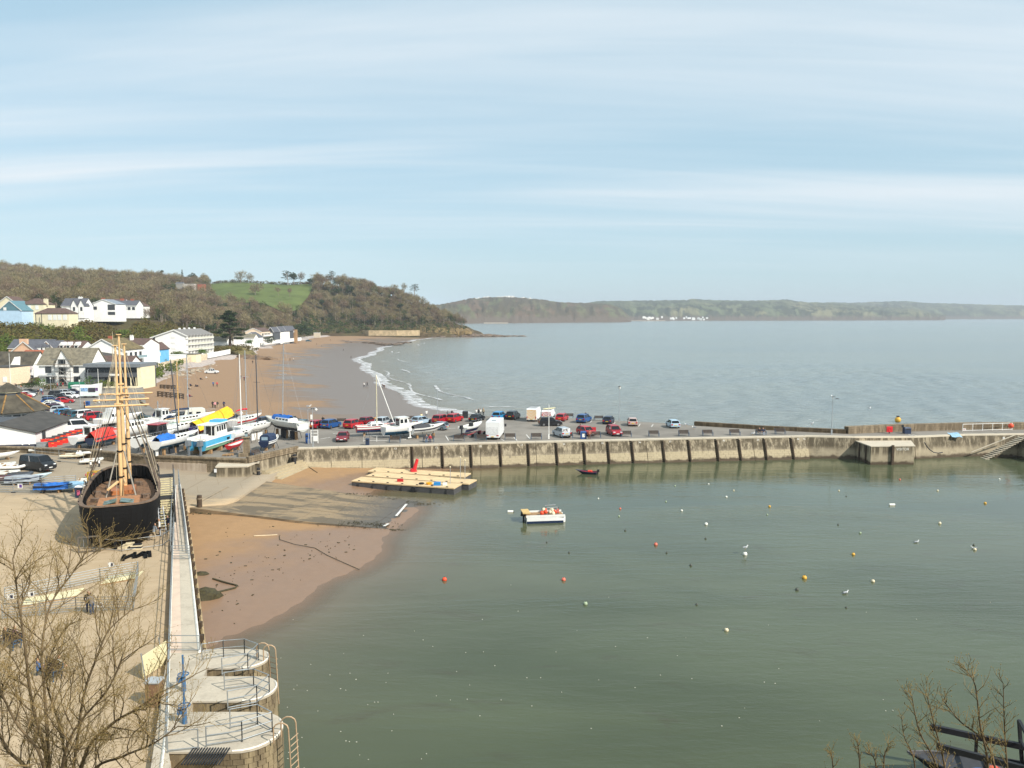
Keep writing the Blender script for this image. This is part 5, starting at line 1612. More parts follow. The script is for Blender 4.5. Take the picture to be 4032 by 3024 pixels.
def scrub(name, pts, n, r, size, mat, seed):
 rg = np.random.default_rng(seed); L = []
 for p in pts:
  s = rg.uniform(.6, 1.4)
  L.append(blob_faces(rg, n, (p[0], p[1], p[2] + r[2] * .5 * s), (r[0] * s, r[0] * s, r[2] * s), size))
 V, F = cat_mesh(L)
 return raw_obj(name, V, F, mat, kind='stuff')
rs = random.Random(9)
bank, bankg = [], []
while len(bank) < 900:
 px = rs.uniform(-40, 880); d = rs.uniform(330, 640)
 z = TZ(px, d)
 if 6.5 < z < (19.6 if px < 600 else 18) and d < 450 + max(0, px - 500) * .8:
  (bankg if math.sin(px / 60 + d / 25) + math.sin(px / 23) > .9 else bank).append(TP(px, d))
scrub('bank_scrub', bank, 34, (2.2, 0, 1.6), .9, M_SCRUB, 1)
scrub('bank_ivy', bankg, 40, (2.2, 0, 1.6), .85, M_SCRUB2, 2)
hd = [TP(rs.uniform(300, 760), rs.uniform(545, 572)) for _ in range(130)]
scrub('clifftop_hedge', [p for p in hd], 40, (1.8, 0, 1.8), .7, M_SCRUB, 3)
cr = [TP(rs.uniform(825, 1250), 1064) + Vector((0, 0, 1.0)) for _ in range(150)]
scrub('crest_hedge', cr, 40, (2.4, 0, 2.2), 1.0, M_SCRUB, 13)
mound = [at(rs.gauss(900, 45), rs.uniform(440, 480), 5.2) for _ in range(90)]
scrub('mound_scrub', mound, 40, (2.0, 0, 1.2), .8, M_SCRUB, 4)
cl = []
while len(cl) < 420:
 px = rs.uniform(1180, 1835); d = rs.uniform(760, 935)
 if 5 < TZ(px, d) < 26 and rs.random() < (1.1 - (px - 1180) / 900): cl.append(TP(px, d))
scrub('cliff_foot_scrub', cl[::2], 34, (3.0, 0, 2.4), 1.2, M_IVY, 5); scrub('cliff_foot_evergreens', cl[1::2], 34, (3.2, 0, 2.8), 1.2, M_EVER, 6)
gd = [at(rs.uniform(600, 720), rs.uniform(290, 345), 4.2) for _ in range(26)] + [at(rs.uniform(560, 640), rs.uniform(262, 285), 4) for _ in range(18)]
scrub('garden_shrubs', gd, 60, (1.5, 0, 1.2), .6, M_SCRUB2, 7)
M_BUSH = m_twig('laurel_leaves', lin('#5d7434'), lin('#4f6a2c'), lin('#39501f'))
def bush(label, loc, r, h, mat, seed, n=420, size=.3, name='bush'):
 t = thing(name, label, 'bush', loc)
 rg = np.random.default_rng(seed)
 L = [blob_faces(rg, n // 5, (rg.normal(0, r * .35), rg.normal(0, r * .35), h * rg.uniform(.35, .65)), (r * .6, r * .6, h * .38), size) for _ in range(5)]
 V, F = cat_mesh(L)
 raw_obj('leaves', V, F, mat, t)
 mb = MB()
 for k in range(5):
  a = k * 1.25
  mb.tube([(0, 0, -.1), (r * .4 * math.cos(a), r * .4 * math.sin(a), h * .6)], .06, .03, 4)
 mb.obj('stem', M_BARK, t)
 return t
bush('round glossy green bush in front of the seafront house shop', at(166, 222, ZT), 2.3, 3.6, M_BUSH, 1)
bush('low clipped dark hedge bush beside the round green bush', at(118, 221, ZT), 2.6, 1.9, M_EVER, 2)
bush('brown twiggy bush at the corner of the seafront house', at(205, 219, ZT), 2.0, 2.2, M_SCRUB, 3)
bush('large green bush between the green tank and the restaurant', at(360, 220, ZT), 3.2, 3.9, M_BUSH, 4)
bush('palm like yellow green shrub behind the sign trailer', at(405, 221, ZT), 1.8, 2.8, M_SCRUB2, 5)
bush('spreading shrub at the foot of the restaurant terrace', at(430, 224, ZT), 2.2, 2.0, M_SCRUB2, 6)
bush('rounded green garden bush at the end of the flats', at(790, 410, 4.6), 4.2, 3.0, M_BUSH, 7, 600, .5)
bush('rounded bush beside the white garden wall of the hotel', at(1068, 560, 5), 4.0, 5.0, M_EVER, 8, 600, .6)
bush('bright green bush on the scrub mound beneath the pine', at(985, 530, 5), 3.4, 4.0, M_BUSH, 9, 600, .6)
bush('dark bushy evergreen under the hotel gable', at(1010, 552, 5), 3, 3.4, M_EVER, 10, 500, .6)
bush('dense dark evergreen clump at the edge of the beach wood', at(1195, 745, 6), 9, 11, M_EVER, 11, 1400, 1.1)
bush('yellow green shrub beside the parasol garden at the flats', at(690, 392, 4.4), 3, 2.6, M_SCRUB2, 12, 500, .5)
pt = thing('monterey_pine', 'tall dark pine with tiered crown rising beside the flats', 'tree', at(905, 462, 5.5))
mb = MB(); mb.tube([(0, 0, -1), (.3, 0, 6), (.2, 0, 13), (0, 0, 20)], .95, .2, 7)
rp = random.Random(4); rg = np.random.default_rng(4); L = []
for k in range(24):
 z = 5.0 + k * .65; a = k * 2.4; s = (8.4 if k < 9 else 7.0 - (k - 9) * .28) * rp.uniform(.6, 1.05)
 e = (s * math.cos(a), s * math.sin(a), z + rp.uniform(.4, 1.8))
 mb.tube([(0, 0, z), (e[0] * .5, e[1] * .5, z + .9), e], .24, .07, 4, caps=False)
 for q in (.6, .85, 1.05):
  L.append(blob_faces(rg, 75, (e[0] * q + rp.gauss(0, .5), e[1] * q + rp.gauss(0, .5), lerp(z + .6, e[2], q) + .4), (1.9, 1.9, .75), .8, flat=.3))
L.append(blob_faces(rg, 400, (0, 0, 19), (3.6, 3.6, 2.6), .8))
mb.obj('trunk', mk('dark_pine_bark', '#4c3d33', 1.0, var=.3), pt)
V, F = cat_mesh(L); raw_obj('crown', V, F, M_EVER, pt)
SKY_T = [(948, 1130, 1064, 'bare1', 'lone tall bare tree on the crest of the pasture'), (982, 1131, 1077, 'bare3', 'slender bare tree beside the lone tree on the pasture crest'), (1134, 1126, 1066, 'cedar0', 'dark flat topped pine on the pasture crest'),
   (1158, 1124, 1070, 'ever0', 'round crowned dark tree in the crest clump'), (1182, 1124, 1072, 'bare2', 'bare tree at the edge of the crest clump'), (1006, 1182, 1114, 'bare0', 'reddish upright bare tree in the middle of the pasture'), (1096, 1164, 1130, 'bare2', 'squat brown bush tree in the lower pasture'),
   (1140, 1166, 1134, 'bare0', 'wide brown thicket tree in the lower pasture'), (1308, 1100, 1066, 'cedar0', 'dark pine crowning the wooded hilltop'), (1555, 1158, 1118, 'bare1', 'bare spreading tree on the headland skyline'), (1588, 1160, 1116, 'bare3', 'bare fan shaped tree on the headland skyline'),
   (1632, 1164, 1118, 'cedar0', 'leaning dark pine on the headland skyline'), (392, 1085, 1050, 'ever1', 'domed evergreen breaking the long skyline'), (45, 1080, 1040, 'ever0', 'dark evergreen beside the stone tower'), (80, 1080, 1036, 'spire0', 'pointed conifer beside the stone tower'), (60, 1078, 1042, 'spire0', 'stout conifer between tower and pointed conifer'),
   (650, 1196, 1120, 'cedar0', 'dark spreading cedar in the wood below the estate'), (985, 1240, 1188, 'spire0', 'small dark conifer in the wood above the big pine'), (760, 1110, 1070, 'ever1', 'broad dark evergreen above the estate cottage'), (637, 1086, 1062, 'ever0', 'round dark tree on the ridge by the estate'),
   (718, 1100, 1060, 'spire0', 'thin conifer spire above the estate lodge')]
for (px, yb, yt, key, lab) in SKY_T:
 d = 1045 if yb < 1140 else (930 if px > 900 else 800)
 if px > 1500: d = 1010
 if px == 985: d = 800
 b = D(px, yb, d)
 hh = (yb - yt) / FPX * d
 base = {'bare0': 12, 'bare1': 13, 'bare2': 14, 'bare3': 15, 'ever0': 11, 'ever1': 11, 'spire0': 14, 'cedar0': 14}[key] * .98
 add_tree('skyline_tree', key, b, rw_.uniform(0, 6), hh / base, lab)
for px in (150, 168, 190, 197, 205, 218, 228, 240, 292, 303, 315, 560, 602, 668):
 d = 1050; b = TP(px, d)
 add_tree('skyline_conifer', 'spire0', b, px, rw_.uniform(.7, 1.15), 'small pointed conifer on the ridge skyline', 'conifers on the ridge skyline')
# ------------------------------------------------------------------ rocks of the headland
M_ROCK = mk('shore_rock', '#65574a', .9, var=.35, scale=.35, bump=.8)
M_ROCKT = mk('tan_cliff_rock', '#75623f', .95, var=.3, scale=.3, bump=.8)
def rock(label, loc, d, mat, seed, rz=0, name='rock', tilt=.5):
 rr = random.Random(seed)
 bm = bmesh.new()
 bmesh.ops.create_icosphere(bm, subdivisions=2, radius=1)
 for v in bm.verts:
  k = 1 + rr.uniform(-.28, .28)
  v.co = Vector((v.co.x * k * d[0], v.co.y * k * d[1], max(v.co.z, -.3) * k * d[2] + v.co.x * tilt * d[2] * .6))
 me = bpy.data.meshes.new(name); bm.to_mesh(me); bm.free(); me.materials.append(mat)
 o = bpy.data.objects.new(name, me); COL.objects.link(o)
 o.location = loc; o.rotation_euler = (0, 0, rz)
 return tag(o, label, 'rock', 'shore rocks')
rk = random.Random(6)
for k in range(44):
 px = rk.uniform(1480, 1850)
 d = 880 + (px - 1500) * .1 + rk.uniform(-8, 10)
 rock('tilted dark rock slab at the foot of the headland', at(px, d, .3), (rk.uniform(2, 6), rk.uniform(1.5, 3), rk.uniform(.8, 2.2)), M_ROCK, k, rk.uniform(-.5, .2))
for k, px in enumerate((1848, 1868, 1890, 1912, 1935, 1958, 1978)):
 rock('dark rock of the reef running out from the headland', at(px, 915 + k * 2, .0), (8, 5, 4.4 - k * .45), M_ROCK, 100 + k, .1)
for k, px in enumerate((2004, 2025, 2050)):
 rock('low wave washed rock beyond the end of the reef', at(px, 940, -.2), (8, 4, 1.4), M_ROCK, 120 + k)
for k in range(9):
 px = 1700 + k * 17
 rock('tan craggy buttress of the headland cliff', at(px, 915, 3), (7, 5, rk.uniform(4.5, 7.5)), M_ROCKT, 140 + k, rk.uniform(-.3, .3), 'cliff_buttress', .2)
for k, (px, py) in enumerate(((1330, 1343), (1355, 1346), (1375, 1349), (1480, 1352), (1510, 1355), (1535, 1357), (1560, 1356), (1450, 1350), (1590, 1350))):
 rock('low dark rock on the sand near the far promenade wall', G(px, py, .8), (7, 3.5, 1.1), M_ROCK, 160 + k)
for k, (px, py) in enumerate(((960, 1412), (990, 1415), (1020, 1417), (1045, 1416))):
 rock('long dark rock outcrop at the foot of the scrub mound', G(px, py, 1.4), (6, 3.2, 2.2 - k * .2), mk('brown_outcrop', '#6f5b47', .95, var=.3, scale=.5, bump=.8), 180 + k)
rock('scrubby earth mound carrying the big pine', at(905, 458, 1.5), (17, 12, 5.6), mk('earth_mound', '#6c6139', 1.0, var=.35, scale=.4, bump=.6), 300, 0, 'earth_mound', .05)
# ------------------------------------------------------------------ vehicles
RUBBER = mk('tyre_rubber', '#1f1f20', .9)
ALLOY = mk('alloy_rim', '#9a9c9e', .35, .8)
CGLASS = mk('car_glass', '#15191d', .06, var=.1)
LAMPR = mk('tail_lamp', '#b01c18', .25)
LAMPW = mk('head_lamp', '#d9dde0', .15)
PLATEY = mk('yellow_plate', '#d8b024', .5)
PLATEW = mk('white_plate', '#e4e4de', .5)
PLAST = mk('black_plastic', '#26272a', .6)
def paint(name, col, metal=.25, rough=.28):
 return mk('paint_' + name, col, .42, .0, var=.01, scale=1.0, coat=.25)
PC = {k: paint(k, v) for k, v in dict(red='#b01a24', darkred='#7c1420', crimson='#9c1526', blue='#1f4d86', navy='#1b2740', teal='#2b5868', brightblue='#2f86b8', black='#17181b', grey='#50565b', silver='#a9b2b8', white='#e4e5e4', cream='#dcd8c8',
  rose='#bda49b', paleblue='#9fb4c4', green='#2f3d35', purple='#4b2c4a', lightblue='#a9c3d2', steel='#7b8890', yellow='#e8a917').items()}
CAR_T = {  # length, width, belt height, roof height, bonnet height, (cabin front base, front top, rear top, rear base) from the centre
 'hatch': (4.1, 1.75, .95, 1.48, .92, (.95, .30, -1.55, -1.95)),
 'suv': (4.45, 1.84, 1.05, 1.66, 1.04, (.95, .40, -1.80, -2.10)),
 'saloon': (4.6, 1.80, .92, 1.42, .88, (.85, .15, -1.10, -1.75)),
 'estate': (4.6, 1.80, .94, 1.50, .90, (.90, .30, -1.85, -2.18)),
 'mpv': (4.5, 1.83, 1.05, 1.72, 1.0, (1.25, .55, -1.90, -2.12)),
 'van': (5.2, 1.95, 1.25, 2.05, 1.15, (1.75, 1.10, -2.45, -2.52)),
 'pickup': (5.1, 1.85, 1.10, 1.78, 1.08, (.95, .45, -.75, -.95)),
}
CARS = {}
def make_car(ty):
 L, W, zb, zr, zh, (a, b, c, d) = CAR_T[ty]
 t = thing('car_source', 'x', 'car')
 h = L / 2
 z0 = .22
 prof = [(-h + .05, z0 + .12), (-h, .55), (-h + .03, zb - .08), (d, zb + .02), (a, zb), (h - .35, zh - .1), (h - .05, zh - .28), (h, .5), (h - .08, z0 + .1), (h - .5, z0), (-h + .5, z0)]
 if ty == 'pickup':
  prof[2] = (-h + .03, zb - .02)
 mb = MB(); rings = []
 for y, s, dz in ((-W / 2 + .02, .965, .06), (-W / 2 + .0, .99, .0), (-W / 2 + .12, 1, .0), (W / 2 - .12, 1, .0), (W / 2 - .0, .99, .0), (W / 2 - .02, .965, .06)):
  k = 1 if abs(y) > W / 2 - .05 else 0
  rings.append([Vector((x * s, y * (1 if z < .7 else (.985 if k else 1)), z if z < zb - .2 else z - dz)) for x, z in prof])
 mb.loft(rings, 0, True, False)
 wt = W / 2 - .23; wb = W / 2 - .07
 mb.box(((b + c) / 2 - .0, 0, zr - .02), (b - c - .06, wt * 2, .07), top=.93)
 for x0, x1 in ((a, b), (d, c), ((a + d) / 2 - .1, (b + c) / 2 - .1)):
  for s in (-1, 1):
   mb.beam((x0, s * wb, zb), (x1, s * (wt - .01), zr - .03), .09, .07)
 wheels = [(h - .82, 1), (h - .82, -1), (-h + .85, 1), (-h + .85, -1)]
 mb.obj('body', PC['red'], t)
 MB().add([(a, -wb + .02, zb), (a, wb - .02, zb), (d, wb - .02, zb), (d, -wb + .02, zb), (b, -wt + .02, zr - .05), (b, wt - .02, zr - .05), (c, wt - .02, zr - .05), (c, -wt + .02, zr - .05)],
    [(0, 1, 5, 4), (1, 2, 6, 5), (2, 3, 7, 6), (3, 0, 4, 7), (4, 5, 6, 7)]).obj('windows', CGLASS, t)
 for x, s in wheels:
  m2 = MB(); m2.tube([(x, s * (W / 2 - .2), .33), (x, s * (W / 2 + .02), .33)], .33, n=12); wo = m2.obj('wheel', RUBBER, t)
  m3 = MB(); m3.tube([(x, s * (W / 2 + .02), .33), (x, s * (W / 2 + .035), .33)], .21, n=10); m3.obj('rim', ALLOY, wo)
 for s in (-1, 1):
  MB().box((h - .12, s * (W / 2 - .3), zh - .28), (.16, .36, .16)).obj('headlight', LAMPW, t)
  MB().box((-h + .03, s * (W / 2 - .2), zb - .2), (.1, .28, .24)).obj('tail_light', LAMPR, t)
  MB().box((a - .15, s * (W / 2 + .06), zb + .06), (.12, .16, .12)).obj('wing_mirror', PLAST, t)
 MB().box((-h - .005, 0, .62 if ty != 'suv' else .75), (.03, .52, .12)).obj('number_plate', PLATEY, t)
 MB().box((h + .005, 0, .48), (.03, .52, .12)).obj('number_plate', PLATEW, t)
 MB().box((h - .02, 0, .33), (.1, W * .8, .2)).obj('grille', PLAST, t)
 CARS[ty] = t
for ty in CAR_T: make_car(ty)
def car(ty, col, px, py, hd, label, z=ZD, name=None, cat='car', sc=1.0, zz=None):
 loc = G(px, py, z)
 o = place(CARS[ty], loc, R(hd), label, None, sc)
 o.name = name or {'van': 'parked_van', 'pickup': 'pickup_truck'}.get(ty, 'parked_car')
 o['category'] = cat
 for ch in o.children:
  if ch.name.startswith('body'):
   ch.material_slots[0].link = 'OBJECT'
   ch.material_slots[0].material = PC[col]
 return o
C_ = [
 ('suv', 'green', 999, 1668, 78, 'dark green boxy off-roader with white hardtop parked by the seaward wall'),
 ('suv', 'navy', 1043, 1673, 76, 'navy blue off-roader parked beside the white topped off-roader'),
 ('saloon', 'black', 1085, 1666, 80, 'black saloon half hidden behind the blue covered yacht'),
 ('estate', 'grey', 1148, 1668, 76, 'dark grey estate parked behind the stern of the blue covered yacht'),
 ('hatch', 'teal', 1196, 1682, 74, 'dark teal hatchback next to the camera pole'),
 ('estate', 'crimson', 1250, 1684, 72, 'crimson estate with yellow sticker behind the noticeboard'),
 ('suv', 'blue', 1303, 1684, 70, 'mid blue crossover at the end of the row beside an empty bench'),
 ('suv', 'red', 1391, 1684, 70, 'bright red crossover with black roof standing alone between bench and white hatchback'),
 ('hatch', 'darkred', 1449, 1670, 66, 'dark red hatchback behind the white hatchback'),
 ('hatch', 'white', 1466, 1693, 200, 'white hatchback parked side-on behind the red hulled yacht'),
 ('suv', 'silver', 1511, 1674, 72, 'silver grey people carrier behind the bow of the red hulled yacht'),
 ('saloon', 'black', 1567, 1676, 60, 'low black coupe parked behind the white cabin cruiser'),
 ('estate', 'paleblue', 1659, 1668, 60, 'pale silver blue estate beside the seaward bench'),
 ('suv', 'crimson', 1737, 1664, 66, 'dark crimson crossover beside the tall lamp post'),
 ('suv', 'red', 1790, 1660, 68, 'scarlet coupe crossover next to the square black litter bin'),
 ('saloon', 'black', 1878, 1657, 70, 'glossy black saloon with people sitting on the wall beyond it'),
 ('suv', 'brightblue', 1966, 1651, 72, 'metallic bright blue crossover on the seaward side of the motorhome'),
 ('suv', 'black', 2020, 1649, 72, 'tall black off-roader beside the yellow chevron van'),
 ('hatch', 'steel', 1724, 1692, 160, 'steel blue hatchback behind the black covered speedboat'),
 ('suv', 'black', 2166, 1676, 8, 'shiny black sport utility driving side-on past the chevron vans'),
 ('hatch', 'red', 2213, 1656, 72, 'bright red hatchback next to the red chevron van'),
 ('suv', 'blue', 2299, 1662, 66, 'royal blue crossover with driver door facing the long bench'),
 ('hatch', 'navy', 2396, 1667, 74, 'dark blue hatchback beside the seaward lamp post'),
 ('hatch', 'rose', 2490, 1674, 84, 'rose silver hatchback with two empty bays beside it'),
 ('hatch', 'lightblue', 2649, 1682, 94, 'pale blue hatchback parked last before the low parapet'),
 ('suv', 'silver', 2212, 1718, 110, 'small silver crossover nosing in towards the basin benches'),
 ('hatch', 'red', 2309, 1712, -62, 'red hatchback with open door facing the basin by the blue bin'),
 ('suv', 'crimson', 2418, 1712, -80, 'small crimson crossover facing the basin benches'),
 ('saloon', 'darkred', 1350, 1734, -84, 'maroon saloon facing the basin across the empty tarmac'),
 ('suv', 'green', 548, 1657, 4, 'dark olive sport utility crossing behind the flybridge boat'),
 ('estate', 'navy', 652, 1645, 10, 'dark estate parked along the beach edge before the small caravan'),
 ('suv', 'black', 722, 1653, 40, 'black box shaped off-roader hitched beside the small caravan'),
 ('hatch', 'black', 823, 1655, 30, 'black hatchback on the seaward side of the small caravan'),
 ('saloon', 'black', 866, 1650, 25, 'black saloon behind the yellow tarpaulin'),
 ('saloon', 'grey', 927, 1657, 20, 'dark grey saloon just beyond the yellow tarpaulin'),
 ('mpv', 'red', 378, 1653, 52, 'bright red people carrier in the front row of the town car park'),
 ('mpv', 'white', 340, 1645, 54, 'white people carrier tucked behind the red people carrier'),
 ('suv', 'navy', 430, 1659, 50, 'navy sport utility at the end of the front row behind the masts'),
 ('suv', 'teal', 314, 1646, 56, 'dark green grey crossover with lit tail lamps in the front row'),
 ('hatch', 'black', 285, 1640, 56, 'black hatchback between crossover and bright blue hatchback'),
 ('hatch', 'brightblue', 258, 1636, 58, 'bright turquoise blue hatchback in the front row of the town car park'),
 ('hatch', 'silver', 240, 1624, 30, 'silver hatchback behind the bright turquoise hatchback'),
 ('estate', 'purple', 226, 1616, 30, 'plum coloured estate in the bend of the car park row'),
 ('hatch', 'white', 214, 1607, 28, 'white hatchback glinting in the bend of the car park row'),
 ('saloon', 'cream', 205, 1599, 26, 'cream saloon between white and blue cars in the town car park'),
 ('hatch', 'blue', 202, 1590, 24, 'blue hatchback beside the cream saloon'),
 ('estate', 'steel', 204, 1581, 22, 'steel blue estate in the middle of the town car park row'),
 ('saloon', 'red', 252, 1587, 20, 'red saloon facing the blue cars across the row'),
 ('suv', 'black', 240, 1576, 16, 'black crossover parked next to the red saloon'),
 ('suv', 'white', 274, 1569, 14, 'white crossover shining beside the sign trailer'),
 ('estate', 'black', 232, 1560, 14, 'black estate in the back row of the town car park'),
 ('hatch', 'silver', 262, 1555, 12, 'silver hatchback in the back row of the town car park'),
 ('estate', 'navy', 292, 1552, 10, 'navy estate in front of the green tank'),
 ('saloon', 'black', 118, 1551, 24, 'black saloon beyond the cupola of the octagonal office'),
 ('saloon', 'grey', 106, 1557, 24, 'grey saloon beside the black saloon near the cupola'),
 ('hatch', 'white', 104, 1563, 24, 'white hatchback poking out beyond the cupola'),
 ('hatch', 'red', 92, 1568, 24, 'red hatchback mostly hidden by the octagonal roof'),
 ('suv', 'black', 102, 1490, 40, 'black off-roader parked in the shop street'),
 ('suv', 'silver', 82, 1494, 42, 'silver off-roader parked in the shop street'),
 ('saloon', 'grey', 62, 1501, 44, 'grey saloon nearest the white pole in the shop street'),
 ('mpv', 'crimson', 24, 1493, 70, 'red people carrier outside the cream cafe'),
]
for (ty, col, px, py, hd, lab) in C_:
 z = ZD if py > 1505 else 4.0
 car(ty, col, px, py, hd, lab, z)
bpy.data.objects['parked_car'].children[0]
o = [c for c in bpy.data.objects if c.get('label', '').startswith('dark green boxy')][0]
MB().box((-.7, 0, 1.68), (2.3, 1.45, .1)).obj('hardtop', PC['white'], o)
o = [c for c in bpy.data.objects if c.get('label', '').startswith('red hatchback with open door')][0]
MB().box((.3, 1.25, .85), (.08, .95, .9), rz=-.25).obj('open_door', PC['red'], o)
bv = car('van', 'black', 150, 1848, -22, 'black panel van parked below the rubble wall in the yard', 2.75, cat='van')
car('van', 'white', 116, 1474, 60, 'white delivery van under the shop awnings', 4.0, cat='van')
car('van', 'white', 300, 1700, 28, 'white panel van behind the harbour store', ZD, cat='van', sc=(1.15, 1.05, 1.1))
car('pickup', 'white', 834, 1470, -4, 'white pickup truck standing on the dry sand', 2.2, name='pickup_truck', cat='pickup')
car('mpv', 'navy', 728, 1388, 10, 'dark blue people carrier beside the flats', 4.4)
car('van', 'silver', 690, 1400, 5, 'silver van parked at the foot of the flats', 4.4, cat='van')
car('saloon', 'teal', 1215, 1345, 10, 'dark car on the terrace of the beach hotel', 5.2)
CHY, CHR = PC['yellow'], PC['red']
def chevron_van(label, px, py, hd, cmat, w, h, L, board=False):
 t = thing('liveried_van', label, 'van', G(px, py, ZD), R(hd))
 mb = MB(); prof = [(-L / 2, .4), (-L / 2, h - .15), (-L / 2 + .15, h), (L / 2 - 1.5, h), (L / 2 - .75, h * .62), (L / 2, h * .5), (L / 2, .4)]
 n = len(prof)
 mb.loft([[Vector((x, y, z)) for x, z in prof] for y in (-w / 2, w / 2)], 0, True); mb.obj('body', PC['white'], t)
 MB().add([(L / 2 - 1.44, -w / 2 + .1, h - .04), (L / 2 - 1.44, w / 2 - .1, h - .04), (L / 2 - .72, w / 2 - .1, h * .64), (L / 2 - .72, -w / 2 + .1, h * .64)], [(0, 1, 2, 3)]).obj('windscreen', CGLASS, t)
 x = -L / 2 - .02
 k = 0
 for z in np.arange(.35, h - .25, .3):
  for s in (-1, 1):
   m2 = MB(); a = z; q = w / 2 - .05
   zs = [min(max(v, .42), h - .12) for v in (a + .42 + .0, a + .56, a + .14, a)]
   m2.add([(x, 0, zs[0]), (x, 0, zs[1]), (x, s * q, max(zs[2], .42)), (x, s * q, max(zs[3], .42))], [(0, 1, 2, 3) if s < 0 else (3, 2, 1, 0)])
   m2.obj('chevron', cmat, t)
 for xx in (L / 2 - .9, -L / 2 + .9):
  for s in (-1, 1):
   m2 = MB(); m2.tube([(xx, s * (w / 2 - .2), .35), (xx, s * (w / 2 + .02), .35)], .35, n=12); wo = m2.obj('wheel', RUBBER, t)
   m3 = MB(); m3.tube([(xx, s * (w / 2 + .02), .35), (xx, s * (w / 2 + .04), .35)], .2, n=8); m3.obj('rim', ALLOY, wo)
 for s in (-1, 1):
  MB().box((-L / 2 - .02, s * (w / 2 - .12), .9), (.08, .16, .4)).obj('tail_light', LAMPR, t)
 MB().box((-L / 2 - .04, 0, .55), (.03, .52, .12)).obj('number_plate', PLATEY, t)
 m2 = MB()
 for q in np.linspace(-L / 2 + .4, L / 2 - 1.9, 4): m2.tube([(q, -w / 2 + .1, h + .12), (q, w / 2 - .1, h + .12)], .03, n=4)
 m2.obj('roof_rack', PLAST, t)
 return t
chevron_van('white highways van with yellow chevrons on its back doors', 2103, 1654, 78, CHY, 2.0, 2.6, 5.8)
cv = chevron_van('white rescue van with red chevrons under a rescue board', 2160, 1645, 76, mk('chevron_red', '#a8242a', .5), 1.9, 1.75, 4.9)
bo = thing('rescue_board', 'long pale rescue board strapped on the red chevron van roof', 'board', G(2163, 1645, ZD) + Vector((0, 0, 1.9)), R(40))
m2 = MB(); m2.loft([[Vector((x, y * k, z)) for y, z in ((-.28, 0), (.28, 0), (.28, .12), (-.28, .12))] for x, k in ((-1.7, .1), (-1.2, .8), (0, 1), (1.2, .8), (1.7, .1))], 0, True); m2.obj('board', mk('pale_foam_board', '#d8cf9f', .5), bo)
MB().box((-1.3, 0, .02), (.06, .04, .3)).obj('fin', PLAST, bo)
mh = thing('motorhome', 'large white motorhome parked with its back to the basin', 'motorhome', G(1949, 1722, ZD), R(84))
MB().box((0, 0, 1.75), (6.4, 2.3, 2.6)).obj('body', PC['white'], mh)
mb = MB(); mb.loft([[Vector((x, y, z)) for x, z in ((3.2, .4), (3.2, 2.9), (3.7, 2.7), (4.5, 1.4), (4.7, 1.2), (4.7, .4))] for y in (-1.05, 1.05)], 0, True); mb.obj('cab', PC['white'], mh)
MB().box((-3.22, 0, 1.6), (.04, 1.9, 1.3)).obj('rear_panel', mk('pale_panel', '#d5d6d6', .4), mh)
for s in (-1, 1):
 MB().box((-3.22, s * .85, .8), (.05, .35, .14)).obj('tail_light', LAMPR, mh)
 for x in (-1.8, 3.6):
  m2 = MB(); m2.tube([(x, s * .9, .36), (x, s * 1.14, .36)], .36, n=12); m2.obj('wheel', RUBBER, mh)
 MB().box((4.0, s * 1.35, 1.6), (.2, .35, .5)).obj('wing_mirror', PLAST, mh)
MB().box((-.5, 1.16, 2.0), (1.4, .04, .6)).obj('window', CGLASS, mh); MB().box((-1.2, 0, 3.1), (.7, .7, .12)).obj('roof_light', mk('smoke_plastic', '#8f959a', .3), mh)
MB().box((-3.25, 0, .6), (.03, .5, .12)).obj('number_plate', PLATEY, mh)
cr = thing('touring_caravan', 'small cream touring caravan with two side windows', 'caravan', G(771, 1657, ZD), R(20))
mb = MB(); mb.loft([[Vector((x, y * (.94 if z > 2 else 1), z)) for x, z in ((-1.9, .45), (-2.05, 1.2), (-1.75, 2.35), (-1.2, 2.6), (1.2, 2.6), (1.75, 2.3), (2.05, 1.2), (1.9, .45))] for y in (-1.05, 1.05)], 0, True); mb.obj('body', PC['cream'], cr)
for x in (-1.0, .6):
 MB().box((x, -1.06, 1.65), (.8, .04, .55)).obj('window', CGLASS, cr)
MB().box((1.93, 0, 1.7), (.1, 1.4, .6)).obj('window', CGLASS, cr)
for s in (-1, 1):
 m2 = MB(); m2.tube([(0, s * .85, .32), (0, s * 1.07, .32)], .32, n=10); m2.obj('wheel', RUBBER, cr)
 MB().box((2.02, s * .7, .8), (.06, .3, .3)).obj('tail_light', LAMPR, cr)
mb = MB(); mb.beam((-2, -.5, .45), (-3.1, 0, .5), .08, .08); mb.beam((-2, .5, .45), (-3.1, 0, .5), .08, .08); mb.obj('tow_frame', PLAST, cr)
for k in CARS: drop(CARS[k])
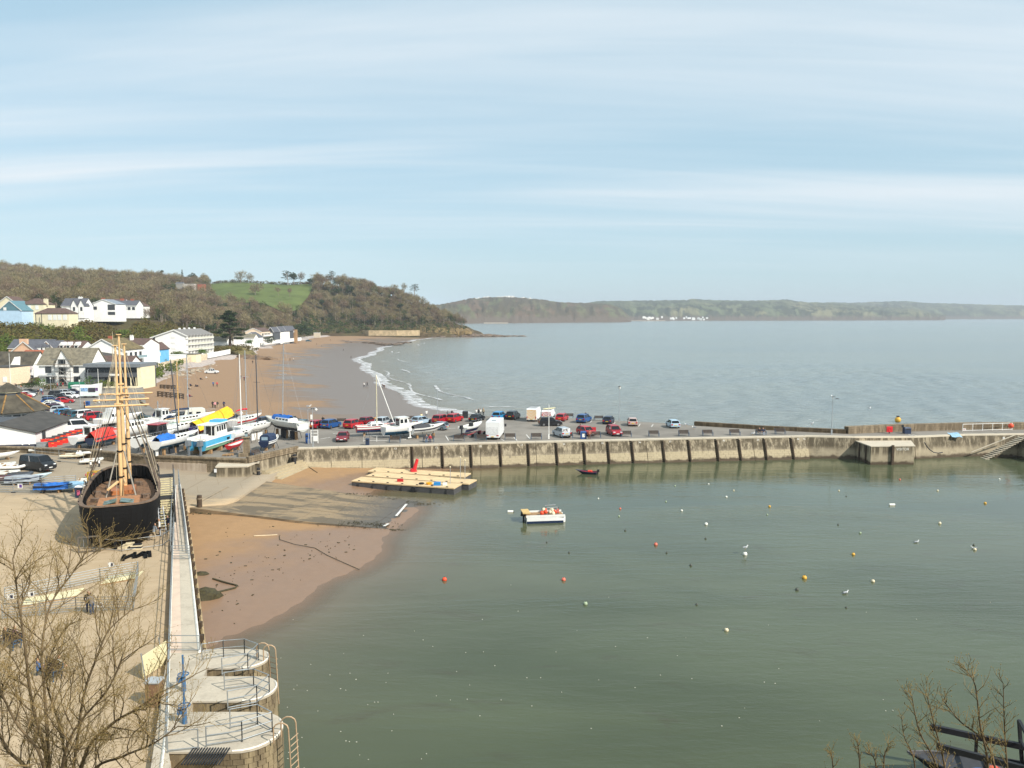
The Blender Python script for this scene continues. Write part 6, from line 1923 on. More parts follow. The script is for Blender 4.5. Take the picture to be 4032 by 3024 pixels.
# ------------------------------------------------------------------ boats
GEL = mk('white_gelcoat', '#e6e5e0', .3, var=.04, scale=1.0, coat=.3)
def gel(n, c, r=.35): return mk('gel_' + n, c, r, var=.06, scale=1.0, coat=.2)
B_BLUE, B_NAVY, B_RED, B_CYAN, B_GREY, B_GREEN = gel('blue', '#2d62a4'), gel('navy', '#1e2c48'), gel('red', '#b3242b'), gel('cyan', '#4aa6cd'), gel('grey', '#b9bab4'), gel('green', '#7fa88a')
ANTIF = mk('antifouling_dark', '#2c3138', .8, var=.2); ANTB = mk('antifouling_blue', '#2a5f80', .8, var=.2); ANTR = mk('antifouling_red', '#8f2a2c', .8, var=.2)
DECKM = mk('boat_deck', '#dcd8cc', .7, var=.08)
TARPB = mk('blue_tarp', '#1f66b8', .6, var=.2, scale=2, bump=.5); TARPR = mk('red_tarp', '#bd3226', .6, var=.2, scale=2, bump=.6); TARPY = mk('yellow_tarp', '#efb31c', .6, var=.12, scale=2, bump=.5); TARPK = mk('black_cover', '#3a3c40', .8, var=.15, scale=2, bump=.4); TARPN = mk('navy_cover', '#20324f', .8, var=.15, scale=2, bump=.4)
ALU = mk('mast_aluminium', '#bfc2c4', .35, .6); WIRE = mk('rigging_wire', '#8a8c8e', .5, .5); TEAK = mk('teak', '#8a5a38', .7, var=.2)
def hull(t, L, B, D_, top, bottom, stripe=None, z0=1.0, sheer=.35, tr=.85, rake=.9, wl=.45, deck=DECKM, name='hull', flare=1.0, round_=.0):
 """bow at +x; keel line at z0"""
 N = 13; rings = []
 for i in range(N):
  u = i / (N - 1)
  x = -L / 2 + L * u
  f = (tr + (1 - tr) * math.sin(min(u / .45, 1) * PI / 2)) if u < .45 else math.cos((u - .45) / .55 * PI / 2) ** .72
  f = max(f, .015)
  hb = B / 2 * f
  zs = z0 + D_ + sheer * (u ** 2.2) * 1.2 + .12 * (1 - u) ** 2
  xs = x + (rake * (u ** 3))
  kz = z0 + (D_ * .9 * max(0, (u - .62) / .38) ** 2.2) + .1 * (1 - u)
  row = []
  for fy, fz in ((1, 1), (.985 * flare, .86), (.93, .62), (.80, wl), (.5, .14), (0.02, 0)):
   row.append((xs if fz > .9 else lerp(x, xs, fz), hb * fy, lerp(kz, zs, fz)))
  ring = [Vector((a, -b, c)) for a, b, c in row] + [Vector((a, b, c)) for a, b, c in reversed(row)]
  rings.append(ring)
 mb = MB()
 n = 12
 vs = [v for r in rings for v in r];
 for m, ids in ((0, (0, 1, 2, 8, 9, 10)), (1, (3, 4, 5, 6, 7))):
  fs = []
  for i in range(N - 1):
   for j in ids:
    fs.append((i * n + j, (i + 1) * n + j, (i + 1) * n + (j + 1) % n, i * n + (j + 1) % n))
  if m == 0 and stripe:
   mb.add(vs, [f for k, f in enumerate(fs) if ids[k % len(ids)] in (1, 9)], 2, True)
   fs = [f for k, f in enumerate(fs) if ids[k % len(ids)] not in (1, 9)]
  mb.add(vs, fs, m, True)
 mb.add(rings[0], [tuple(range(n))], 0)
 h = mb.obj(name, [top, bottom] + ([stripe] if stripe else []), t)
 d = MB(); V, F = [], []
 for r in rings:
  V += [r[0] + Vector((0, .03, -.12)), r[11] + Vector((0, -.03, -.12))]
 d.add(V, [(2 * i, 2 * i + 2, 2 * i + 3, 2 * i + 1) for i in range(N - 1)]); d.obj('deck', deck, t)
 rb = MB()
 rb.tube([r[0] for r in rings], .05, n=4); rb.tube([r[11] for r in rings], .05, n=4); rb.obj('gunwale', top if not stripe else GEL, t)
 return rings
def cabin(t, x0, x1, w, z, h, m=GEL, win=True, rake=.25, name='cabin', tf=.86, roof=None):
 MB().add([(x0, -w / 2, z), (x1, -w / 2 * .85, z), (x1, w / 2 * .85, z), (x0, w / 2, z), (x0 + .05, -w / 2 * tf, z + h), (x1 - rake, -w / 2 * tf * .85, z + h), (x1 - rake, w / 2 * tf * .85, z + h), (x0 + .05, w / 2 * tf, z + h)],
    [(3, 2, 1, 0), (4, 5, 6, 7), (0, 1, 5, 4), (1, 2, 6, 5), (2, 3, 7, 6), (3, 0, 4, 7)]).obj(name, m, t)
 if roof is not None:
  MB().box(((x0 + x1 - rake) / 2, 0, z + h + .04), (x1 - x0 - rake + .5, w * tf + .15, .08)).obj('cabin_roof', roof, t)
 if win:
  n = max(1, int((x1 - x0) / .9));
  for k in range(n):
   xa = lerp(x0, x1 - rake, (k + .15) / n); xb = lerp(x0, x1 - rake, (k + .85) / n)
   for s in (-1, 1):
    f = lambda u, v: (u, s * (lerp(lerp(1, .85, (u - x0) / (x1 - x0)), lerp(1, .85, (u - x0) / (x1 - x0)) * tf, v) * w / 2 + .02), z + h * v)
    q = [f(xa, .42), f(xb, .42), f(xb, .85), f(xa, .85)]
    MB().add(q, [(0, 1, 2, 3) if s < 0 else (3, 2, 1, 0)]).obj('cabin_window', CGLASS, t)
  e = .03; g = lambda v, y: (lerp(x1, x1 - rake, v) + e, y * lerp(1, tf, v), z + h * v)
  MB().add([g(.35, -w * .36), g(.35, w * .36), g(.9, w * .36), g(.9, -w * .36)], [(0, 1, 2, 3)]).obj('windscreen', CGLASS, t)
  if h > 1.2:
   MB().add([(x0 - .02, -w * .3, z + .2), (x0 - .02, -w * .3, z + h * .85), (x0 - .01, w * .3, z + h * .85), (x0 - .01, w * .3, z + .2)], [(0, 1, 2, 3)]).obj('cabin_door', CGLASS, t)
def props_(t, L, B, z0, n=3):
 for k in range(n):
  x = lerp(-L * .32, L * .3, k / max(n - 1, 1))
  m2 = MB(); m2.box((x, 0, z0 / 2 - .02), (.35, .35, z0 + .1)); m2.obj('keel_block', WOOD, t)
 for x in (-L * .22, L * .18):
  for s in (-1, 1):
   m2 = MB(); m2.tube([(x, s * (B / 2 + .15), 0), (x, s * B * .36, z0 + .55)], .05, n=4); m2.obj('boat_stand', PLAST, t)
def outboard(t, x, z, y=0.0, m=None, s=1.0, down=1.1):
 m = m or PLAST
 o = MB().box((x - .28 * s, y, z + .28 * s), (.6 * s, .42 * s, .55 * s), top=.8).obj('outboard_motor', m, t)
 mb = MB(); mb.box((x - .2 * s, y, z - down * .45), (.22 * s, .14 * s, down)); mb.box((x - .3 * s, y, z - down * .9), (.6 * s, .1 * s, .16 * s)); mb.obj('motor_leg', m, o)
def mast(t, x, z, h, m=ALU, boom=None, sp=True, lean=0.0, cover=None, sx=None):
 m2 = MB(); m2.tube([(x, 0, z), (x + lean * .5, 0, z + h * .5), (x + lean, 0, z + h)], .105, .075, 6); mo = m2.obj('mast', m, t)
 if sp:
  MB().tube([(x + lean * .6, -.75, z + h * .6), (x + lean * .6, .75, z + h * .6)], .03, n=4).obj('spreader', m, mo)
 w = MB(); top = (x + lean, 0, z + h)
 a, b = sx or (x + 2.6, x - 3.0)
 for e in ((a, 0, z + .1), (b, 0, z + .0), (x - .2, -1.1, z - .3), (x - .2, 1.1, z - .3)):
  w.tube([top, e], .014, n=3, caps=False)
 w.obj('rigging', WIRE, mo)
 if boom:
  m2 = MB(); m2.tube([(x, 0, z + 1.1), (x - boom, 0, z + 1.15)], .06, n=5); bo_ = m2.obj('boom', m, t)
  if cover is not None:
   m2 = MB(); m2.tube([(x, 0, z + 1.3), (x - boom * .5, 0, z + 1.42), (x - boom, 0, z + 1.25)], .2, .12, 7); m2.obj('sail_cover', cover, bo_)
def tarp(t, x0, x1, w, z, h, m, name='cover', seed=1, sag=.12):
 rr = random.Random(seed); rings = []
 for i in range(11):
  u = i / 10; x = lerp(x0, x1, u); r = []
  f = 1 - .5 * abs(u - .45) ** 1.6 * 2
  for k in range(9):
   v = k / 8 * 2 - 1
   r.append(Vector((x, v * w / 2 * f, z - .45 * abs(v) ** 3 + h * f * (1 - abs(v) ** 1.7) + rr.uniform(-sag, sag) * .5)))
  rings.append(r)
 m2 = MB(); m2.loft(rings, 0, False, True, closed=False)
 return m2.obj(name, m, t)
def rails(t, rings, i0, i1, h=.55):
 m2 = MB()
 for s in (0, 11):
  pts = [rings[i][s] + Vector((0, .06 if s == 0 else -.06, h)) for i in range(i0, i1 + 1)]
  m2.tube(pts, .018, n=3)
  for i in range(i0, i1 + 1, 2):
   m2.tube([rings[i][s] + Vector((0, .05 if s == 0 else -.05, 0)), pts[i - i0]], .016, n=3)
 m2.obj('guard_rail', ALU, t)
def boat(name, label, px, py, hd, z=ZD, cat='boat', sc=1.0):
 return thing(name, label, cat, G(px, py, z), R(hd), None, sc)
t = boat('angling_boat', 'white angling boat with upright wheelhouse beside the red fish bins', 352, 1757, 72); r = hull(t, 6.2, 2.4, 1.25, GEL, ANTB, z0=.55); cabin(t, -.3, 1.7, 1.9, 1.7, 1.55, roof=GEL); props_(t, 6, 2.4, .5, 2); rails(t, r, 7, 12)
t = boat('covered_boat', 'boat shrouded in a wrinkled red tarpaulin', 415, 1757, 78); hull(t, 6.4, 2.5, 1.1, B_NAVY, ANTB, z0=.55); tarp(t, -3.3, 3.2, 2.9, 1.75, 1.25, TARPR, 'tarpaulin', 3, .3); props_(t, 6, 2.4, .5, 2)
t = boat('motor_cruiser', 'sleek white motor cruiser with raked dark side windows', 535, 1735, 70); r = hull(t, 9.6, 3.1, 1.6, GEL, GEL, z0=.8, rake=1.3); cabin(t, -2.6, 2.2, 2.5, 2.3, 1.15, rake=1.3); props_(t, 9, 3, .8); rails(t, r, 7, 12)
t = boat('flybridge_cruiser', 'white flybridge cruiser behind the motor cruiser', 468, 1690, 66); r = hull(t, 8.6, 3.0, 1.5, GEL, ANTIF, z0=.7); cabin(t, -2.4, 1.6, 2.5, 2.1, 1.2, rake=.9); cabin(t, -2.0, .2, 1.9, 3.35, .7, rake=.5, win=False, name='flybridge'); props_(t, 8, 3, .7)
t = boat('fishing_boat', 'white fishing boat with red roofed wheelhouse and cluttered stern deck', 612, 1770, 78); r = hull(t, 9.2, 3.2, 1.5, GEL, ANTB, z0=.85); cabin(t, -.4, 2.0, 2.2, 2.2, 1.75, mk('dark_wheelhouse', '#3a3638', .6), roof=B_RED); props_(t, 9, 3, .8); rails(t, r, 1, 12)
for k in range(6): MB().box((-3.6 + k * .5, (-1) ** k * .7, 2.35), (.5, .45, .35), rz=k).obj('pot', PLAST, t)
t = boat('pilot_boat', 'small white pilot house boat with black wheelhouse windows', 630, 1685, 66); r = hull(t, 6.4, 2.5, 1.3, GEL, ANTIF, z0=.6); cabin(t, -.2, 1.7, 1.9, 1.8, 1.7, roof=GEL); props_(t, 6, 2.4, .6, 2); mast(t, -.3, 3.5, 1.6, sp=False, sx=(1, -1))
t = boat('day_cruiser', 'white day cruiser with navy spray hood and blue canvas', 690, 1708, 76); r = hull(t, 7.4, 2.6, 1.3, GEL, ANTIF, z0=.8); cabin(t, -.2, 2.4, 2.0, 2.0, .7, rake=.6); tarp(t, -2.6, .2, 2.3, 2.2, 1.3, TARPN, 'spray_hood', 5); props_(t, 7, 2.5, .8, 2)
t = boat('cruising_yacht', 'long white cruising yacht with green stripe, navy sail cover and tall mast', 742, 1708, 68); r = hull(t, 10.5, 3.1, 1.5, GEL, ANTIF, B_GREEN, z0=1.3, rake=1.4); cabin(t, -2.2, 2.4, 2.0, 2.7, .6, rake=.7); mast(t, .2, 3.2, 11.0, boom=4.0, cover=TARPN, sx=(5.6, -5)); rails(t, r, 0, 12, .65); props_(t, 9, 3, 1.3)
MB().box((0, 0, .75), (3.0, .3, 1.4)).obj('keel_fin', ANTIF, t)
t = boat('pilot_yacht', 'white yacht with wooden mast standing between the fishing boat and blue covered yacht', 702, 1730, 74); r = hull(t, 8.4, 2.7, 1.2, GEL, ANTIF, z0=1.1); cabin(t, -1.4, 2.0, 1.8, 2.2, .55); mast(t, .3, 2.6, 10.5, mk('varnished_spar', '#cfa565', .5, var=.1), boom=3.2, sx=(4.4, -4)); props_(t, 8, 2.6, 1.1)
t = boat('covered_yacht', 'white yacht with bright blue cockpit cover hanging over the rubble wall', 690, 1782, 76); r = hull(t, 9.0, 2.8, 1.3, GEL, ANTB, z0=1.0, rake=1.2); cabin(t, -.6, 2.2, 1.8, 2.2, .55); tarp(t, -4.2, -.3, 2.5, 2.35, .95, TARPB, 'cockpit_cover', 7, .25); mast(t, .9, 2.6, 11.5, mk('dark_mast', '#4b5158', .5, .4), boom=3.4, lean=-1.2, sx=(4.8, -4.4)); props_(t, 8, 2.6, 1.0); rails(t, r, 6, 12, .6)
MB().box((-.3, 0, .6), (2.2, .28, 1.1)).obj('keel_fin', ANTIF, t); MB().box((-4.1, 0, .9), (.5, .1, 1.4)).obj('rudder', GEL, t)
t = boat('sheeted_boat', 'boat roofed over by a sloping bright yellow tarpaulin', 832, 1712, 70); hull(t, 8.6, 2.9, 1.4, mk('purple_hull', '#4a3a7a', .5), ANTR, z0=.7)
m2 = MB(); m2.loft([[Vector((x, y, z)) for y, z in ((-1.7, zt - 1.5), (-1.0, zt - .5), (0, zt), (1.0, zt - .5), (1.7, zt - 1.5))] for x, zt in ((-4.6, 2.9), (-2, 3.3), (1, 3.9), (4.3, 4.6))], 0, False, False, closed=False)
m2.obj('tarpaulin', TARPY, t); m2 = MB(); m2.tube([(-4.4, 0, 2.8), (4.2, 0, 4.5)], .05, n=4); m2.obj('ridge_pole', WOOD, t); m2 = MB(); m2.add([(4.3, -1.7, 3.1), (4.3, 0, 4.6), (4.3, 1.7, 3.1)], [(0, 1, 2)]); m2.obj('tarp_end', TARPY, t); props_(t, 8, 2.8, .7)
t = boat('workboat_catamaran', 'light blue and white catamaran workboat with twin grey outboards', 838, 1772, 82, cat='catamaran')
for s in (-1, 1):
 hh = MB(); rr_ = []
 for x, k, zk in ((-4.8, 1, .62), (-2, 1, .58), (1, 1, .62), (3.2, .9, .85), (4.6, .5, 1.4), (5.4, .08, 2.2)):
  c = s * .95; hb = .62 * k
  rr_.append([Vector((x, c - hb, 2.15)), Vector((x, c - hb, 1.25)), Vector((x, c - hb * .8, lerp(zk, 1.2, .2))), Vector((x, c, zk)), Vector((x, c + hb * .8, lerp(zk, 1.2, .2))), Vector((x, c + hb, 1.25)), Vector((x, c + hb, 2.15))])
 vs = [v for r_ in rr_ for v in r_]
 f = lambda js: [(i * 7 + j, (i + 1) * 7 + j, (i + 1) * 7 + j + 1, i * 7 + j + 1) for i in range(5) for j in js]
 hh.add(vs, f((0, 5)), 0); hh.add(vs, f((1, 2, 3, 4)), 1); hh.add(rr_[0], [tuple(range(7))], 0); hh.obj('hull', [B_CYAN, B_GREEN], t)
 MB().box((0, s * 1.6, 1.27), (9.4, .1, .12)).obj('rubbing_strake', GEL, t)
 outboard(t, -4.9, 1.5, s * .95, mk('grey_motor', '#6f7478', .4), 1.5, 1.9)
MB().box((-.2, 0, 2.1), (9.2, 2.9, .2)).obj('deck', DECKM, t); m2 = MB(); m2.bx(-4.6, 4.2, 1.45, 1.58, 2.15, 2.55); m2.bx(-4.6, 4.2, -1.58, -1.45, 2.15, 2.55); m2.obj('bulwark', GEL, t)
MB().box((-4.75, 0, 1.7), (.12, 1.1, .8)).obj('transom_panel', ANTB, t); MB().box((2.0, -1.6, 1.65), (.8, .06, .35)).obj('hull_window', CGLASS, t)
cabin(t, -.6, 3.0, 2.3, 2.2, 1.9, rake=.45); MB().box((.2, 0, 4.2), (5.2, 2.5, .12)).obj('wheelhouse_roof', GEL, t); MB().box((2.0, 0, 4.4), (2.0, 2.0, .35)).obj('upper_coaming', B_CYAN, t)
for s in (-1, 1):
 m2 = MB(); m2.tube([(-2.2, s * 1.1, 2.2), (-2.2, s * 1.1, 4.15)], .05, n=5); m2.obj('canopy_post', GEL, t)
for k in range(4): MB().box((-2.6 - .6 * (k // 2), -.35 + .7 * (k % 2), 2.55), (.5, .6, .6)).obj('fish_box', GEL, t)
for x in (-3, 0, 3): MB().box((x, 0, .3), (.5, 3.0, .6)).obj('keel_block', WOOD, t)
t = boat('striped_yacht', 'white yacht with red hull band, red sail cover and tall mast', 968, 1695, 74); r = hull(t, 7.8, 2.6, 1.2, GEL, GEL, B_RED, z0=1.0, rake=1.1); cabin(t, -1.2, 1.9, 1.8, 2.1, .6); mast(t, .4, 2.6, 12.0, boom=3.2, cover=mk('red_cover', '#c02a35', .8), sx=(4.2, -4)); rails(t, r, 0, 12, .6); props_(t, 7, 2.5, 1.0)
t = boat('red_keel_yacht', 'white open yacht with red underbody and slim white mast beside the stone pillar', 950, 1748, 78); r = hull(t, 6.2, 2.2, 1.1, GEL, B_RED, z0=.9); cabin(t, -.8, 1.4, 1.5, 1.8, .5); mast(t, .2, 2.2, 12.5, GEL, sp=False, sx=(3.2, -3)); props_(t, 6, 2.2, .9, 2)
t = boat('white_sloop', 'plain white sloop with deep white keel and dark grey mast', 1010, 1730, 66); r = hull(t, 8.6, 2.7, 1.2, GEL, GEL, z0=1.3, rake=1.2); cabin(t, -1.6, 2.0, 1.8, 2.3, .5); mast(t, .4, 2.8, 11.5, mk('dark_mast', '#4b5158'), sx=(4.6, -4.2)); MB().box((0, 0, .65), (2.6, .35, 1.4)).obj('keel_fin', GEL, t); props_(t, 8, 2.6, 1.3)
t = boat('red_dory', 'tiny red and white rowing boat beside the stone pillar', 925, 1775, 80, cat='boat'); r = hull(t, 3.6, 1.5, .65, B_RED, B_RED, z0=.35); MB().box((0, 0, .85), (.3, 1.2, .06)).obj('thwart', WOOD, t); MB().box((-1.2, 0, .8), (.3, .9, .06)).obj('thwart', WOOD, t); props_(t, 3, 1.4, .35, 2)
t = boat('canopy_boat', 'small navy boat with dark blue canopy and clear rear window', 1063, 1768, 84); r = hull(t, 4.6, 2.0, .95, B_NAVY, B_NAVY, GEL, z0=.45)
m2 = MB(); m2.loft([[Vector((x, y, z)) for y, z in ((-.85, 1.4), (-.8, 2.2), (-.5, 2.5), (.5, 2.5), (.8, 2.2), (.85, 1.4))] for x in (-1.9, .6)], 0, True, False); m2.obj('canopy', TARPN, t); MB().box((-1.92, 0, 1.95), (.04, 1.0, .5)).obj('canopy_window', mk('clear_vinyl', '#8fa6b5', .2), t); m2 = MB(); m2.add([(.6, -.75, 2.2), (.6, .75, 2.2), (1.4, .6, 1.5), (1.4, -.6, 1.5)], [(0, 1, 2, 3)]); m2.obj('canopy_front', CGLASS, t); props_(t, 4.4, 2, .45, 2)
t = boat('blue_topped_yacht', 'large grey and white yacht with crumpled blue cover and leaning tall mast', 1128, 1725, 140); r = hull(t, 9.8, 3.2, 1.6, B_GREY, ANTIF, z0=1.4, rake=1.3); cabin(t, -2.0, 2.2, 2.0, 3.0, .55); tarp(t, -1.6, 3.6, 1.7, 3.55, .5, TARPB, 'cover', 9, .4); mast(t, 1.0, 3.4, 12.6, boom=None, lean=-.8, sx=(5.4, -4.8)); MB().box((.6, 0, .7), (1.5, .4, 1.5)).obj('keel_fin', ANTIF, t); MB().box((-1.8, 0, .75), (1.1, .3, 1.3)).obj('skeg', ANTIF, t); props_(t, 9, 3.1, 1.35); m2 = MB().box((-4.9, 0, 2.4), (.1, 2.3, 1.0)); m2.obj('transom', GEL, t)
t = boat('red_hull_yacht', 'small white yacht with red hull and slender mast behind crowd barriers', 1478, 1716, 22); r = hull(t, 6.6, 2.3, 1.15, B_RED, B_BLUE, GEL, z0=.6, rake=1.0); cabin(t, -.9, 1.6, 1.6, 1.65, .55); mast(t, .3, 2.1, 8.6, mk('cream_mast', '#d8cfae', .5), sx=(3.8, -3.2)); m2 = MB(); m2.tube([(.3, 0, 10.6), (3.4, 0, 1.9)], .09, n=5); m2.obj('furled_sail', GEL, t); props_(t, 6, 2.3, .6, 2)
t = boat('cabin_cruiser', 'white pilot cabin cruiser with glazed wheelhouse next to the red hulled yacht', 1580, 1720, 35); r = hull(t, 6.8, 2.5, 1.5, GEL, ANTB, z0=.4); cabin(t, -.7, 1.4, 2.0, 1.85, 1.55, roof=GEL, rake=.5); rails(t, r, 6, 12, .6); props_(t, 6.4, 2.4, .4, 2)
t = boat('speedboat', 'white speedboat under a black cover with white outboard', 1676, 1722, 42, cat='speedboat'); r = hull(t, 6.0, 2.3, 1.1, GEL, GEL, TARPK, z0=.6); tarp(t, -2.7, .9, 2.1, 1.75, .75, TARPK, 'cover', 11, .1); cabin(t, .6, 2.0, 1.6, 1.7, .45, rake=.6); outboard(t, -3.0, 1.4, 0, GEL, 1.1, 1.2); props_(t, 5.6, 2.2, .55, 2)
t = boat('blue_angler', 'open white fishing boat with blue hull on a red trailer', 1855, 1716, 62); r = hull(t, 5.6, 2.2, .95, GEL, B_BLUE, z0=.75, wl=.7); outboard(t, -2.9, 1.6, 0, PLAST, 1.1, 1.2); MB().box((0, 0, 1.95), (.6, .6, .7)).obj('console', PLAST, t); rails(t, r, 8, 12, .45); m2 = MB(); m2.beam((-2.4, -.7, .5), (3.6, 0, .5), .1, .1); m2.beam((-2.4, .7, .5), (3.6, 0, .5), .1, .1); m2.beam((-1.2, -1.0, .4), (-1.2, 1.0, .4), .1, .1); m2.obj('trailer_frame', B_RED, t)
for s in (-1, 1):
 m2 = MB(); m2.tube([(-1.2, s * .9, .3), (-1.2, s * 1.1, .3)], .3, n=10); m2.obj('trailer_wheel', RUBBER, t)
tm = thing('mobile_hoist', 'red wheeled boat trolley parked beside the motorhome', 'trolley', G(1898, 1712, ZD), R(40))
m2 = MB(); m2.beam((-1, -.6, .5), (1.4, -.6, .5), .12, .12); m2.beam((-1, .6, .5), (1.4, .6, .5), .12, .12); m2.beam((1.3, -.6, .5), (1.3, .6, .5), .12, .12); m2.obj('frame', B_RED, tm); MB().box((1.3, 0, 1.1), (.2, .8, 1.1)).obj('upright_guard', B_RED, tm)
for s in (-1, 1):
 m2 = MB(); m2.tube([(0, s * .7, .35), (0, s * .9, .35)], .35, n=10); m2.obj('wheel', RUBBER, tm)
t = boat('red_dinghy', 'small blue dinghy with red interior and black outboard afloat by the wall', 2316, 1866, 165, 0, sc=.7); r = hull(t, 3.9, 1.6, .7, B_NAVY, B_NAVY, z0=-.25, deck=B_RED); MB().box((-.4, 0, .55), (.9, .9, .5)).obj('red_locker', mk('orange_red_plastic', '#d8402c', .5), t); MB().box((.7, 0, .42), (.3, 1.2, .08)).obj('thwart', B_RED, t); outboard(t, -1.95, .55, 0, PLAST, 1.0, .9)
t = boat('pot_boat', 'flat white catamaran workboat loaded with orange buoys and fishing gear', 2140, 2050, 8, 0)
for s in (-1, 1):
 m2 = MB(); m2.loft([[Vector((x, s * .8 + y * k, z)) for y, z in ((-.4, .75), (-.4, .1), (0, -.3), (.4, .1), (.4, .75))] for x, k in ((-2.2, 1), (1.4, 1), (2.2, .7), (2.5, .2))], 0, True); m2.obj('hull', [GEL], t)
MB().box((.0, 0, .72), (4.7, 2.2, .12)).obj('deck', WOOD, t); m2 = MB(); m2.bx(-2.3, 2.4, -1.2, -1.1, .7, .98); m2.bx(-2.3, 2.4, 1.1, 1.2, .7, .98); m2.obj('bulwark', GEL, t); MB().box((0, -1.22, .1), (4.4, .06, .35)).obj('waterline_band', B_NAVY, t)
MB().box((-2.2, 0, 1.2), (.9, 2.0, .12)).obj('working_table', mk('buff_board', '#c9a96e', .7), t); outboard(t, -2.3, .75, -.3, PLAST, .9, .9)
rb = random.Random(5)
OR = mk('orange_buoy', '#e2502a', .5, var=.1); CRM = mk('cream_buoy', '#dccfae', .5)
for k in range(11):
 MB().ball((rb.uniform(-.3, 1.9), rb.uniform(-.8, .8), 1.0 + rb.uniform(0, .2)), rb.uniform(.17, .28), 8, 5).obj('fishing_buoy', OR if k % 3 else CRM, t)
for k in range(6):
 m2 = MB(); x = -.3 + k * .4; m2.tube([(x, -.5, .75), (x + .05, -.4, 1.7)], .025, n=4); m2.obj('dan_pole', PLAST, t)
m2 = MB(); m2.tube([(.3, -.6, 1.7), (1.6, -.6, 1.75)], .03, n=4); m2.tube([(.3, .6, 1.7), (1.6, .6, 1.75)], .03, n=4); m2.tube([(.3, -.6, .8), (.3, -.6, 1.7)], .03, n=4); m2.tube([(1.6, -.6, .8), (1.6, -.6, 1.75)], .03, n=4); m2.obj('rail_frame', ALU, t)
PD = mk('pontoon_deck', '#d2b78c', .8, var=.1, scale=.8, obj=True); PS = mk('pontoon_float', '#4d4c4c', .7, var=.2)
for k, (c, hd, lab) in enumerate(((((1395, 1893), (1800, 1922), (1808, 1905), (1410, 1878)), 0, 'long buff topped pontoon with black floats grounded on the sand edge'), (((1450, 1873), (1858, 1905), (1862, 1893), (1468, 1862)), 0, 'middle buff topped pontoon raft moored between two others'), (((1455, 1857), (1838, 1880), (1842, 1868), (1470, 1846)), 0, 'far buff topped pontoon raft lying towards the quay wall'))):
 P_ = [G(a, b, .95) for a, b in c]
 mid = sum(P_, Vector()) / 4
 ang = math.atan2(P_[1].y - P_[0].y, P_[1].x - P_[0].x)
 Lp = (P_[1] - P_[0]).length; Wp = 3.0
 t = thing('pontoon', lab, 'pontoon', (mid.x, mid.y + (0, .3, .6)[k], 0), ang)
 n = 6
 for q in range(n):
  x0, x1 = -Lp / 2 + Lp * q / n + .02, -Lp / 2 + Lp * (q + 1) / n - .02
  MB().bx(x0, x1, -Wp / 2, Wp / 2, .8, .97).obj('deck_board', PD, t)
 MB().bx(-Lp / 2 + .05, Lp / 2 - .05, -Wp / 2 + .06, Wp / 2 - .06, -.25, .8).obj('float', PS, t)
 for q in range(7):
  x = -Lp / 2 + Lp * (q + .5) / 7
  m2 = MB(); m2.tube([(x, -Wp / 2 - .02, .65), (x, -Wp / 2 - .02, .05)], .06, n=5); m2.obj('fender_strip', PLAST, t)
  m2 = MB(); m2.box((x, -Wp / 2 + .25, 1.02), (.3, .12, .1)); m2.obj('cleat', PLAST, t)
 if k == 0:
  m2 = MB(); m2.tube([(Lp * .12, -Wp / 2 - .1, .4), (Lp * .12, -Wp / 2 - .3, .4)], .4, n=12); m2.obj('tyre_fender', RUBBER, t)
for (px, py, h) in ((1773, 1905, 2.4), (1813, 1886, 3.2), (1831, 1890, 2.9)):
 t = thing('pontoon_post', 'slim grey marker post with white cap standing on the pontoons', 'post', G(px, py, .97), 0, 'marker posts on the pontoons')
 m2 = MB(); m2.tube([(0, 0, 0), (0, 0, h)], .05, n=6); m2.obj('post', ALU, t); MB().ball((0, 0, h), .12, 8, 5).obj('cap', CRM, t)
rb2 = thing('channel_buoy', 'red conical channel buoy lying tilted against the pontoons', 'buoy', G(1630, 1858, .9), 0, None, .75)
m2 = MB(); m2.tube([(0, 0, .2), (.7, 0, 2.6)], .42, .3, 10); m2.obj('buoy_body', mk('buoy_red', '#d3272f', .5), rb2); m2 = MB(); m2.tube([(-.15, 0, .0), (.05, 0, .45)], .75, .7, 12); m2.obj('buoy_collar', mk('buoy_red', '#d3272f'), rb2)
for (px, py, m, lab, d) in ((1576, 1896, 'r', 'red fuel can with black strap on the pontoon', (.9, .35, .35)), (1690, 1908, 'y', 'heap of yellow rope on the pontoon', (.8, .6, .35)), (1722, 1910, 'b', 'blue plastic crate on the pontoon end', (1.0, .7, .4)), (1752, 1910, 'w', 'white fish box on the pontoon end', (.6, .5, .3)), (1660, 1906, 'k', 'black tyre lying on the pontoon', (.8, .5, .25))):
 t = thing('pontoon_gear', lab, 'gear', G(px, py, .98))
 mm = {'r': B_RED, 'y': PC['yellow'], 'b': gel('crate_blue', '#2a7fc0'), 'w': GEL, 'k': RUBBER}[m]
 if m == 'y':
  m2 = MB()
  for q in range(5): m2.tube([(.35 * math.cos(a) + rb.uniform(-.1, .1), .25 * math.sin(a), .05 + q * .06) for a in np.linspace(0, 6, 9)], .04, n=4)
  m2.obj('rope_coil', mm, t)
 elif m == 'k':
  m2 = MB(); m2.tube([(.3 * math.cos(a), .3 * math.sin(a), .1) for a in np.linspace(0, 2 * PI, 13)], .1, n=6); m2.obj('tyre', mm, t)
 else:
  MB().box((0, 0, d[2] / 2), d, top=.94).obj('box', mm, t); MB().box((0, 0, d[2] + .02), (d[0] * .9, d[1] * .9, .04)).obj('lid', mm, t)
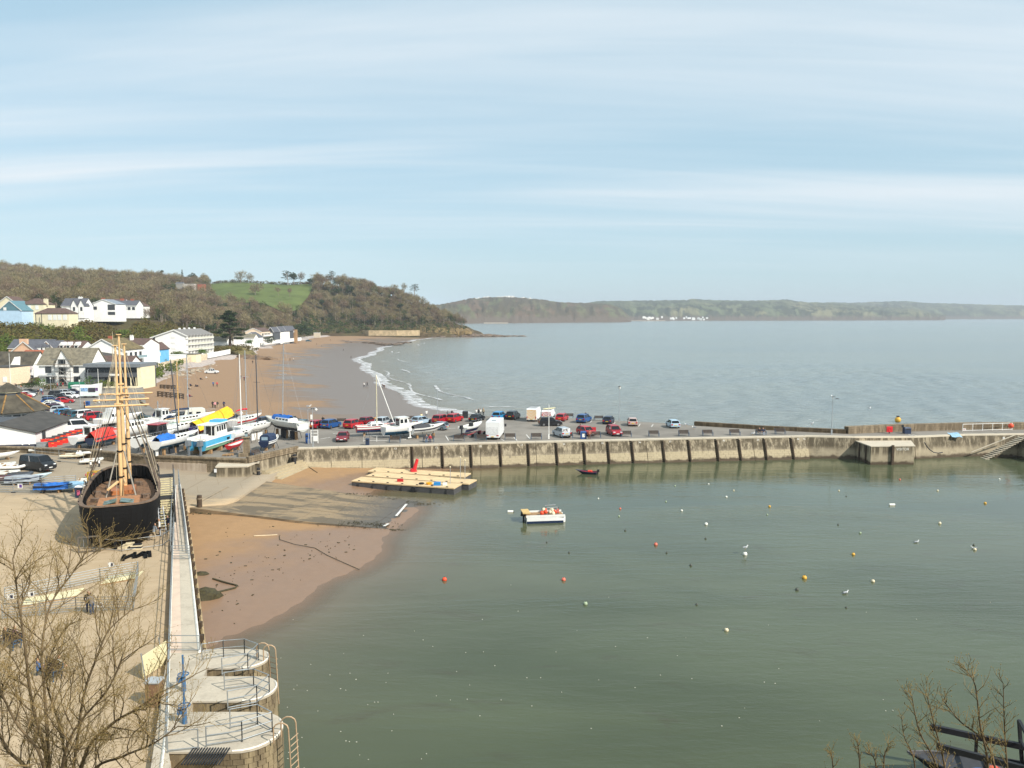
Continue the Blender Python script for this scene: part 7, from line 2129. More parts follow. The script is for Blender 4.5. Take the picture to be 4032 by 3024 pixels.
# ------------------------------------------------------------------ the schooner on the hard
AX = Vector((-.40, .917, 0)).normalized()
S0 = Vector((-37.4, 73.2, 0))
SHC = S0 + AX * 10.2
shz = 2.3
TAR = mk('tarred_planking', '#0b0a0a', .75, var=.3, scale=3, bump=.4, spec=.25)
RAILW = mk('weathered_rail', '#6d5a49', .85, var=.25, scale=3)
PINE = mk('pine_spar', '#dcb480', .6, var=.08, scale=2)
DPL = mk('deck_plank', '#7d5f45', .85, var=.3, scale=2.5)
CABW = mk('varnished_cabin', '#a8683c', .5, var=.2, scale=3)
SH = thing('sailing_ship', 'black hulled wooden three masted schooner propped up on the concrete yard', 'ship', (SHC.x, SHC.y, shz), math.atan2(AX.y, AX.x))
LV = [(.12, 8.7, 2.7), (.5, 9.15, 3.0), (.9, 9.4, 3.15), (1.3, 9.6, 3.28), (1.7, 9.75, 3.4), (2.1, 9.9, 3.48), (2.5, 10.02, 3.55), (2.9, 10.1, 3.6), (3.3, 10.16, 3.63), (3.7, 10.2, 3.65), (4.1, 10.22, 3.66)]
def sring(a, b, z, k, n=56, e=3.3, inset=0.0):
 r = []
 for i in range(n):
  th = 2 * PI * i / n
  c, s = math.cos(th), math.sin(th)
  ee = e if c > 0 else e + .9
  x = (a - inset) * math.copysign(abs(c) ** (2 / ee), c)
  y = (b - inset) * math.copysign(abs(s) ** (2 / ee), s)
  y *= 1 - .14 * max(0, x / a)
  sh = (.25 * (x / a) ** 2 + .35 * max(0, x / a)) * k
  r.append(Vector((x, y, z + sh)))
 return r
for i in range(len(LV) - 1):
 (z0, a0, b0), (z1, a1, b1) = LV[i], LV[i + 1]
 k0, k1 = z0 / 4.1, z1 / 4.1
 o = sring(a0, b0, z0, k0); p = sring(a1 - .03, b1 - .03, z1, k1)
 q = sring(a0, b0, z0, k0, inset=.12); w = sring(a1, b1, z1, k1, inset=.15)
 mb = MB(); mb.loft([q, o, p, w], 0, False, False); mb.obj('strake', TAR, SH)
o = sring(8.6, 2.6, .1, 0); MB().add(o, [tuple(range(len(o)))]).obj('bottom', TAR, SH)
r0, r1 = sring(10.3, 3.74, 4.1, 1), sring(10.3, 3.74, 4.1, 1, inset=.42)
mb = MB(); n = len(r0); mb.loft([r1, r0, [v + Vector((0, 0, .1)) for v in r0], [v + Vector((0, 0, .1)) for v in r1], r1], 0, False, False); mb.obj('rail_cap', RAILW, SH)
mb = MB(); mb.loft([sring(10.1, 3.6, 3.05, .7, inset=.3), sring(10.2, 3.66, 4.1, 1, inset=.3)], 0, False, False); mb.obj('inner_bulwark', TAR, SH)
for q in range(34):
 c = sring(10.1, 3.6, 3.05, .7, 34, inset=.38)[q]; d_ = sring(10.2, 3.66, 4.1, 1, 34, inset=.38)[q]
 MB().beam(c, d_, .14, .14).obj('stanchion', TAR, SH)
for k in range(22):
 y = -3.3 + k * .314
 f = max(0, 1 - (abs(y) / 3.4) ** 3.4) ** (1 / 3.2)
 a = 9.75 * f
 if a > .5: MB().bx(-a, a * .97, y - .15, y + .15, 3.0, 3.16).obj('deck_plank', DPL, SH)
dh = MB().bx(-8.2, -4.6, -1.75, 1.75, 3.16, 4.0).obj('deckhouse', CABW, SH)
for k in range(4): MB().bx(-8.23, -8.2, -1.7, 1.7, 3.2 + k * .2, 3.37 + k * .2).obj('board', CABW, dh)
MB().bx(-8.25, -4.55, -1.85, 1.85, 4.0, 4.08).obj('deckhouse_roof', mk('cabin_top', '#a2714a', .7, var=.2), dh)
for x in (-7.6, -6.7):
 for s in (-1, 1):
  MB().box((x, s * .75, 4.17), (.75, 1.2, .06), rx=s * -.2).obj('skylight', mk('green_glass', '#50675c', .12), dh)
MB().bx(-3.9, -2.5, -.9, .9, 3.16, 3.7).obj('cargo_hatch', CABW, SH); MB().bx(.8, 3.6, -1.2, 1.2, 3.16, 3.6).obj('cargo_hatch', CABW, SH)
MB().box((-8.6, 0, 3.5), (.3, .4, .6)).obj('steering_box', PLAST, SH)
for k, (x, y) in enumerate(((-5.5, 2.5), (-2, 2.4), (-1.8, -2.3), (4.6, 1.6), (5.2, -1.4), (1.5, 2.5))):
 MB().box((x, y, 3.36), (.9 - .05 * k, .5, .4), rz=k).obj('deck_locker', mk('grey_brown_timber', '#6f5c4c', .85, var=.3), SH)
m2 = MB(); m2.tube([(6.2, -.9, 3.5), (6.2, .9, 3.5)], .3, n=10); m2.obj('windlass', TAR, SH)
ROPE = mk('tarred_rope', '#4f463c', .9)
ROPEL = mk('pale_rope', '#b9ac92', .9)
for k, (x, ht, yz) in enumerate(((-1.6, (454, 1360), 1596), (3.6, (478, 1317), 1572), (7.6, (496, 1354), 1549))):
 y0 = (0.0, -.1, -.4)[k]
 wy = (SHC + AX * x).y
 ht = D(*ht, wy).z - shz; yz = D(460, yz, wy).z - shz
 zt = 2.4 + ht * .62
 m2 = MB(); m2.tube([(x, y0, 1.0), (x, y0, zt)], .22, .17, 10); mo = m2.obj('lower_mast', PINE, SH)
 m2 = MB(); m2.tube([(x - .28, y0, zt - 1.2), (x - .28, y0, ht)], .14, .09, 8); m2.obj('topmast', PINE, mo)
 for z in (zt - 1.1, zt - .1): MB().box((x - .12, y0, z), (.75, .6, .12)).obj('mast_cap', PINE, mo)
 for z in (5.5, 8.2): m2 = MB(); m2.tube([(x, y0, z), (x, y0, z + .12)], .33, n=10); m2.obj('mast_band', TAR, mo)
 MB().box((x - .28, y0, ht), (.5, .5, .08)).obj('truck', PINE, mo)
 d = Vector((AX.y, -AX.x, 0))
 m2 = MB(); l = (2.95, 2.75, 2.75)[k]
 m2.tube([(x - .45, y0 + l, yz), (x - .5, y0, yz), (x - .45, y0 - l, yz)], .1, n=8); m2.obj('yard', PINE, SH)
 for s in (-1, 1):
  sm = MB(); rl = MB()
  tops = (x - .1, y0, zt - .3)
  ft = [(x - 1.6 + j * .65, s * 3.5, 4.2) for j in range(5)]
  for f in ft: sm.tube([tops, f], .03, n=3, caps=False)
  for q in range(1, 12):
   u = q / 18
   a_ = Vector(ft[0]).lerp(Vector(tops), u); b_ = Vector(ft[-1]).lerp(Vector(tops), u)
   rl.tube([a_, b_], .018, n=3, caps=False)
  sm.obj('shroud', ROPE, SH)
  if rl.V: rl.obj('ratline', ROPE, SH)
  st_ = MB(); st_.tube([(x - .28, y0, ht - .2), (x - 2.6, s * 3.5, 4.2)], .018, n=3, caps=False); st_.tube([(x - .28, y0, ht - .2), (x + 1.5, s * 3.3, 4.2)], .018, n=3, caps=False); st_.tube([(x - .45, y0 + s * l, yz), (x - .2, y0, zt)], .016, n=3, caps=False); st_.obj('backstay', ROPEL, SH)
for a_, b_ in (((3.3, .5, 20.6), (-1.8, 0, 14.0)), ((-1.9, 0, 18.8), (-9.6, 0, 4.4)), ((7.3, .9, 19.3), (10.0, .3, 4.8)), ((3.3, .5, 20.6), (7.6, .9, 14.4))):
 m2 = MB(); m2.tube([a_, b_], .02, n=3, caps=False); m2.obj('stay', ROPEL, SH)
m2 = MB(); m2.tube([(-1.6, .35, 5.0), (-5.2, 1.0, 5.0)], .16, .13, 8); m2.obj('boom', PINE, SH)
m2 = MB(); m2.tube([(3.4, .3, 5.2), (.6, -.3, 4.4)], .14, .12, 8); m2.obj('boom', PINE, SH)
m2 = MB(); m2.tube([(-5.6, -1.8, 2.6), (-1.5, -.4, 8.2)], .09, n=5); m2.tube([(-5.6, 1.6, 2.6), (-1.5, .3, 8.2)], .07, n=5); m2.obj('sheer_leg', mk('grey_spar', '#8f877a', .8), SH)
rr = random.Random(14)
for q in range(40):
 u = rr.uniform(-8, 8); s = rr.choice((-1, 1))
 MB().ball((u, s * 3.4, rr.uniform(4.25, 5.6)), .07, 6, 4).obj('deadeye', TAR, SH)
for x, y in ((-7.4, 2.6), (-7.4, -2.6), (0, 3.2), (0, -3.2), (6, 3.0), (6, -3.0)):
 m2 = MB(); m2.beam((x, y, 0.0), (x, y * .9, 1.6), .18, .18); m2.obj('prop', mk('grey_timber_prop', '#5a544c', .85), SH)
m2 = MB(); m2.beam((-9.3, .3, 0), (-9.0, .3, 1.9), .3, .3); m2.obj('stern_post', TAR, SH)
m2 = MB(); m2.beam((-9.4, 3.4, 0), (-9.4, 3.4, 1.5), .12, .12); m2.beam((-9.6, 1.6, 0), (-9.6, 1.6, 1.5), .12, .12); m2.beam((-9.4, 3.4, 1.5), (-9.6, 1.6, 1.5), .12, .12); m2.beam((-9.4, 3.4, .1), (-9.6, 1.6, .1), .1, .1); m2.obj('stern_trestle', mk('grey_timber_prop', '#5a544c'), SH)
YEL = mk('plant_yellow', '#eebd2c', .45, var=.06)
bl_ = thing('boom_lift', 'yellow self propelled boom lift with its cage by the ship masts', 'boom lift', (-47.9, 95.5, YZ(-47, 95)))
MB().box((0, 0, .7), (2.2, 3.2, .9)).obj('chassis', PLAST, bl_); MB().box((0, .6, 2.2), (1.1, 1.4, 1.6)).obj('turret', YEL, bl_)
for x in (-.35, .35):
 for z in (4.0, 5.0): MB().box((x, .6, z), (.5, .6, .75)).obj('counterweight', YEL, bl_)
m2 = MB(); m2.beam((0, .6, 2.6), (0, .4, 5.4), .35, .4); m2.beam((0, .4, 4.6), (-.8, -4.2, 4.6), .25, .3); m2.obj('boom_arm', YEL, bl_)
for s in (-1, 1):
 for y in (-1.1, 1.1):
  m2 = MB(); m2.tube([(s * .95, y, .45), (s * 1.2, y, .45)], .45, n=12); m2.obj('wheel', RUBBER, bl_)
cg = MB();
for z in (3.6, 4.15, 4.7):
 cg.beam((-1.5, -5.1, z), (-.1, -5.1, z), .14, .14); cg.beam((-1.5, -4.2, z), (-.1, -4.2, z), .14, .14); cg.beam((-1.5, -5.1, z), (-1.5, -4.2, z), .14, .14); cg.beam((-.1, -5.1, z), (-.1, -4.2, z), .14, .14)
for x in (-1.5, -.1):
 for y in (-5.1, -4.2): cg.beam((x, y, 3.5), (x, y, 4.75), .16, .16)
cg.bx(-1.5, -.1, -5.1, -4.2, 3.4, 3.5); cg.obj('cage', YEL, bl_)
GALV = mk('galvanised_steel', '#9da2a3', .45, .5, var=.1)
PANEL = mk('galvanised_mesh', '#b9bdbc', .5, .4)
STT = mk('buff_treads', '#c9bd93', .8); BLKT = mk('black_stair_steel', '#2a2b2c', .7)
sb = G(668, 2085, shz); sdir = math.atan2(AX.y, AX.x)
ss = thing('access_stair', 'black steel stair tower with buff treads up the ship side', 'stairs', sb, sdir)
for k in range(11):
 MB().box((1.0 + k * .32, .2, .2 + k * .2), (.34, 1.3, .07)).obj('tread', STT, ss)
for k in range(8):
 MB().box((6.2 + k * .3, .2, 2.4 + k * .2), (.32, 1.3, .07)).obj('tread', STT, ss)
MB().box((5.2, .2, 2.35), (1.6, 1.4, .12)).obj('landing', BLKT, ss); MB().box((9.2, .2, 4.0), (1.6, 1.6, .12)).obj('landing', BLKT, ss)
for x in (.8, 4.4, 6.0, 8.6, 10.0):
 for y in (-.55, .95):
  MB().beam((x, y, 0), (x, y, 3.4 if x < 7 else 5.1), .1, .1).obj('post', BLKT, ss)
for y in (-.55, .95):
 m2 = MB(); m2.beam((.8, y, 1.2), (4.4, y, 3.4), .08, .08); m2.beam((6, y, 3.4), (8.6, y, 5.0), .08, .08); m2.beam((.8, y, .15), (4.4, y, 2.3), .06, .3); m2.beam((6, y, 2.3), (8.6, y, 4.0), .06, .3); m2.beam((8.6, y, 5.0), (10, y, 5.0), .06, .06); m2.obj('handrail', BLKT, ss)
MB().box((4.6, -.62, 1.2), (7.4, .06, 2.3)).obj('side_sheet', BLKT, ss)
# ------------------------------------------------------------------ fences of tube and mesh
def rail_fence(name, label, P, h=1.1, nr=3, step=2.2, r=.028, group=None, mat=None, foot=False, cat='fence'):
 t = thing(name, label, cat, P[0], 0, group)
 o = P[0]; mat = mat or GALV
 for a, b in zip(P[:-1], P[1:]):
  A, B = a - o, b - o
  ln = (b - a).length; n = max(1, round(ln / step))
  for k in range(n + 1):
   q = A.lerp(B, k / n)
   m2 = MB(); m2.tube([q, q + Vector((0, 0, h))], r * 1.15, n=5); m2.obj('post', mat, t)
   if foot: MB().box(q + Vector((0, 0, .06)), (.5, .2, .12)).obj('foot_block', PLAST, t)
  for i in range(nr):
   z = h - .02 - i * (h - .15) / max(nr - 1, 1)
   m2 = MB(); m2.tube([A + Vector((0, 0, z)), B + Vector((0, 0, z))], r, n=5); m2.obj('rail', mat, t)
 return t
def YG(px, py):
 p = G(px, py, 2.3); p.z = YZ(p.x, p.y); return p
Yf = lambda L: [YG(a, b) for a, b in L]
rail_fence('yard_fence', 'tall galvanised barrier fence across the yard behind the dinghies', Yf(((-60, 1945), (165, 1940), (300, 1925))), 2.0, 8, 3.0, .035, foot=True)
rail_fence('compound_fence', 'galvanised barrier fence between van and dinghy racks', Yf(((140, 1820), (330, 1832))), 1.9, 4, 4, .03, foot=True)
rail_fence('rope_fence', 'light barrier fence around the stern of the ship', Yf(((330, 2160), (480, 2172), (640, 2150), (680, 2120))), 1.1, 2, 3, .03)
for k, (L_, lab) in enumerate(((((20, 2370), (395, 2290), (545, 2262)), 'galvanised crowd barrier line nearest the ship around the display pen'), (((10, 2440), (300, 2410), (525, 2405)), 'galvanised crowd barrier line on the open side of the display pen'), (((545, 2262), (525, 2405)), 'short galvanised barrier closing the end of the display pen'))):
 rail_fence('crowd_barrier', lab, Yf(L_), 1.15, 6, 2.2, .03)
CP = mk('cream_panel', '#d9cfa6', .8, var=.06)
for k, (a, b, lab) in enumerate((((395, 2305), (540, 2280), 'cream base panel inside the display pen by the ship'), ((60, 2395), (300, 2350), 'cream base panel along the display pen behind the tree'))):
 A, B = YG(*a), YG(*b); d = (B - A).normalized()
 t = thing('display_panel', lab, 'panel', A)
 m2 = MB(); m2.add([Vector((0, 0, .05)), B - A + Vector((0, 0, .05)), B - A + Vector((-.3, 1.9, .09)), Vector((-.3, 1.9, .09))], [(0, 1, 2, 3)]); m2.obj('board', CP, t)
 MB().beam(Vector((0, 0, .03)), B - A + Vector((0, 0, .03)), .1, .1).obj('edge_batten', WOOD, t)
for (px, py, lab) in ((440, 2215, 'small white notice on the barrier near the ship'), (45, 2345, 'white notice panel on the barrier behind the bare tree'), (125, 2335, 'second white notice panel on the barrier behind the bare tree'), (395, 2378, 'white notice on the open side of the pen')):
 t = thing('notice_panel', lab, 'sign', YG(px, py + 40) + Vector((0, -.06, .75)))
 MB().box((0, 0, 0), (.5, .03, .35)).obj('panel', FRAME, t); MB().box((.1, -.02, 0), (.2, .01, .25)).obj('print', B_NAVY, t)
t = thing('notice_panel', 'white notice with purple square on the tall yard fence', 'sign', YG(82, 1942) + Vector((0, -.08, .9))); MB().box((0, 0, 0), (.6, .03, .55)).obj('panel', FRAME, t); MB().box((.08, -.02, 0), (.34, .01, .4)).obj('print', mk('purple_print', '#5a3a86', .6), t)
wp = lambda x, y, z: Vector((x, y, z))
rail_fence('walkway_railing', 'long galvanised railing on the landward edge of the walkway', [wp(wkat(WKL, y) + .12, y, 2.8) for y in (38, 50, 62, 74, 82)], 1.1, 3, 2.4, .03)
rail_fence('scaffold_guard', 'scaffold tube guard rail between ship and slipway', [wp(wkat(WKR, y) - .3, y, 2.8) for y in (71, 80, 90, 100)], 2.1, 5, 3.0, .035)
rail_fence('scaffold_guard', 'scaffold tube guard rail on the ship side of the walkway', [wp(wkat(WKL, y) - .1, y, 2.4) for y in (72, 82, 92, 101)], 2.4, 4, 3.0, .035)
rail_fence('walkway_gate', 'tube gate closing the walkway beside the ship', [wp(wkat(WKL, 69) + .1, 69, 2.8), wp(wkat(WKR, 69) - .1, 69, 2.8)], 1.3, 6, 1.3, .03, cat='gate')
rail_fence('walkway_gate', 'tube gate across the walkway before the sluice platform', [wp(wkat(WKL, 49.6) + .1, 49.6, 2.8), wp(wkat(WKR, 49.6) - .1, 49.6, 2.8)], 1.1, 3, 2.6, .03, cat='gate')
zp = 2.8
def PR(L_): return [G(a, b, zp) for a, b in L_]
def z7(L_): return PR([(600 + x / 2.658, 2400 + y / 2.658) for x, y in L_])
rail_fence('platform_railing', 'galvanised railing along the far edge of the first rounded pier', z7(((520, 535), (745, 495), (965, 478), (1110, 532), (1000, 640), (730, 690))), 1.1, 3, 2.4, .03, cat='railing')
rail_fence('platform_railing', 'galvanised railing around the middle rounded pier', z7(((755, 845), (1060, 805), (1225, 872), (1095, 990), (790, 1050))), 1.1, 3, 2.4, .03, cat='railing')
rail_fence('platform_railing', 'galvanised railing around the largest rounded pier nearest the cliff', z7(((815, 1250), (1100, 1195), (1255, 1280), (940, 1385), (565, 1440))), 1.1, 3, 2.6, .03, cat='railing')
rail_fence('platform_gate', 'square tube gate frame lying across the sluice platform', z7(((160, 1500), (480, 1465))), 1.1, 2, 3, .03, cat='gate')
BRNZ = mk('galvanised_ladder', '#b59a7b', .6, .2)
for k, (a, b, lab) in enumerate((((1095, 520), (1165, 545), 'hooped ladder top on the first rounded pier'), ((1270, 1400), (1350, 1330), 'hooped ladder top on the largest rounded pier'))):
 A, B = z7((a, b))
 t = thing('pier_ladder', lab, 'ladder', A)
 d = B - A; out = Vector((.75, .05, 0))
 for q in (Vector(), d):
  pts = [q, q + Vector((0, 0, .75))] + [q + out * (.5 - .5 * math.cos(u)) + Vector((0, 0, .75 + .32 * math.sin(u))) for u in np.linspace(.2, PI, 6)] + [q + out + Vector((.15, 0, -3.4))]
  m2 = MB(); m2.tube(pts, .04, n=6); m2.obj('stringer', BRNZ, t)
 for z in np.arange(-3.0, .3, .35):
  m2 = MB(); m2.tube([out + Vector((.1, 0, z)), out + d + Vector((.1, 0, z))], .03, n=4); m2.obj('rung', BRNZ, t)
VBL = mk('valve_blue', '#3a668f', .5, var=.08)
for (x, y, lab) in ((330, 850, 'blue sluice valve spindle with handwheel on the first pier deck'), (340, 1190, 'blue sluice valve spindle with handwheel on the middle deck')):
 t = thing('sluice_valve', lab, 'valve', z7(((x, y),))[0])
 m2 = MB(); m2.tube([(0, 0, 0), (0, 0, .9)], .14, .12, 8); m2.obj('pedestal', VBL, t)
 m2 = MB(); m2.tube([(0, 0, .9), (0, 0, 2.15)], .06, n=8); m2.obj('spindle_tube', VBL, t)
 m2 = MB(); m2.tube([(.3 * math.cos(a), .3 * math.sin(a), 1.0) for a in np.linspace(0, 2 * PI, 17)], .035, n=5); m2.tube([(-.3, 0, 1.0), (.3, 0, 1.0)], .025, n=4); m2.tube([(0, -.3, 1.0), (0, .3, 1.0)], .025, n=4); m2.obj('handwheel', VBL, t)
 MB().box((-.22, 0, .7), (.25, .3, .3)).obj('gearbox', VBL, t)
gt = thing('deck_grating', 'dark slatted grating let into the sluice platform', 'grating', z7(((560, 1540),))[0])
for k in range(14): MB().box((-.9 + k * .14, 0, .03), (.05, 1.5, .06)).obj('bar', PLAST, gt)
bn = thing('timber_bin', 'tall brown bin with pale lid at the edge of the yard', 'bin', YG(610, 2775))
MB().box((0, 0, .72), (.75, .7, 1.4)).obj('body', mk('brown_board', '#7a5e45', .85, var=.2), bn); MB().box((0, 0, 1.46), (.85, .8, .08)).obj('lid', mk('grey_lid', '#a3a7a8', .6), bn)
fr = thing('leaning_frame', 'pale panel on a tube frame standing near the brown bin', 'panel', YG(570, 2650))
MB().box((.5, .3, .75), (.06, 2.4, 1.4), rz=-.2).obj('panel', CP, fr)
for y in (-1.0, 1.4):
 m2 = MB(); m2.tube([(.5, y, 0), (.3, y, 1.7)], .04, n=5); m2.obj('leg', GALV, fr)
ld = thing('stepladder', 'aluminium stepladder leaning by the ship side near the workers', 'ladder', YG(644, 2108), sdir - PI / 2 + .3)
for s in (-.3, .3):
 m2 = MB(); m2.beam((s, 0, 0), (s * .8, .7, 2.9), .06, .09); m2.obj('stile', ALU, ld)
for k in range(8):
 m2 = MB(); u = (k + .7) / 8.4; m2.beam((-.3 * (1 - .2 * u), .7 * u, 2.9 * u), (.3 * (1 - .2 * u), .7 * u, 2.9 * u), .07, .05); m2.obj('rung', ALU, ld)
rr = random.Random(40)
for k, (px, py) in enumerate(((487, 2200), (507, 2195), (530, 2190), (550, 2188), (562, 2186), (572, 2190), (590, 2185))):
 p = YG(px, py); a = rr.choice((1.2, 1.9, 1.5)) + rr.uniform(-.2, .2)
 o = MB().box((0, 0, .1), (1.6, .28, .2)).obj('timber_baulk', TAR)
 o.location = p; o.rotation_euler = (0, 0, a); tag(o, 'black tarred timber baulk lying near the stern of the ship', 'timber', 'tarred baulks on the yard')
for k, (px, py, lab) in enumerate(((500, 2158, 'pale stack of sawn boards under the stern of the ship'), (530, 2162, 'black and white striped baulk beneath the stern of the ship'))):
 t = thing('board_stack', lab, 'timber', YG(px, py))
 for q in range(4): MB().box((q * .08, q * .1 - .15, .08 + q * .12), (1.5 - q * .25, .4, .1), rz=.1 * q).obj('board', (mk('sawn_board', '#d9c9a6', .8) if q % 2 == 0 or k == 0 else PLAST), t)
for k, (px, py, z, h, lab) in enumerate(((786, 1998, 1.5, 1.5, 'stout weathered timber mooring post beside the slipway'), (1018, 1880, 1.2, 1.4, 'dark iron mooring post below the pump house'), (1160, 1822, 2.0, 1.3, 'dark iron mooring post at the head of the harbour steps'), (1153, 1818, 2.0, 1.0, 'short iron stub next to the mooring post above the steps'))):
 t = thing('mooring_post', lab, 'bollard', G(px, py, z))
 m2 = MB(); m2.tube([(0, 0, -1), (0, 0, h * .8), (.03, 0, h)], .32 if k == 0 else .26, .28 if k == 0 else .24, 9); m2.obj('post', M_TIMB if k == 0 else PLAST, t); m2 = MB(); m2.tube([(0, 0, h * .7), (0, 0, h * .78)], .36, n=9); m2.obj('band', M_LADDER, t)
for k, (px, py, r, lab) in enumerate(((785, 2052, .45, 'mossy block by the walkway piles'), (782, 2185, .6, 'square weedy concrete block on the harbour sand'), (790, 2270, .8, 'dark weed covered stone against the walkway'), (810, 2352, 1.3, 'heap of dark weed covered stones at the water edge'), (1215, 1882, .5, 'mossy green stone on the sand below the steps'))):
 rock(lab, G(px, py, .35), (r, r * .8, r * .6), M_WEED, 400 + k, 0, 'weedy_stone', .1)
def sand_line(name, lab, pts, r, m, cat='chain'):
 P_ = [G(a, b, .5) for a, b in pts]; zz = hz([(p.x, p.y) for p in P_])
 for p, z in zip(P_, zz): p.z = max(float(z), 0) + .06
 t = MB(); t.tube(P_, r, n=5); o = t.obj(name, m); tag(o, lab, cat); return o
sand_line('mooring_chain', 'dark mooring chain bent in an elbow on the sand by the weedy heap', ((838, 2282), (880, 2292), (935, 2303), (925, 2312), (840, 2335)), .09, M_WEED)
sand_line('mooring_rope', 'thin rope wandering across the wet sand to the water', ((1100, 2115), (1102, 2130), (1160, 2145), (1240, 2155), (1290, 2180), (1360, 2205), (1415, 2225)), .03, M_WEED, 'rope')
sand_line('driftwood_pole', 'pale driftwood pole on the harbour sand', ((1000, 2122), (1092, 2113)), .07, mk('bleached_wood', '#cbb898', .9), 'driftwood')
sand_line('mooring_line', 'line from the mooring post to the sand below the steps', ((1165, 1818), (1215, 1850), (1250, 1868)), .04, M_WEED, 'rope')
lt = MB(); rr = random.Random(18); P_ = []
for _ in range(130):
 px, py = rr.uniform(800, 1400), rr.uniform(2040, 2480)
 if rr.random() < .5: py = 2120 + (1400 - px) * .28 + rr.gauss(0, 30)
 P_.append(G(px, py, .4))
zz = hz([(p.x, p.y) for p in P_])
for p, z in zip(P_, zz):
 if z < .08: continue
 s = rr.choice((.03, .04, .05, .06, .14)); lt.box((p.x, p.y, z + .02), (s * 2, s, .05), rz=rr.uniform(0, 3))
lt.obj('strewn_weed', M_WEED, kind='stuff')
lt = MB(); P_ = [G(rr.gauss(1500, 420), rr.gauss(2720, 160), .02) for _ in range(60)] + [G(rr.uniform(1150, 3900), rr.uniform(2350, 3010), .02) for _ in range(30)]
for p in P_:
 if hz([(p.x, p.y)])[0] < -.05: lt.box(p, (rr.uniform(.03, .09), rr.uniform(.03, .06), .02), rz=rr.uniform(0, 3))
lt.obj('floating_scum', mk('pale_scum', '#c9c7b5', .8), kind='stuff')
# ------------------------------------------------------------------ people
_bv = np.array([v for i in range(len(BACK)) for v in [tuple(beach_at(i, t)) for t in (0, .1, .2, .3, .4, .5, .6, .7, .8, .9, 1.0)]])
def BG(px, py):
 """place on the sand seen at (px, py)"""
 z = 1.5
 for _ in range(6):
  p = G(px, py, z)
  d = np.hypot(_bv[:, 0] - p.x, _bv[:, 1] - p.y)
  i = np.argsort(d)[:4]; w = 1 / (d[i] + .5)
  z = float((w * _bv[i, 2]).sum() / w.sum())
 return G(px, py, max(z, .0))
def skel(pose):
 S = {}
 if pose == 'stand': L_ = [(.0, .5), (.0, .09)]; Rr = [(.03, .5), (-.02, .09)]; py = .93; arm = [((0, .27, 1.14), (.09, .25, .88)), ((0, -.27, 1.14), (.09, -.25, .88))]; lean = 0
 if pose == 'walk': L_ = [(.16, .52), (.22, .10)]; Rr = [(-.05, .5), (-.34, .16)]; py = .92; arm = [((-.08, .26, 1.14), (.02, .26, .9)), ((.08, -.26, 1.14), (.24, -.24, .95))]; lean = .03
 if pose == 'sit': L_ = [(.46, .50), (.48, .09)]; Rr = [(.46, .50), (.50, .09)]; py = .47; arm = [((.08, .27, .70), (.34, .18, .60)), ((.08, -.27, .70), (.34, -.18, .60))]; lean = .02
 if pose == 'ground': L_ = [(.42, .42), (.72, .08)]; Rr = [(.50, .20), (.86, .08)]; py = .14; arm = [((-.16, .27, .36), (-.26, .26, .08)), ((.1, -.27, .40), (.36, -.2, .36))]; lean = -.06
 if pose == 'work': L_ = [(.05, .5), (-.02, .09)]; Rr = [(.12, .5), (.06, .09)]; py = .9; arm = [((.25, .27, 1.12), (.48, .2, 1.05)), ((.2, -.27, 1.1), (.45, -.2, 1.0))]; lean = .16
 V = [(0, 0, py), (lean * .5, 0, py + .22), (lean, 0, py + .44), (lean * 1.1, 0, py + .56), (lean * 1.2 + .02, 0, py + .68), (lean * 1.2 + .015, 0, py + .80)]
 Rd = [(.15, .17), (.13, .15), (.15, .19), (.065, .065), (.105, .09), (.08, .075)]
 E = [(0, 1), (1, 2), (2, 3), (3, 4), (4, 5)]
 def add(v, r, e):
  V.append(v); Rd.append(r); E.append((e, len(V) - 1)); return len(V) - 1
 for s, a in ((1, arm[0]), (-1, arm[1])):
  i = add((lean, s * .19, py + .47), (.075, .075), 2)
  dz = 0
  i = add(a[0], (.055, .055), i); i = add(a[1], (.042, .042), i); add((a[1][0] + .05, a[1][1], a[1][2] - .07), (.04, .03), i)
 for s, l in ((1, L_), (-1, Rr)):
  i = add((0, s * .10, py - .05), (.10, .10), 0)
  i = add((l[0][0], s * .11, l[0][1]), (.075, .075), i); i = add((l[1][0], s * .11, l[1][1]), (.055, .055), i); add((l[1][0] + .15, s * .12, max(l[1][1] - .05, .04)), (.05, .04), i)
 return V, E, Rd, py
PEO = {}
HAIRC = mk('cloth_hair', '#3a2a20', .8)
def make_person(pose):
 V, E, Rd, py = skel(pose)
 me = bpy.data.meshes.new('p'); me.from_pydata(V, E, [])
 o = bpy.data.objects.new('p', me); COL.objects.link(o)
 o.modifiers.new('s', 'SKIN')
 sk = me.skin_vertices[0].data
 for i, r in enumerate(Rd): sk[i].radius = r
 sk[0].use_root = True
 ss_ = o.modifiers.new('u', 'SUBSURF'); ss_.levels = 1; ss_.render_levels = 1
 bpy.context.view_layer.update()
 dg = bpy.context.evaluated_depsgraph_get()
 m = bpy.data.meshes.new_from_object(o.evaluated_get(dg))
 bpy.data.objects.remove(o)
 m.name = 'person_' + pose
 m.materials.clear()
 for k in range(4): m.materials.append(HAIRC)
 hd = Vector(V[5]); hands = [Vector(V[8]), Vector(V[9]), Vector(V[12]), Vector(V[13])]
 for p in m.polygons:
  c = p.center
  if (c - Vector(V[4])).length < .2 and c.z > V[3][2] + .0:
   k = 3 if (c.z > V[5][2] - .02 or c.x < V[4][0] - .045) else 2
  elif min((c - h).length for h in hands) < .085: k = 2
  elif c.z < py - .02 and pose != 'ground' and pose != 'sit': k = 1
  elif pose in ('sit', 'ground') and (c.x > .1 and abs(c.y) < .22 and c.z < py + .12 or c.z < py - .02): k = 1
  else: k = 0
  p.material_index = k; p.use_smooth = True
 PEO[pose] = m
for ps in ('stand', 'walk', 'sit', 'ground', 'work'): make_person(ps)
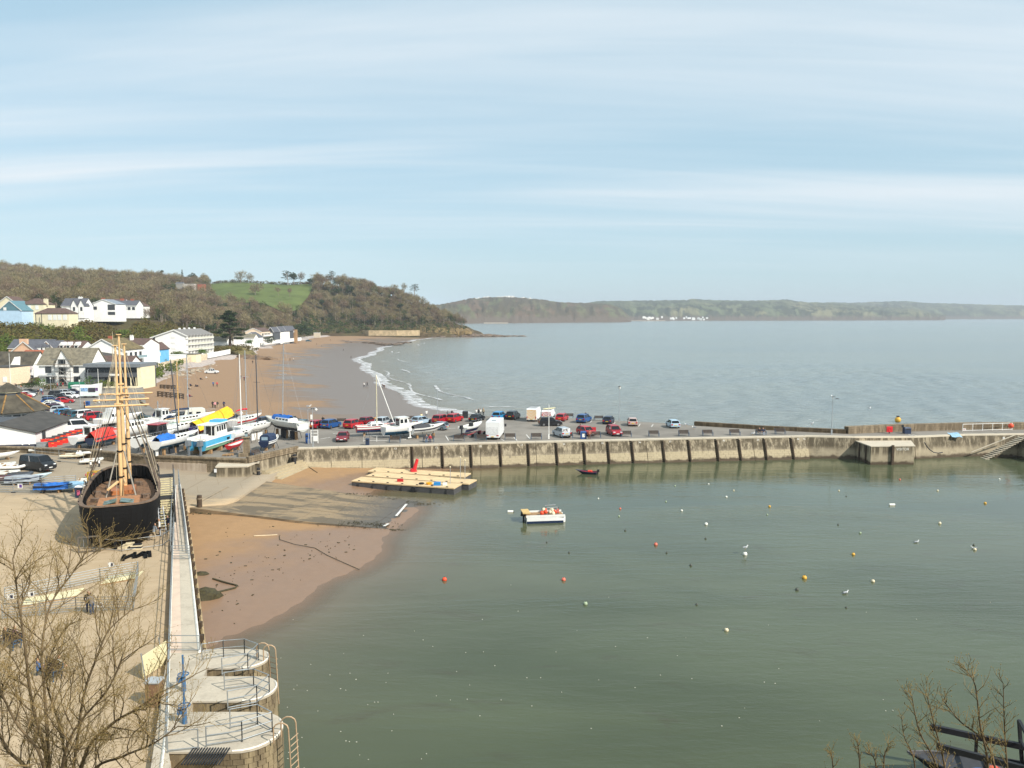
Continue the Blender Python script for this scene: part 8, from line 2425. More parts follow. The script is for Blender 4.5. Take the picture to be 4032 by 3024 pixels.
SKIN = mk('skin_tone', '#c99a7c', .6, var=.05)
def cl(c): return mk('cloth_' + c[1:], c, .9, var=.12, scale=6)
def person(label, loc, pose, rz, top, leg, hair='#4a3a2c', s=1.0, group=None):
 o = bpy.data.objects.new('person', PEO[pose]); COL.objects.link(o)
 o.location = loc; o.rotation_euler = (0, 0, R(rz)); o.scale = (s, s, s)
 for i, m in enumerate((cl(top), cl(leg), SKIN, cl(hair))):
  o.material_slots[i].link = 'OBJECT'; o.material_slots[i].material = m
 return tag(o, label, 'person', group)
K, NV, WH, RD, BL, GY, BE, JN, YL, PK, TE, BR = '#1d1e22', '#232c44', '#dedcd6', '#b3282c', '#2c5f96', '#74777a', '#a99a80', '#3c4b63', '#e0a02c', '#d79aa0', '#6fa5b5', '#6a4c38'
sq = lambda: YG
PL_ = [
 (YG(605, 2128), 'work', 60, '#7d8791', BE, 'person in grey shirt and shorts bending at the ship side'), (YG(629, 2108), 'stand', 200, WH, K, 'person in white shirt and cap standing by the stepladder'), (YG(663, 2094), 'stand', 230, NV, BE, 'person in dark top with red cap beside the access stair'),
 (YG(365, 2420), 'work', 150, '#6f6a66', JN, 'person in grey top leaning over the display pen barrier'), (YG(350, 2415), 'stand', 100, K, NV, 'person in black beside the display pen'),
 (G(1680, 1741, ZD), 'sit', -90, '#565b66', '#55708f', 'person in grey top and blue jeans sitting on a basin bench'), (G(1694, 1740, ZD), 'sit', -90, '#a5333e', '#3d4258', 'person in red jacket sitting on a basin bench'),
 (G(2990, 1712, ZD), 'sit', -90, K, GY, 'person in black sitting on the outermost occupied bench'), (G(3004, 1712, ZD), 'sit', -90, NV, '#8f98a6', 'person in navy sitting on the outermost occupied bench'),
 (G(1679, 1646, ZD), 'stand', 90, WH, GY, 'person in white standing at the sea edge behind the pale estate'), (G(1659, 1650, ZD), 'sit', 90, '#e6d5a8', GY, 'person with straw hat sitting behind the pale estate'),
 (G(1764, 1640, ZD), 'sit', 90, GY, K, 'person in grey sitting on the sea wall between two red cars'), (G(1780, 1638, ZD), 'sit', 90, K, K, 'person in dark coat sitting behind the scarlet crossover'),
 (G(1875, 1633, ZD), 'sit', 90, WH, K, 'person in white sitting on the sea wall beyond the black saloon'), (G(1884, 1632, ZD), 'sit', 90, K, K, 'person in black sitting on the sea wall beyond the black saloon'), (G(1892, 1632, ZD), 'sit', 90, '#d8d4cc', K, 'person in pale coat on the sea wall beyond the black saloon'), (G(1903, 1638, ZD), 'stand', 60, BE, K, 'person in beige standing at the corner of the black saloon'),
 (G(1458, 1665, ZD), 'sit', 90, TE, K, 'person in pale blue hat sitting behind the dark red hatchback'), (G(1477, 1664, ZD), 'sit', 90, YL, K, 'person in yellow jacket sitting behind the white hatchback'), (G(1272, 1664, ZD), 'sit', 90, K, K, 'person in black sitting behind the crimson estate'),
 (G(2286, 1705, ZD), 'stand', 60, GY, K, 'person in grey getting into the red hatchback with open door'), (G(2321, 1730, ZD), 'stand', 90, '#a86a5a', BR, 'person in rusty pink top at the quay edge by the blue bin'), (G(2306, 1655, ZD), 'stand', 90, K, K, 'person with dark hair beside the royal blue crossover'),
 (G(951, 1650, ZD), 'stand', -70, WH, K, 'person in white shirt and waistcoat behind the grey saloon'), (G(736, 1640, ZD), 'stand', 80, WH, GY, 'person in white standing at the beach edge behind the tall masts'),
 (BG(838, 1606), 'walk', 100, K, K, 'person in dark coat walking first of the three on the sand'), (BG(847, 1608), 'walk', 100, PK, K, 'person in pink top in the middle of the three on the sand'), (BG(857, 1607), 'walk', 100, '#3a3a3c', BE, 'person in grey coat and tan trousers of the three on the sand'), (BG(882, 1606), 'walk', 90, '#1d2c4f', K, 'person in navy coat walking alone beside the three on the sand'),
 (BG(840, 1523), 'walk', -90, BL, NV, 'person in bright blue coat on the dry sand'), (BG(855, 1524), 'walk', -90, '#c43a46', K, 'person in coral red coat on the dry sand'), (BG(948, 1494), 'walk', -90, K, JN, 'person in dark clothes with companion on the wet sand edge'), (BG(962, 1500), 'walk', -90, '#6b3440', K, 'person in maroon coat with companion on the wet sand edge'),
 (BG(995, 1432), 'walk', 80, K, K, 'person in black walking past the dark outcrop'), (BG(1142, 1420), 'walk', 0, NV, K, 'person in navy on the wet sand below the hotel'), (BG(1155, 1422), 'walk', 0, WH, K, 'person in white on the wet sand below the hotel'),
 (BG(1247, 1358), 'stand', 0, K, K, 'person in black far along the beach near the shingle'), (BG(1267, 1366), 'walk', 0, K, GY, 'person in black and white far along the beach'), (BG(1352, 1381), 'walk', 0, NV, K, 'person walking on the far wet sand'), (BG(1382, 1411), 'walk', 0, K, K, 'person walking alone near the surf'),
 (BG(1434, 1525), 'walk', 160, WH, K, 'person in white walking by the surf'), (BG(1446, 1522), 'walk', 160, K, K, 'person in black walking by the surf'), (BG(1302, 1312 + 30), 'stand', 0, K, K, 'person far off below the promenade wall'),
 (BG(790, 1495), 'ground', 60, K, K, 'person in dark clothes sitting on the sand below the pickup'), (BG(812, 1490), 'ground', 60, WH, BE, 'person in white sitting on the sand below the pickup'), (BG(772, 1522), 'ground', 40, K, K, 'person in black lounging on the sand'), (BG(778, 1523), 'ground', 200, '#3a3442', K, 'person in plum top lounging beside the person in black'), (BG(750, 1520), 'ground', 80, NV, K, 'person in navy sitting by the shore stones'), (BG(741, 1533), 'ground', 20, '#5a2a34', K, 'person in wine coloured top beside a beach blanket'), (BG(748, 1533), 'ground', 160, BE, K, 'person in tan top beside a beach blanket'),
 (BG(738, 1562), 'ground', 30, WH, K, 'person in white sitting against the timber groyne'), (BG(747, 1563), 'ground', 60, '#8a2f38', NV, 'person in dark red sitting against the timber groyne'),
 (G(152, 1557, ZD), 'walk', -80, '#2a2a30', BE, 'person in dark top walking through the town car park'), (G(163, 1552, ZD), 'walk', -80, '#8fb0d0', NV, 'person in light blue top walking through the town car park'), (G(169, 1556, ZD), 'walk', -80, '#3a2c50', RD, 'child in purple walking with two adults in the town car park'),
 (G(64, 1533, ZD), 'stand', 0, K, K, 'person in black near the white pole by the cupola'), (G(84, 1535, ZD), 'stand', 0, '#d08a68', GY, 'person in salmon top near the cupola'), (G(226, 1530, 4), 'walk', 20, RD, K, 'person in red jacket outside the seafront house'), (G(240, 1526, 4), 'walk', 20, '#3c6a4e', K, 'person in green coat outside the seafront house'), (G(248, 1528, 4), 'walk', 20, '#b8343c', BE, 'person in red top and shorts outside the seafront house'),
 (G(333, 1608, ZD), 'stand', 0, BR, K, 'person in brown coat beside the blue bin in the car park'), (G(376, 1590, ZD), 'sit', -60, K, BE, 'person sitting on the wall by the trailer sign'), (G(415, 1585, ZD), 'stand', 30, PK, K, 'person in pink near the flagpole'),
 (YG(20, 2540), 'sit', 60, K, K, 'person in black with pale hat sitting on a yard bench behind the bare tree'), (YG(58, 2535), 'sit', 60, '#8a6478', K, 'person in mauve sitting on a yard bench behind the bare tree'), (YG(232, 2655), 'sit', 40, '#e8e2d2', BE, 'person in cream top sitting on a yard bench behind the bare tree'), (YG(150, 2665), 'sit', 40, BL, K, 'person in blue sitting on a yard bench behind the bare tree'),
]
for (p, pose, rz, a, b, lab) in PL_: person(lab, p, pose, rz, a, b, s=(.72 if lab.startswith('child') else 1.0))
dg_ = MB()
dg_.tube([(-.35, 0, .5), (0, 0, .47), (.32, 0, .52)], .15, .19, 8); dg_.tube([(.3, 0, .55), (.48, 0, .78), (.56, 0, .82)], .12, .11, 7); dg_.tube([(.54, 0, .82), (.74, 0, .78)], .09, .05, 6)
for x in (-.3, .25):
 for s in (-1, 1):
  dg_.tube([(x, s * .09, .45), (x - .05, s * .09, .25), (x, s * .09, .02)], .07, .04, 5)
dg_.tube([(-.4, 0, .58), (-.6, 0, .75)], .04, .02, 4)
for s in (-1, 1): dg_.tube([(.5, s * .08, .88), (.44, s * .12, .78)], .04, .02, 4)
o = dg_.obj('dog', mk('brown_fur', '#5a3a28', .9)); o.location = BG(1511, 1526); o.scale = (1.3,) * 3; o.rotation_euler = (0, 0, 2.6); tag(o, 'brown dog walking at the edge of the surf', 'dog')
# ------------------------------------------------------------------ street furniture
BENB = mk('bench_blue_iron', '#34536e', .5); BENW = mk('bench_dark_slat', '#4a3f38', .85, var=.2)
bs = thing('bench_source', 'x', 'bench')
for k in range(4): MB().box((0, -.12 + k * .13, .45), (1.75, .1, .04)).obj('seat_slat', BENW, bs)
for k in range(4): MB().box((0, .36 + .03 * k, .56 + k * .13), (1.75, .04, .11), rx=.15).obj('back_slat', BENW, bs)
for s in (-.88, .88):
 m2 = MB(); m2.beam((s, -.2, 0), (s, -.15, .62), .06, .06); m2.beam((s, .3, 0), (s, .46, 1.0), .06, .06); m2.beam((s, -.2, .62), (s, .35, .62), .07, .05); m2.beam((s, -.2, .42), (s, .3, .42), .05, .05); m2.obj('end_frame', BENB, bs)
BN = [(1554, 1743), (1807, 1737), (1895, 1735), (2009, 1731), (2112, 1730), (2235, 1726), (2345, 1723), (2466, 1720), (2575, 1719), (2693, 1717), (2787, 1716), (2894, 1714), (3073, 1710)]
for (px, py) in BN:
 o = place(bs, G(px, py, ZD), R(3), 'empty dark slatted bench with blue iron ends along the basin edge', 'empty benches along the basin edge'); o.name = 'bench'
for (px, py, rz, lab) in ((1687, 1740, 3, 'bench with a seated couple beside the black covered speedboat'), (2997, 1712, 3, 'bench with two seated people near the low parapet'), (1346, 1666, 185, 'bench on the seaward side between two blue and red crossovers'), (1613, 1656, 190, 'bench on the seaward side beside the pale estate'), (2239, 1646, 185, 'bench on the seaward side behind the bright red hatchback'), (2356, 1655, 185, 'long bench on the seaward side between two blue cars'), (1013, 1797, 60, 'dark bench beside the stone pillar')):
 o = place(bs, G(px, py, ZD), R(rz), lab); o.name = 'bench'
for (px, py, lab) in ((35, 2548, 'yard bench with people in dark clothes behind the bare tree'), (190, 2668, 'yard bench with people in cream and blue behind the bare tree')):
 o = place(bs, YG(px, py), R(-30), lab); o.name = 'bench'
drop(bs)
LPM = mk('lamp_post_grey', '#a8adb0', .5, .4)
def post(name, lab, base, h, head='lamp', r=.07, m=None, cat='lamp post'):
 t = thing(name, lab, cat, base); m = m or LPM
 m2 = MB(); m2.tube([(0, 0, 0), (0, 0, h)], r, r * .65, 8); m2.obj('post', m, t)
 MB().box((0, 0, .4), (r * 3.2, r * 3.2, .8)).obj('base', m, t)
 if head == 'lamp':
  m2 = MB(); m2.tube([(0, 0, h), (0, 0, h + .5)], .16, .26, 8); m2.obj('lantern', mk('lantern_glass', '#dcdcd4', .3), t); m2 = MB(); m2.tube([(0, 0, h + .5), (0, 0, h + .62)], .3, .12, 8); m2.obj('lantern_cap', PLAST, t)
 if head == 'arm':
  m2 = MB(); m2.tube([(0, 0, h), (.15, 0, h + .2), (.6, 0, h + .25)], .05, n=6); m2.obj('arm', m, t); MB().box((.75, 0, h + .22), (.5, .2, .12)).obj('lamp_head', PLAST, t)
 if head == 'camera':
  m2 = MB(); m2.tube([(0, 0, h), (.1, 0, h + .25), (.5, 0, h + .3), (.6, 0, h + .1)], .04, n=6); m2.obj('arm', m, t); MB().ball((.6, 0, h - .05), .2, 9, 6).obj('camera_dome', FRAME, t)
  MB().box((-.15, 0, h - 1.2), (.3, .25, .7)).obj('control_box', FRAME, t); MB().box((-.1, 0, h - 2.3), (.28, .22, .4)).obj('loudspeaker', FRAME, t)
 return t
def hpost(px, y0, y1, z=ZD):
 b = G(px, y0, z); return b, D(px, y1, b.y).z - z
for (px, y0, y1, head, lab) in ((1723, 1640, 1538, None, 'plain tall grey pole behind the crimson crossover'), (2438, 1662, 1532, 'lamp', 'lamp post with lantern between dark blue and rose cars'), (3274, 1711, 1575, 'arm', 'lamp post with angled head where the pier narrows'), (1215, 1748, 1615, 'arm', 'slim lamp post with a gull beside the noticeboard'), (1233, 1762, 1612, 'camera', 'pole with dome camera and loudspeaker at the wall corner'),
        (2161, 1728, 1593, None, 'white flagpole at the basin edge before the chevron vans'), (201, 1545, 1493, 'lamp', 'lamp post in the town car park by the brown bush'), (348, 1525, 1457, 'arm', 'lamp post in front of the restaurant'), (391, 1585, 1452, None, 'white flagpole beside the sign trailer'), (317, 1603, 1503, 'lamp', 'lamp post beside the blue bin in the car park'), (43, 1530, 1391, None, 'tall white pole near the cupola'), (134, 1505, 1438, 'arm', 'lamp post at the mouth of the shop street'), (470, 1505, 1452, 'arm', 'lamp post at the far end of the restaurant'), (50, 1560, 1515, 'arm', 'short lamp post beyond the octagonal office')):
 b, h = hpost(px, y0, y1)
 post('flagpole' if head is None else 'lamp_post', lab, b, h, head, m=(FRAME if 'white' in lab else None), cat='pole' if head is None else 'lamp post')
def bin_(lab, base, d, m, top=None, name='litter_bin'):
 t = thing(name, lab, 'bin', base)
 MB().box((0, 0, d[2] / 2), d, top=1.04).obj('body', m, t); MB().box((0, 0, d[2] + .06), (d[0] * 1.08, d[1] * 1.08, .14), top=.85).obj('lid', top or m, t)
 MB().box((0, -d[1] / 2 - .02, d[2] * .8), (d[0] * .6, .03, d[2] * .15)).obj('slot', PLAST, t)
 return t
NAVYP = mk('navy_plastic', '#26354f', .5); BLUEP = mk('bin_blue', '#27508a', .5)
bin_('dark blue litter bin by the crowd barriers on the quay', G(1447, 1753, ZD), (.55, .55, 1.0), NAVYP)
t = bin_('square blue bin with white poster at the quay edge by the red hatchback', G(2297, 1727, ZD), (1.0, .8, 1.15), BLUEP); MB().box((0, -.43, .6), (.5, .02, .6)).obj('poster', FRAME, t)
bin_('square black bin on the sea wall next to the scarlet crossover', G(1832, 1645, ZD), (1.1, .9, 1.25), PLAST)
t = bin_('big navy recycling bin with white lid beside the tall yard fence', YG(322, 1948), (1.15, .9, 1.35), NAVYP, FRAME); MB().box((-.15, -.48, .65), (.35, .02, .6)).obj('poster', mk('pink_poster', '#c85a7a', .6), t)
bin_('blue box bin beside the slim lamp post', G(1212, 1745, ZD), (.6, .6, 1.5), BLUEP); bin_('blue bin beside the brown coated person in the car park', G(347, 1604, ZD), (.7, .6, 1.3), BLUEP)
t = thing('noticeboard', 'white framed noticeboard rack with ladder bars near the camera pole', 'noticeboard', G(1239, 1745, ZD), .1)
for s in (-.55, .55): MB().box((s, 0, 1.1), (.1, .1, 2.2)).obj('post', FRAME, t)
for z in (2.15, 1.65, 1.15): MB().box((0, 0, z), (1.1, .08, .08)).obj('bar', FRAME, t)
MB().box((.1, -.06, .75), (.75, .04, .8)).obj('panel', FRAME, t)
for k, px in enumerate((1458, 1509)):
 t = thing('crowd_barrier', 'white tubular crowd barrier in front of the red hulled yacht', 'barrier', G(px, 1741, ZD), .02, 'crowd barriers by the red hulled yacht')
 m2 = MB(); m2.tube([(-1.1, 0, .1), (-1.1, 0, 1.05), (1.1, 0, 1.05), (1.1, 0, .1)], .03, n=6); m2.obj('frame', FRAME, t); m2 = MB(); m2.tube([(-1.1, 0, .25), (1.1, 0, .25)], .025, n=5); m2.obj('lower_rail', FRAME, t)
 for q in range(11):
  m2 = MB(); m2.tube([(-.95 + q * .19, 0, .25), (-.95 + q * .19, 0, 1.05)], .012, n=4); m2.obj('bar', GALV, t)
t = thing('lifebuoy_housing', 'red lifebuoy housing standing on the outer pier', 'lifebuoy box', G(3503, 1707, ZD))
m2 = MB(); m2.tube([(0, 0, .75), (0, .25, .75)], .52, n=8); m2.box((0, .12, .75), (1.0, .26, 1.0)); m2.obj('housing', mk('lifebuoy_red', '#d8222c', .45), t); m2 = MB(); m2.tube([(.28 * math.cos(a), -.03, .75 + .28 * math.sin(a)) for a in np.linspace(0, 2 * PI, 15)], .05, n=5); m2.obj('moulded_ring', mk('lifebuoy_red', '#d8222c'), t); MB().box((0, .15, .15), (.15, .15, .4)).obj('post', PLAST, t)
t = bin_('dark navy chest with raised lid on the outer pier beside the red housing', G(3570, 1707, ZD), (1.1, .9, 1.0), NAVYP, name='storage_chest'); MB().box((-.6, .3, 1.3), (.3, .3, .4)).obj('vent', PLAST, t)
rail_fence('pier_railing', 'white two bar railing along the outer parapet above the stairs', [G(3790, 1698, ZD), G(3985, 1693, ZD)], 1.3, 2, 2.2, .05, mat=FRAME, cat='railing')
t = thing('pier_sign', 'small white sign on the end of the outer railing', 'sign', G(3795, 1702, ZD)); MB().box((0, -.1, .5), (.6, .04, .4)).obj('panel', FRAME, t); MB().box((0, -.13, .5), (.4, .01, .08)).obj('print', B_RED, t)
t = thing('wall_sign', 'white square sign fixed to the wall above the stairs', 'sign', G(3937, 1716, ZD) + Vector((0, -1.1, -.2))); MB().box((0, 0, 0), (.35, .04, .32)).obj('panel', FRAME, t); MB().box((0, -.03, 0), (.22, .01, .05)).obj('print', PLAST, t)
hp = [D(3640 + 3 * 0 + x, y, G(3640, 1750, 3).y - 1.2) for x, y in ((0, 1742), (8, 1755), (20, 1770), (36, 1781), (55, 1784), (72, 1781))]
m2 = MB(); m2.tube(hp, .08, n=6); o = m2.obj('hanging_hose', PLAST); tag(o, 'black hose drooping in a loop on the pier head wall', 'hose')
t = thing('blue_net_sack', 'crumpled pale blue sheet hanging over the pier head edge', 'sheet', G(3757, 1714, ZD)); m2 = MB(); rr = random.Random(3)
m2.loft([[Vector((x, y + rr.uniform(-.1, .1), .25 - .5 * max(0, -y) + rr.uniform(0, .2))) for y in (-1, -.4, .3, .8)] for x in (-.9, -.3, .4, .9)], 0, False, True, closed=False); m2.obj('sheet', mk('pale_blue_sheet', '#8fb2c8', .7, bump=.4), t)
mk_ = bpy.data.objects.new('quay_markings', None); COL.objects.link(mk_); mk_['kind'] = 'structure'
for (a, b) in (((1262, 1728), (1300, 1722)), ((1755, 1687), (1793, 1686)), ((1800, 1686), (1832, 1684)), ((1755, 1716), (1766, 1734)), ((2072, 1711), (2087, 1728)), ((2323, 1663), (2330, 1657)), ((2411, 1675), (2422, 1663)), ((2514, 1679), (2521, 1669)), ((2565, 1680), (2572, 1671)), ((1311, 1707), (1340, 1705)), ((2023, 1722), (2036, 1734)), ((3577, 1711), (3605, 1718)), ((3592, 1711), (3622, 1718)), ((1965, 1724), (1985, 1735)), ((1580, 1732), (1600, 1730))):
 A, B = G(*a, ZD + .006), G(*b, ZD + .006); MB().beam(A, B, .14, .006).obj('painted_line', M_PAINT, mk_)
FB = mk('fish_bin_red', '#cc2b20', .5, var=.08); BLK = mk('bin_lid_black', '#3a3a3c', .7)
rr = random.Random(2)
for k in range(14):
 a, b = k % 7, k // 7
 p = G(178 + a * 22 + b * 30, 1752 - a * 7.2 + b * 6.5, ZD)
 t = thing('fish_bin', 'red insulated fish bin with black lid in the stack beside the harbour store', 'bin', p, .55 + rr.uniform(-.1, .1), 'red fish bins')
 MB().box((0, 0, .42), (1.15, 1.0, .84), top=1.04).obj('tub', FB, t); MB().box((0, 0, .88), (1.25, 1.08, .1)).obj('lid', BLK if k % 5 else FB, t); MB().box((0, -.53, .6), (.35, .02, .12)).obj('label', mk('orange_label', '#f08030', .6), t)
t = thing('grey_cabinet', 'low grey steel cabinet in front of the red fish bins', 'cabinet', G(172, 1757, ZD), .4); MB().box((0, 0, .3), (1.9, .8, .6)).obj('body', GALV, t); MB().box((0, 0, .63), (2.0, .9, .06)).obj('lid', GALV, t)
t = thing('exhibition_trailer', 'white striped exhibition trailer with printed pictures and dark screen', 'trailer', G(352, 1567, ZD), .12)
m2 = MB(); m2.yprism([(-2.3, .5), (2.1, .5), (2.5, 3.7), (-2.3, 2.9)], 0, 2.2); m2.obj('body', FRAME, t)
for q in range(6): MB().bx(-2.3, 2.2, -.02, .0, .6 + q * .35, .68 + q * .35).obj('stripe', mk('mint_stripe', '#bfe0de', .5), t)
MB().bx(-.2, 1.5, -.06, -.02, 1.5, 2.6).obj('screen', mk('dark_screen', '#3d3a42', .3), t); MB().bx(-2.0, -.3, -.05, -.02, 1.7, 2.6).obj('print', mk('blue_print', '#7f9fc0', .5, var=.6, scale=2), t); MB().bx(1.55, 2.15, -.05, -.02, 1.8, 2.6).obj('print', mk('purple_pic', '#6a4a78', .5, var=.6, scale=3), t)
for x in (-1, 1):
 m2 = MB(); m2.tube([(x, .3, .35), (x, .1, .35)], .35, n=10); m2.obj('wheel', RUBBER, t)
t = thing('storage_tank', 'dark green sheeted tank beside the seafront house', 'tank', G(302, 1540, 4)); MB().box((0, 0, 1.0), (3.4, 2.2, 2.0)).obj('body', mk('tank_green', '#1f6a4c', .6), t); m2 = MB(); m2.xprism([(-1.15, 2.0), (1.15, 2.0), (.7, 2.5), (-.7, 2.5)], -1.7, 1.7); m2.obj('domed_top', mk('tank_green', '#1f6a4c'), t)
t = thing('car_park_kiosk', 'low white roofed kiosk in front of the green tank', 'kiosk', G(318, 1550, ZD)); MB().box((0, 0, 1.1), (3.6, 2.0, 2.0)).obj('wall', WHITE, t); MB().box((0, 0, 2.2), (4.0, 2.4, .25)).obj('roof', FRAME, t)
t = thing('stone_pillar', 'rough stone pillar with lantern on a stepped plinth in the boat park', 'pillar', G(972, 1795, ZD), .2)
MB().box((0, 0, .25), (2.2, 1.6, .5)).obj('plinth', M_STONE, t); rr = random.Random(9)
for k in range(9):
 w_ = 1.0 - .03 * k
 for q, (x, y) in enumerate(((-1, -1), (1, -1), (1, 1), (-1, 1))):
  MB().box((x * w_ * .25 + rr.uniform(-.03, .03), y * w_ * .25 + rr.uniform(-.03, .03), .62 + k * .25), (w_ * .5, w_ * .5, .23), rz=rr.uniform(-.06, .06)).obj('stone', M_STONE, t)
MB().box((0, 0, 2.85), (1.2, 1.2, .14)).obj('cap_slab', M_STONE, t); m2 = MB(); m2.box((0, 0, 3.2), (.4, .4, .5)); m2.obj('lantern', GLASS_L, t); MB().box((0, 0, 3.5), (.55, .55, .12), top=.4).obj('lantern_cap', PLAST, t)
for k, (px, py) in enumerate(((893, 1794), (905, 1792))):
 t = thing('pallet', 'weathered pallet stack beside the blue catamaran', 'pallet', G(px, py, ZD), .2, 'pallets by the catamaran')
 for q in range(5): MB().box((0, -.5 + q * .25, .16), (1.2, .14, .03)).obj('slat', WOOD, t)
 for q in (-.5, 0, .5): MB().box((q, 0, .07), (.1, 1.1, .14)).obj('bearer', WOOD, t)
# ------------------------------------------------------------------ dinghies in the yard
RIBG = mk('inflatable_grey', '#c9c8c0', .5, var=.06); RIBK = mk('inflatable_dark', '#3f454d', .6)
def rib(lab, px, py, rz, m, L=3.0, w=1.5, tilt=0.0, z=0.25, cover=None):
 t = thing('inflatable_dinghy', lab, 'dinghy', YG(px, py) + Vector((0, 0, z)), R(rz)); t.rotation_euler[0] = tilt
 pts = [(-L / 2, -w / 2, .25), (L * .2, -w / 2, .27), (L * .42, -w * .3, .36), (L / 2, 0, .42), (L * .42, w * .3, .36), (L * .2, w / 2, .27), (-L / 2, w / 2, .25)]
 m2 = MB(); m2.tube(catmull(pts, 3), .21, n=8); m2.obj('tube', m, t); MB().bx(-L / 2 + .2, L * .38, -w / 2 + .1, w / 2 - .1, .1, .16).obj('floor', RIBK, t); MB().bx(-L / 2 + .2, -L / 2 + .28, -w / 2, w / 2, .1, .55).obj('transom', WOOD, t)
 MB().bx(-.2, .1, -w / 2, w / 2, .38, .43).obj('thwart', WOOD, t)
 if cover is not None: tarp(t, -L / 2 + .3, L * .4, w, .42, .2, cover, 'cover', px)
 for q in (-.8, .6): MB().box((q, 0, -.12), (.15, 1.2, .25)).obj('chock', WOOD, t)
 return t
rib('pale inflatable dinghy behind the barrier posts next to the rubble wall', 168, 1795, 15, RIBG, 3.4); rib('dark covered inflatable dinghy against the rubble wall', 208, 1790, 20, RIBK, 3.4, cover=TARPN); rib('long pale inflatable dinghy against the rubble wall', 252, 1796, 12, RIBG, 3.6); rib('cream inflatable dinghy on low chocks near the rubble wall', 290, 1812, 8, mk('inflatable_cream', '#cfc6ac', .5), 3.4)
rib('white inflatable dinghy with dark floor raised on a trolley', 352, 1808, 25, mk('inflatable_white', '#deddd8', .5), 3.4, z=.7); rib('grey inflatable dinghy under the raised white dinghy', 360, 1828, 25, RIBG, 3.0); rib('grey inflatable dinghy beside the ship bow', 355, 1900, 20, RIBG, 3.0); rib('dark tender with red edge near the ship bow', 385, 1875, 10, mk('inflatable_red', '#a5303c', .6), 2.6)
rib('cream inflatable tender standing behind the dinghy row', 12, 1858, 30, RIBG, 3.0); rib('white inflatable tender behind the dinghy row', 58, 1862, 10, mk('inflatable_white', '#deddd8'), 3.0); rib('pale inflatable in the dinghy row beside the rail', 25, 1885, 10, RIBG, 3.2); rib('dark grey inflatable in the dinghy row', 75, 1890, 15, RIBK, 3.2, cover=TARPK); rib('white inflatable at the left of the rubble wall', 10, 1772 + 10, 20, mk('inflatable_white', '#deddd8'), 3.0, z=.3)
def dinghy(lab, px, py, rz, top, cover=None, L=4.0):
 t = thing('sailing_dinghy', lab, 'dinghy', YG(px, py), R(rz)); hull(t, L, 1.5, .55, top, top, z0=.3, sheer=.15, rake=.4)
 if cover is not None: tarp(t, -L / 2, L / 2, 1.6, .95, .35, cover, 'cover', px)
 else: MB().box((-.2, 0, .8), (.25, 1.2, .05)).obj('thwart', WOOD, t)
 for q in (-.9, .9): MB().box((q, 0, .15), (.12, 1.0, .3)).obj('chock', WOOD, t)
dinghy('pale blue rowing dinghy with white gunwale in the dinghy row', 128, 1905, 50, gel('pale', '#b5cad2')); dinghy('blue covered dinghy behind the tall yard fence', 205, 1935, 12, B_NAVY, TARPB); dinghy('light blue covered dinghy beside the blue covered one', 262, 1930, 18, gel('lightb', '#7fa6c0'), mk('pale_blue_tarp', '#7fa3bb', .6, bump=.5)); dinghy('dark red dinghy in the dinghy row behind the fence', 20, 1912, 8, mk('maroon_hull', '#5a2a2e', .5)); dinghy('navy dinghy with pale cover in the dinghy row', 90, 1912, 20, B_NAVY, mk('grey_tarp', '#8f959a', .7)); dinghy('white day boat at the yard edge behind the van', 5, 1828, 60, GEL, None, 4.6)
t = thing('traffic_cone', 'orange traffic cone standing beside the black van', 'cone', YG(186, 1860)); m2 = MB(); m2.tube([(0, 0, .05), (0, 0, .95)], .24, .05, 10); m2.obj('cone', mk('cone_orange', '#ea5a2a', .5), t); MB().box((0, 0, .04), (.55, .55, .08)).obj('base', PLAST, t)
for k, (px, py) in enumerate(((358, 1845), (391, 1838), (441, 1812))):
 t = thing('banded_post', 'short black and white banded post in the yard by the ship bow', 'bollard', YG(px, py), 0, 'banded posts by the ship bow'); m2 = MB(); m2.tube([(0, 0, 0), (0, 0, 1.1)], .13, n=8); m2.obj('post', PLAST, t); m2 = MB(); m2.tube([(0, 0, .55), (0, 0, 1.0)], .145, n=8); m2.obj('white_band', FRAME, t)
for k, (a, b, n, h, lab) in enumerate((((622, 1562), (722, 1572), 7, 1.5, 'dark timber revetment with square bays at the foot of the sea wall'), ((632, 1530), (690, 1533), 5, 1.2, 'short row of timber piles below the shore stones'), ((552, 1595), (575, 1615), 4, 1.2, 'timber ramp posts by the slip from the car park'))):
 A, B = BG(*a), BG(*b); t = thing('groyne', lab, 'groyne', A)
 for q in range(n):
  p = (B - A) * (q / (n - 1)); MB().box(p + Vector((0, 0, h / 2 - .3)), (.35, .35, h + .6)).obj('pile', M_TIMB, t)
 for z in (h * .3, h * .62, h * .92): MB().beam(Vector((0, 0, z)), B - A + Vector((0, 0, z)), .14, .26).obj('plank', M_TIMB, t)
rr = random.Random(61)
for k in range(60):
 px, py = rr.uniform(600, 850), 0; u = (px - 600) / 250; py = lerp(1492, 1438, u) + rr.gauss(0, 9)
 rock('grey boulder among the stones below the garden walls', BG(px, py), (rr.uniform(.5, 1.5), rr.uniform(.4, 1.1), rr.uniform(.3, .8)), mk('shore_boulder', '#978a78', .95, var=.3, scale=.8, bump=.6), 600 + k, rr.uniform(0, 3), 'boulder', .1)
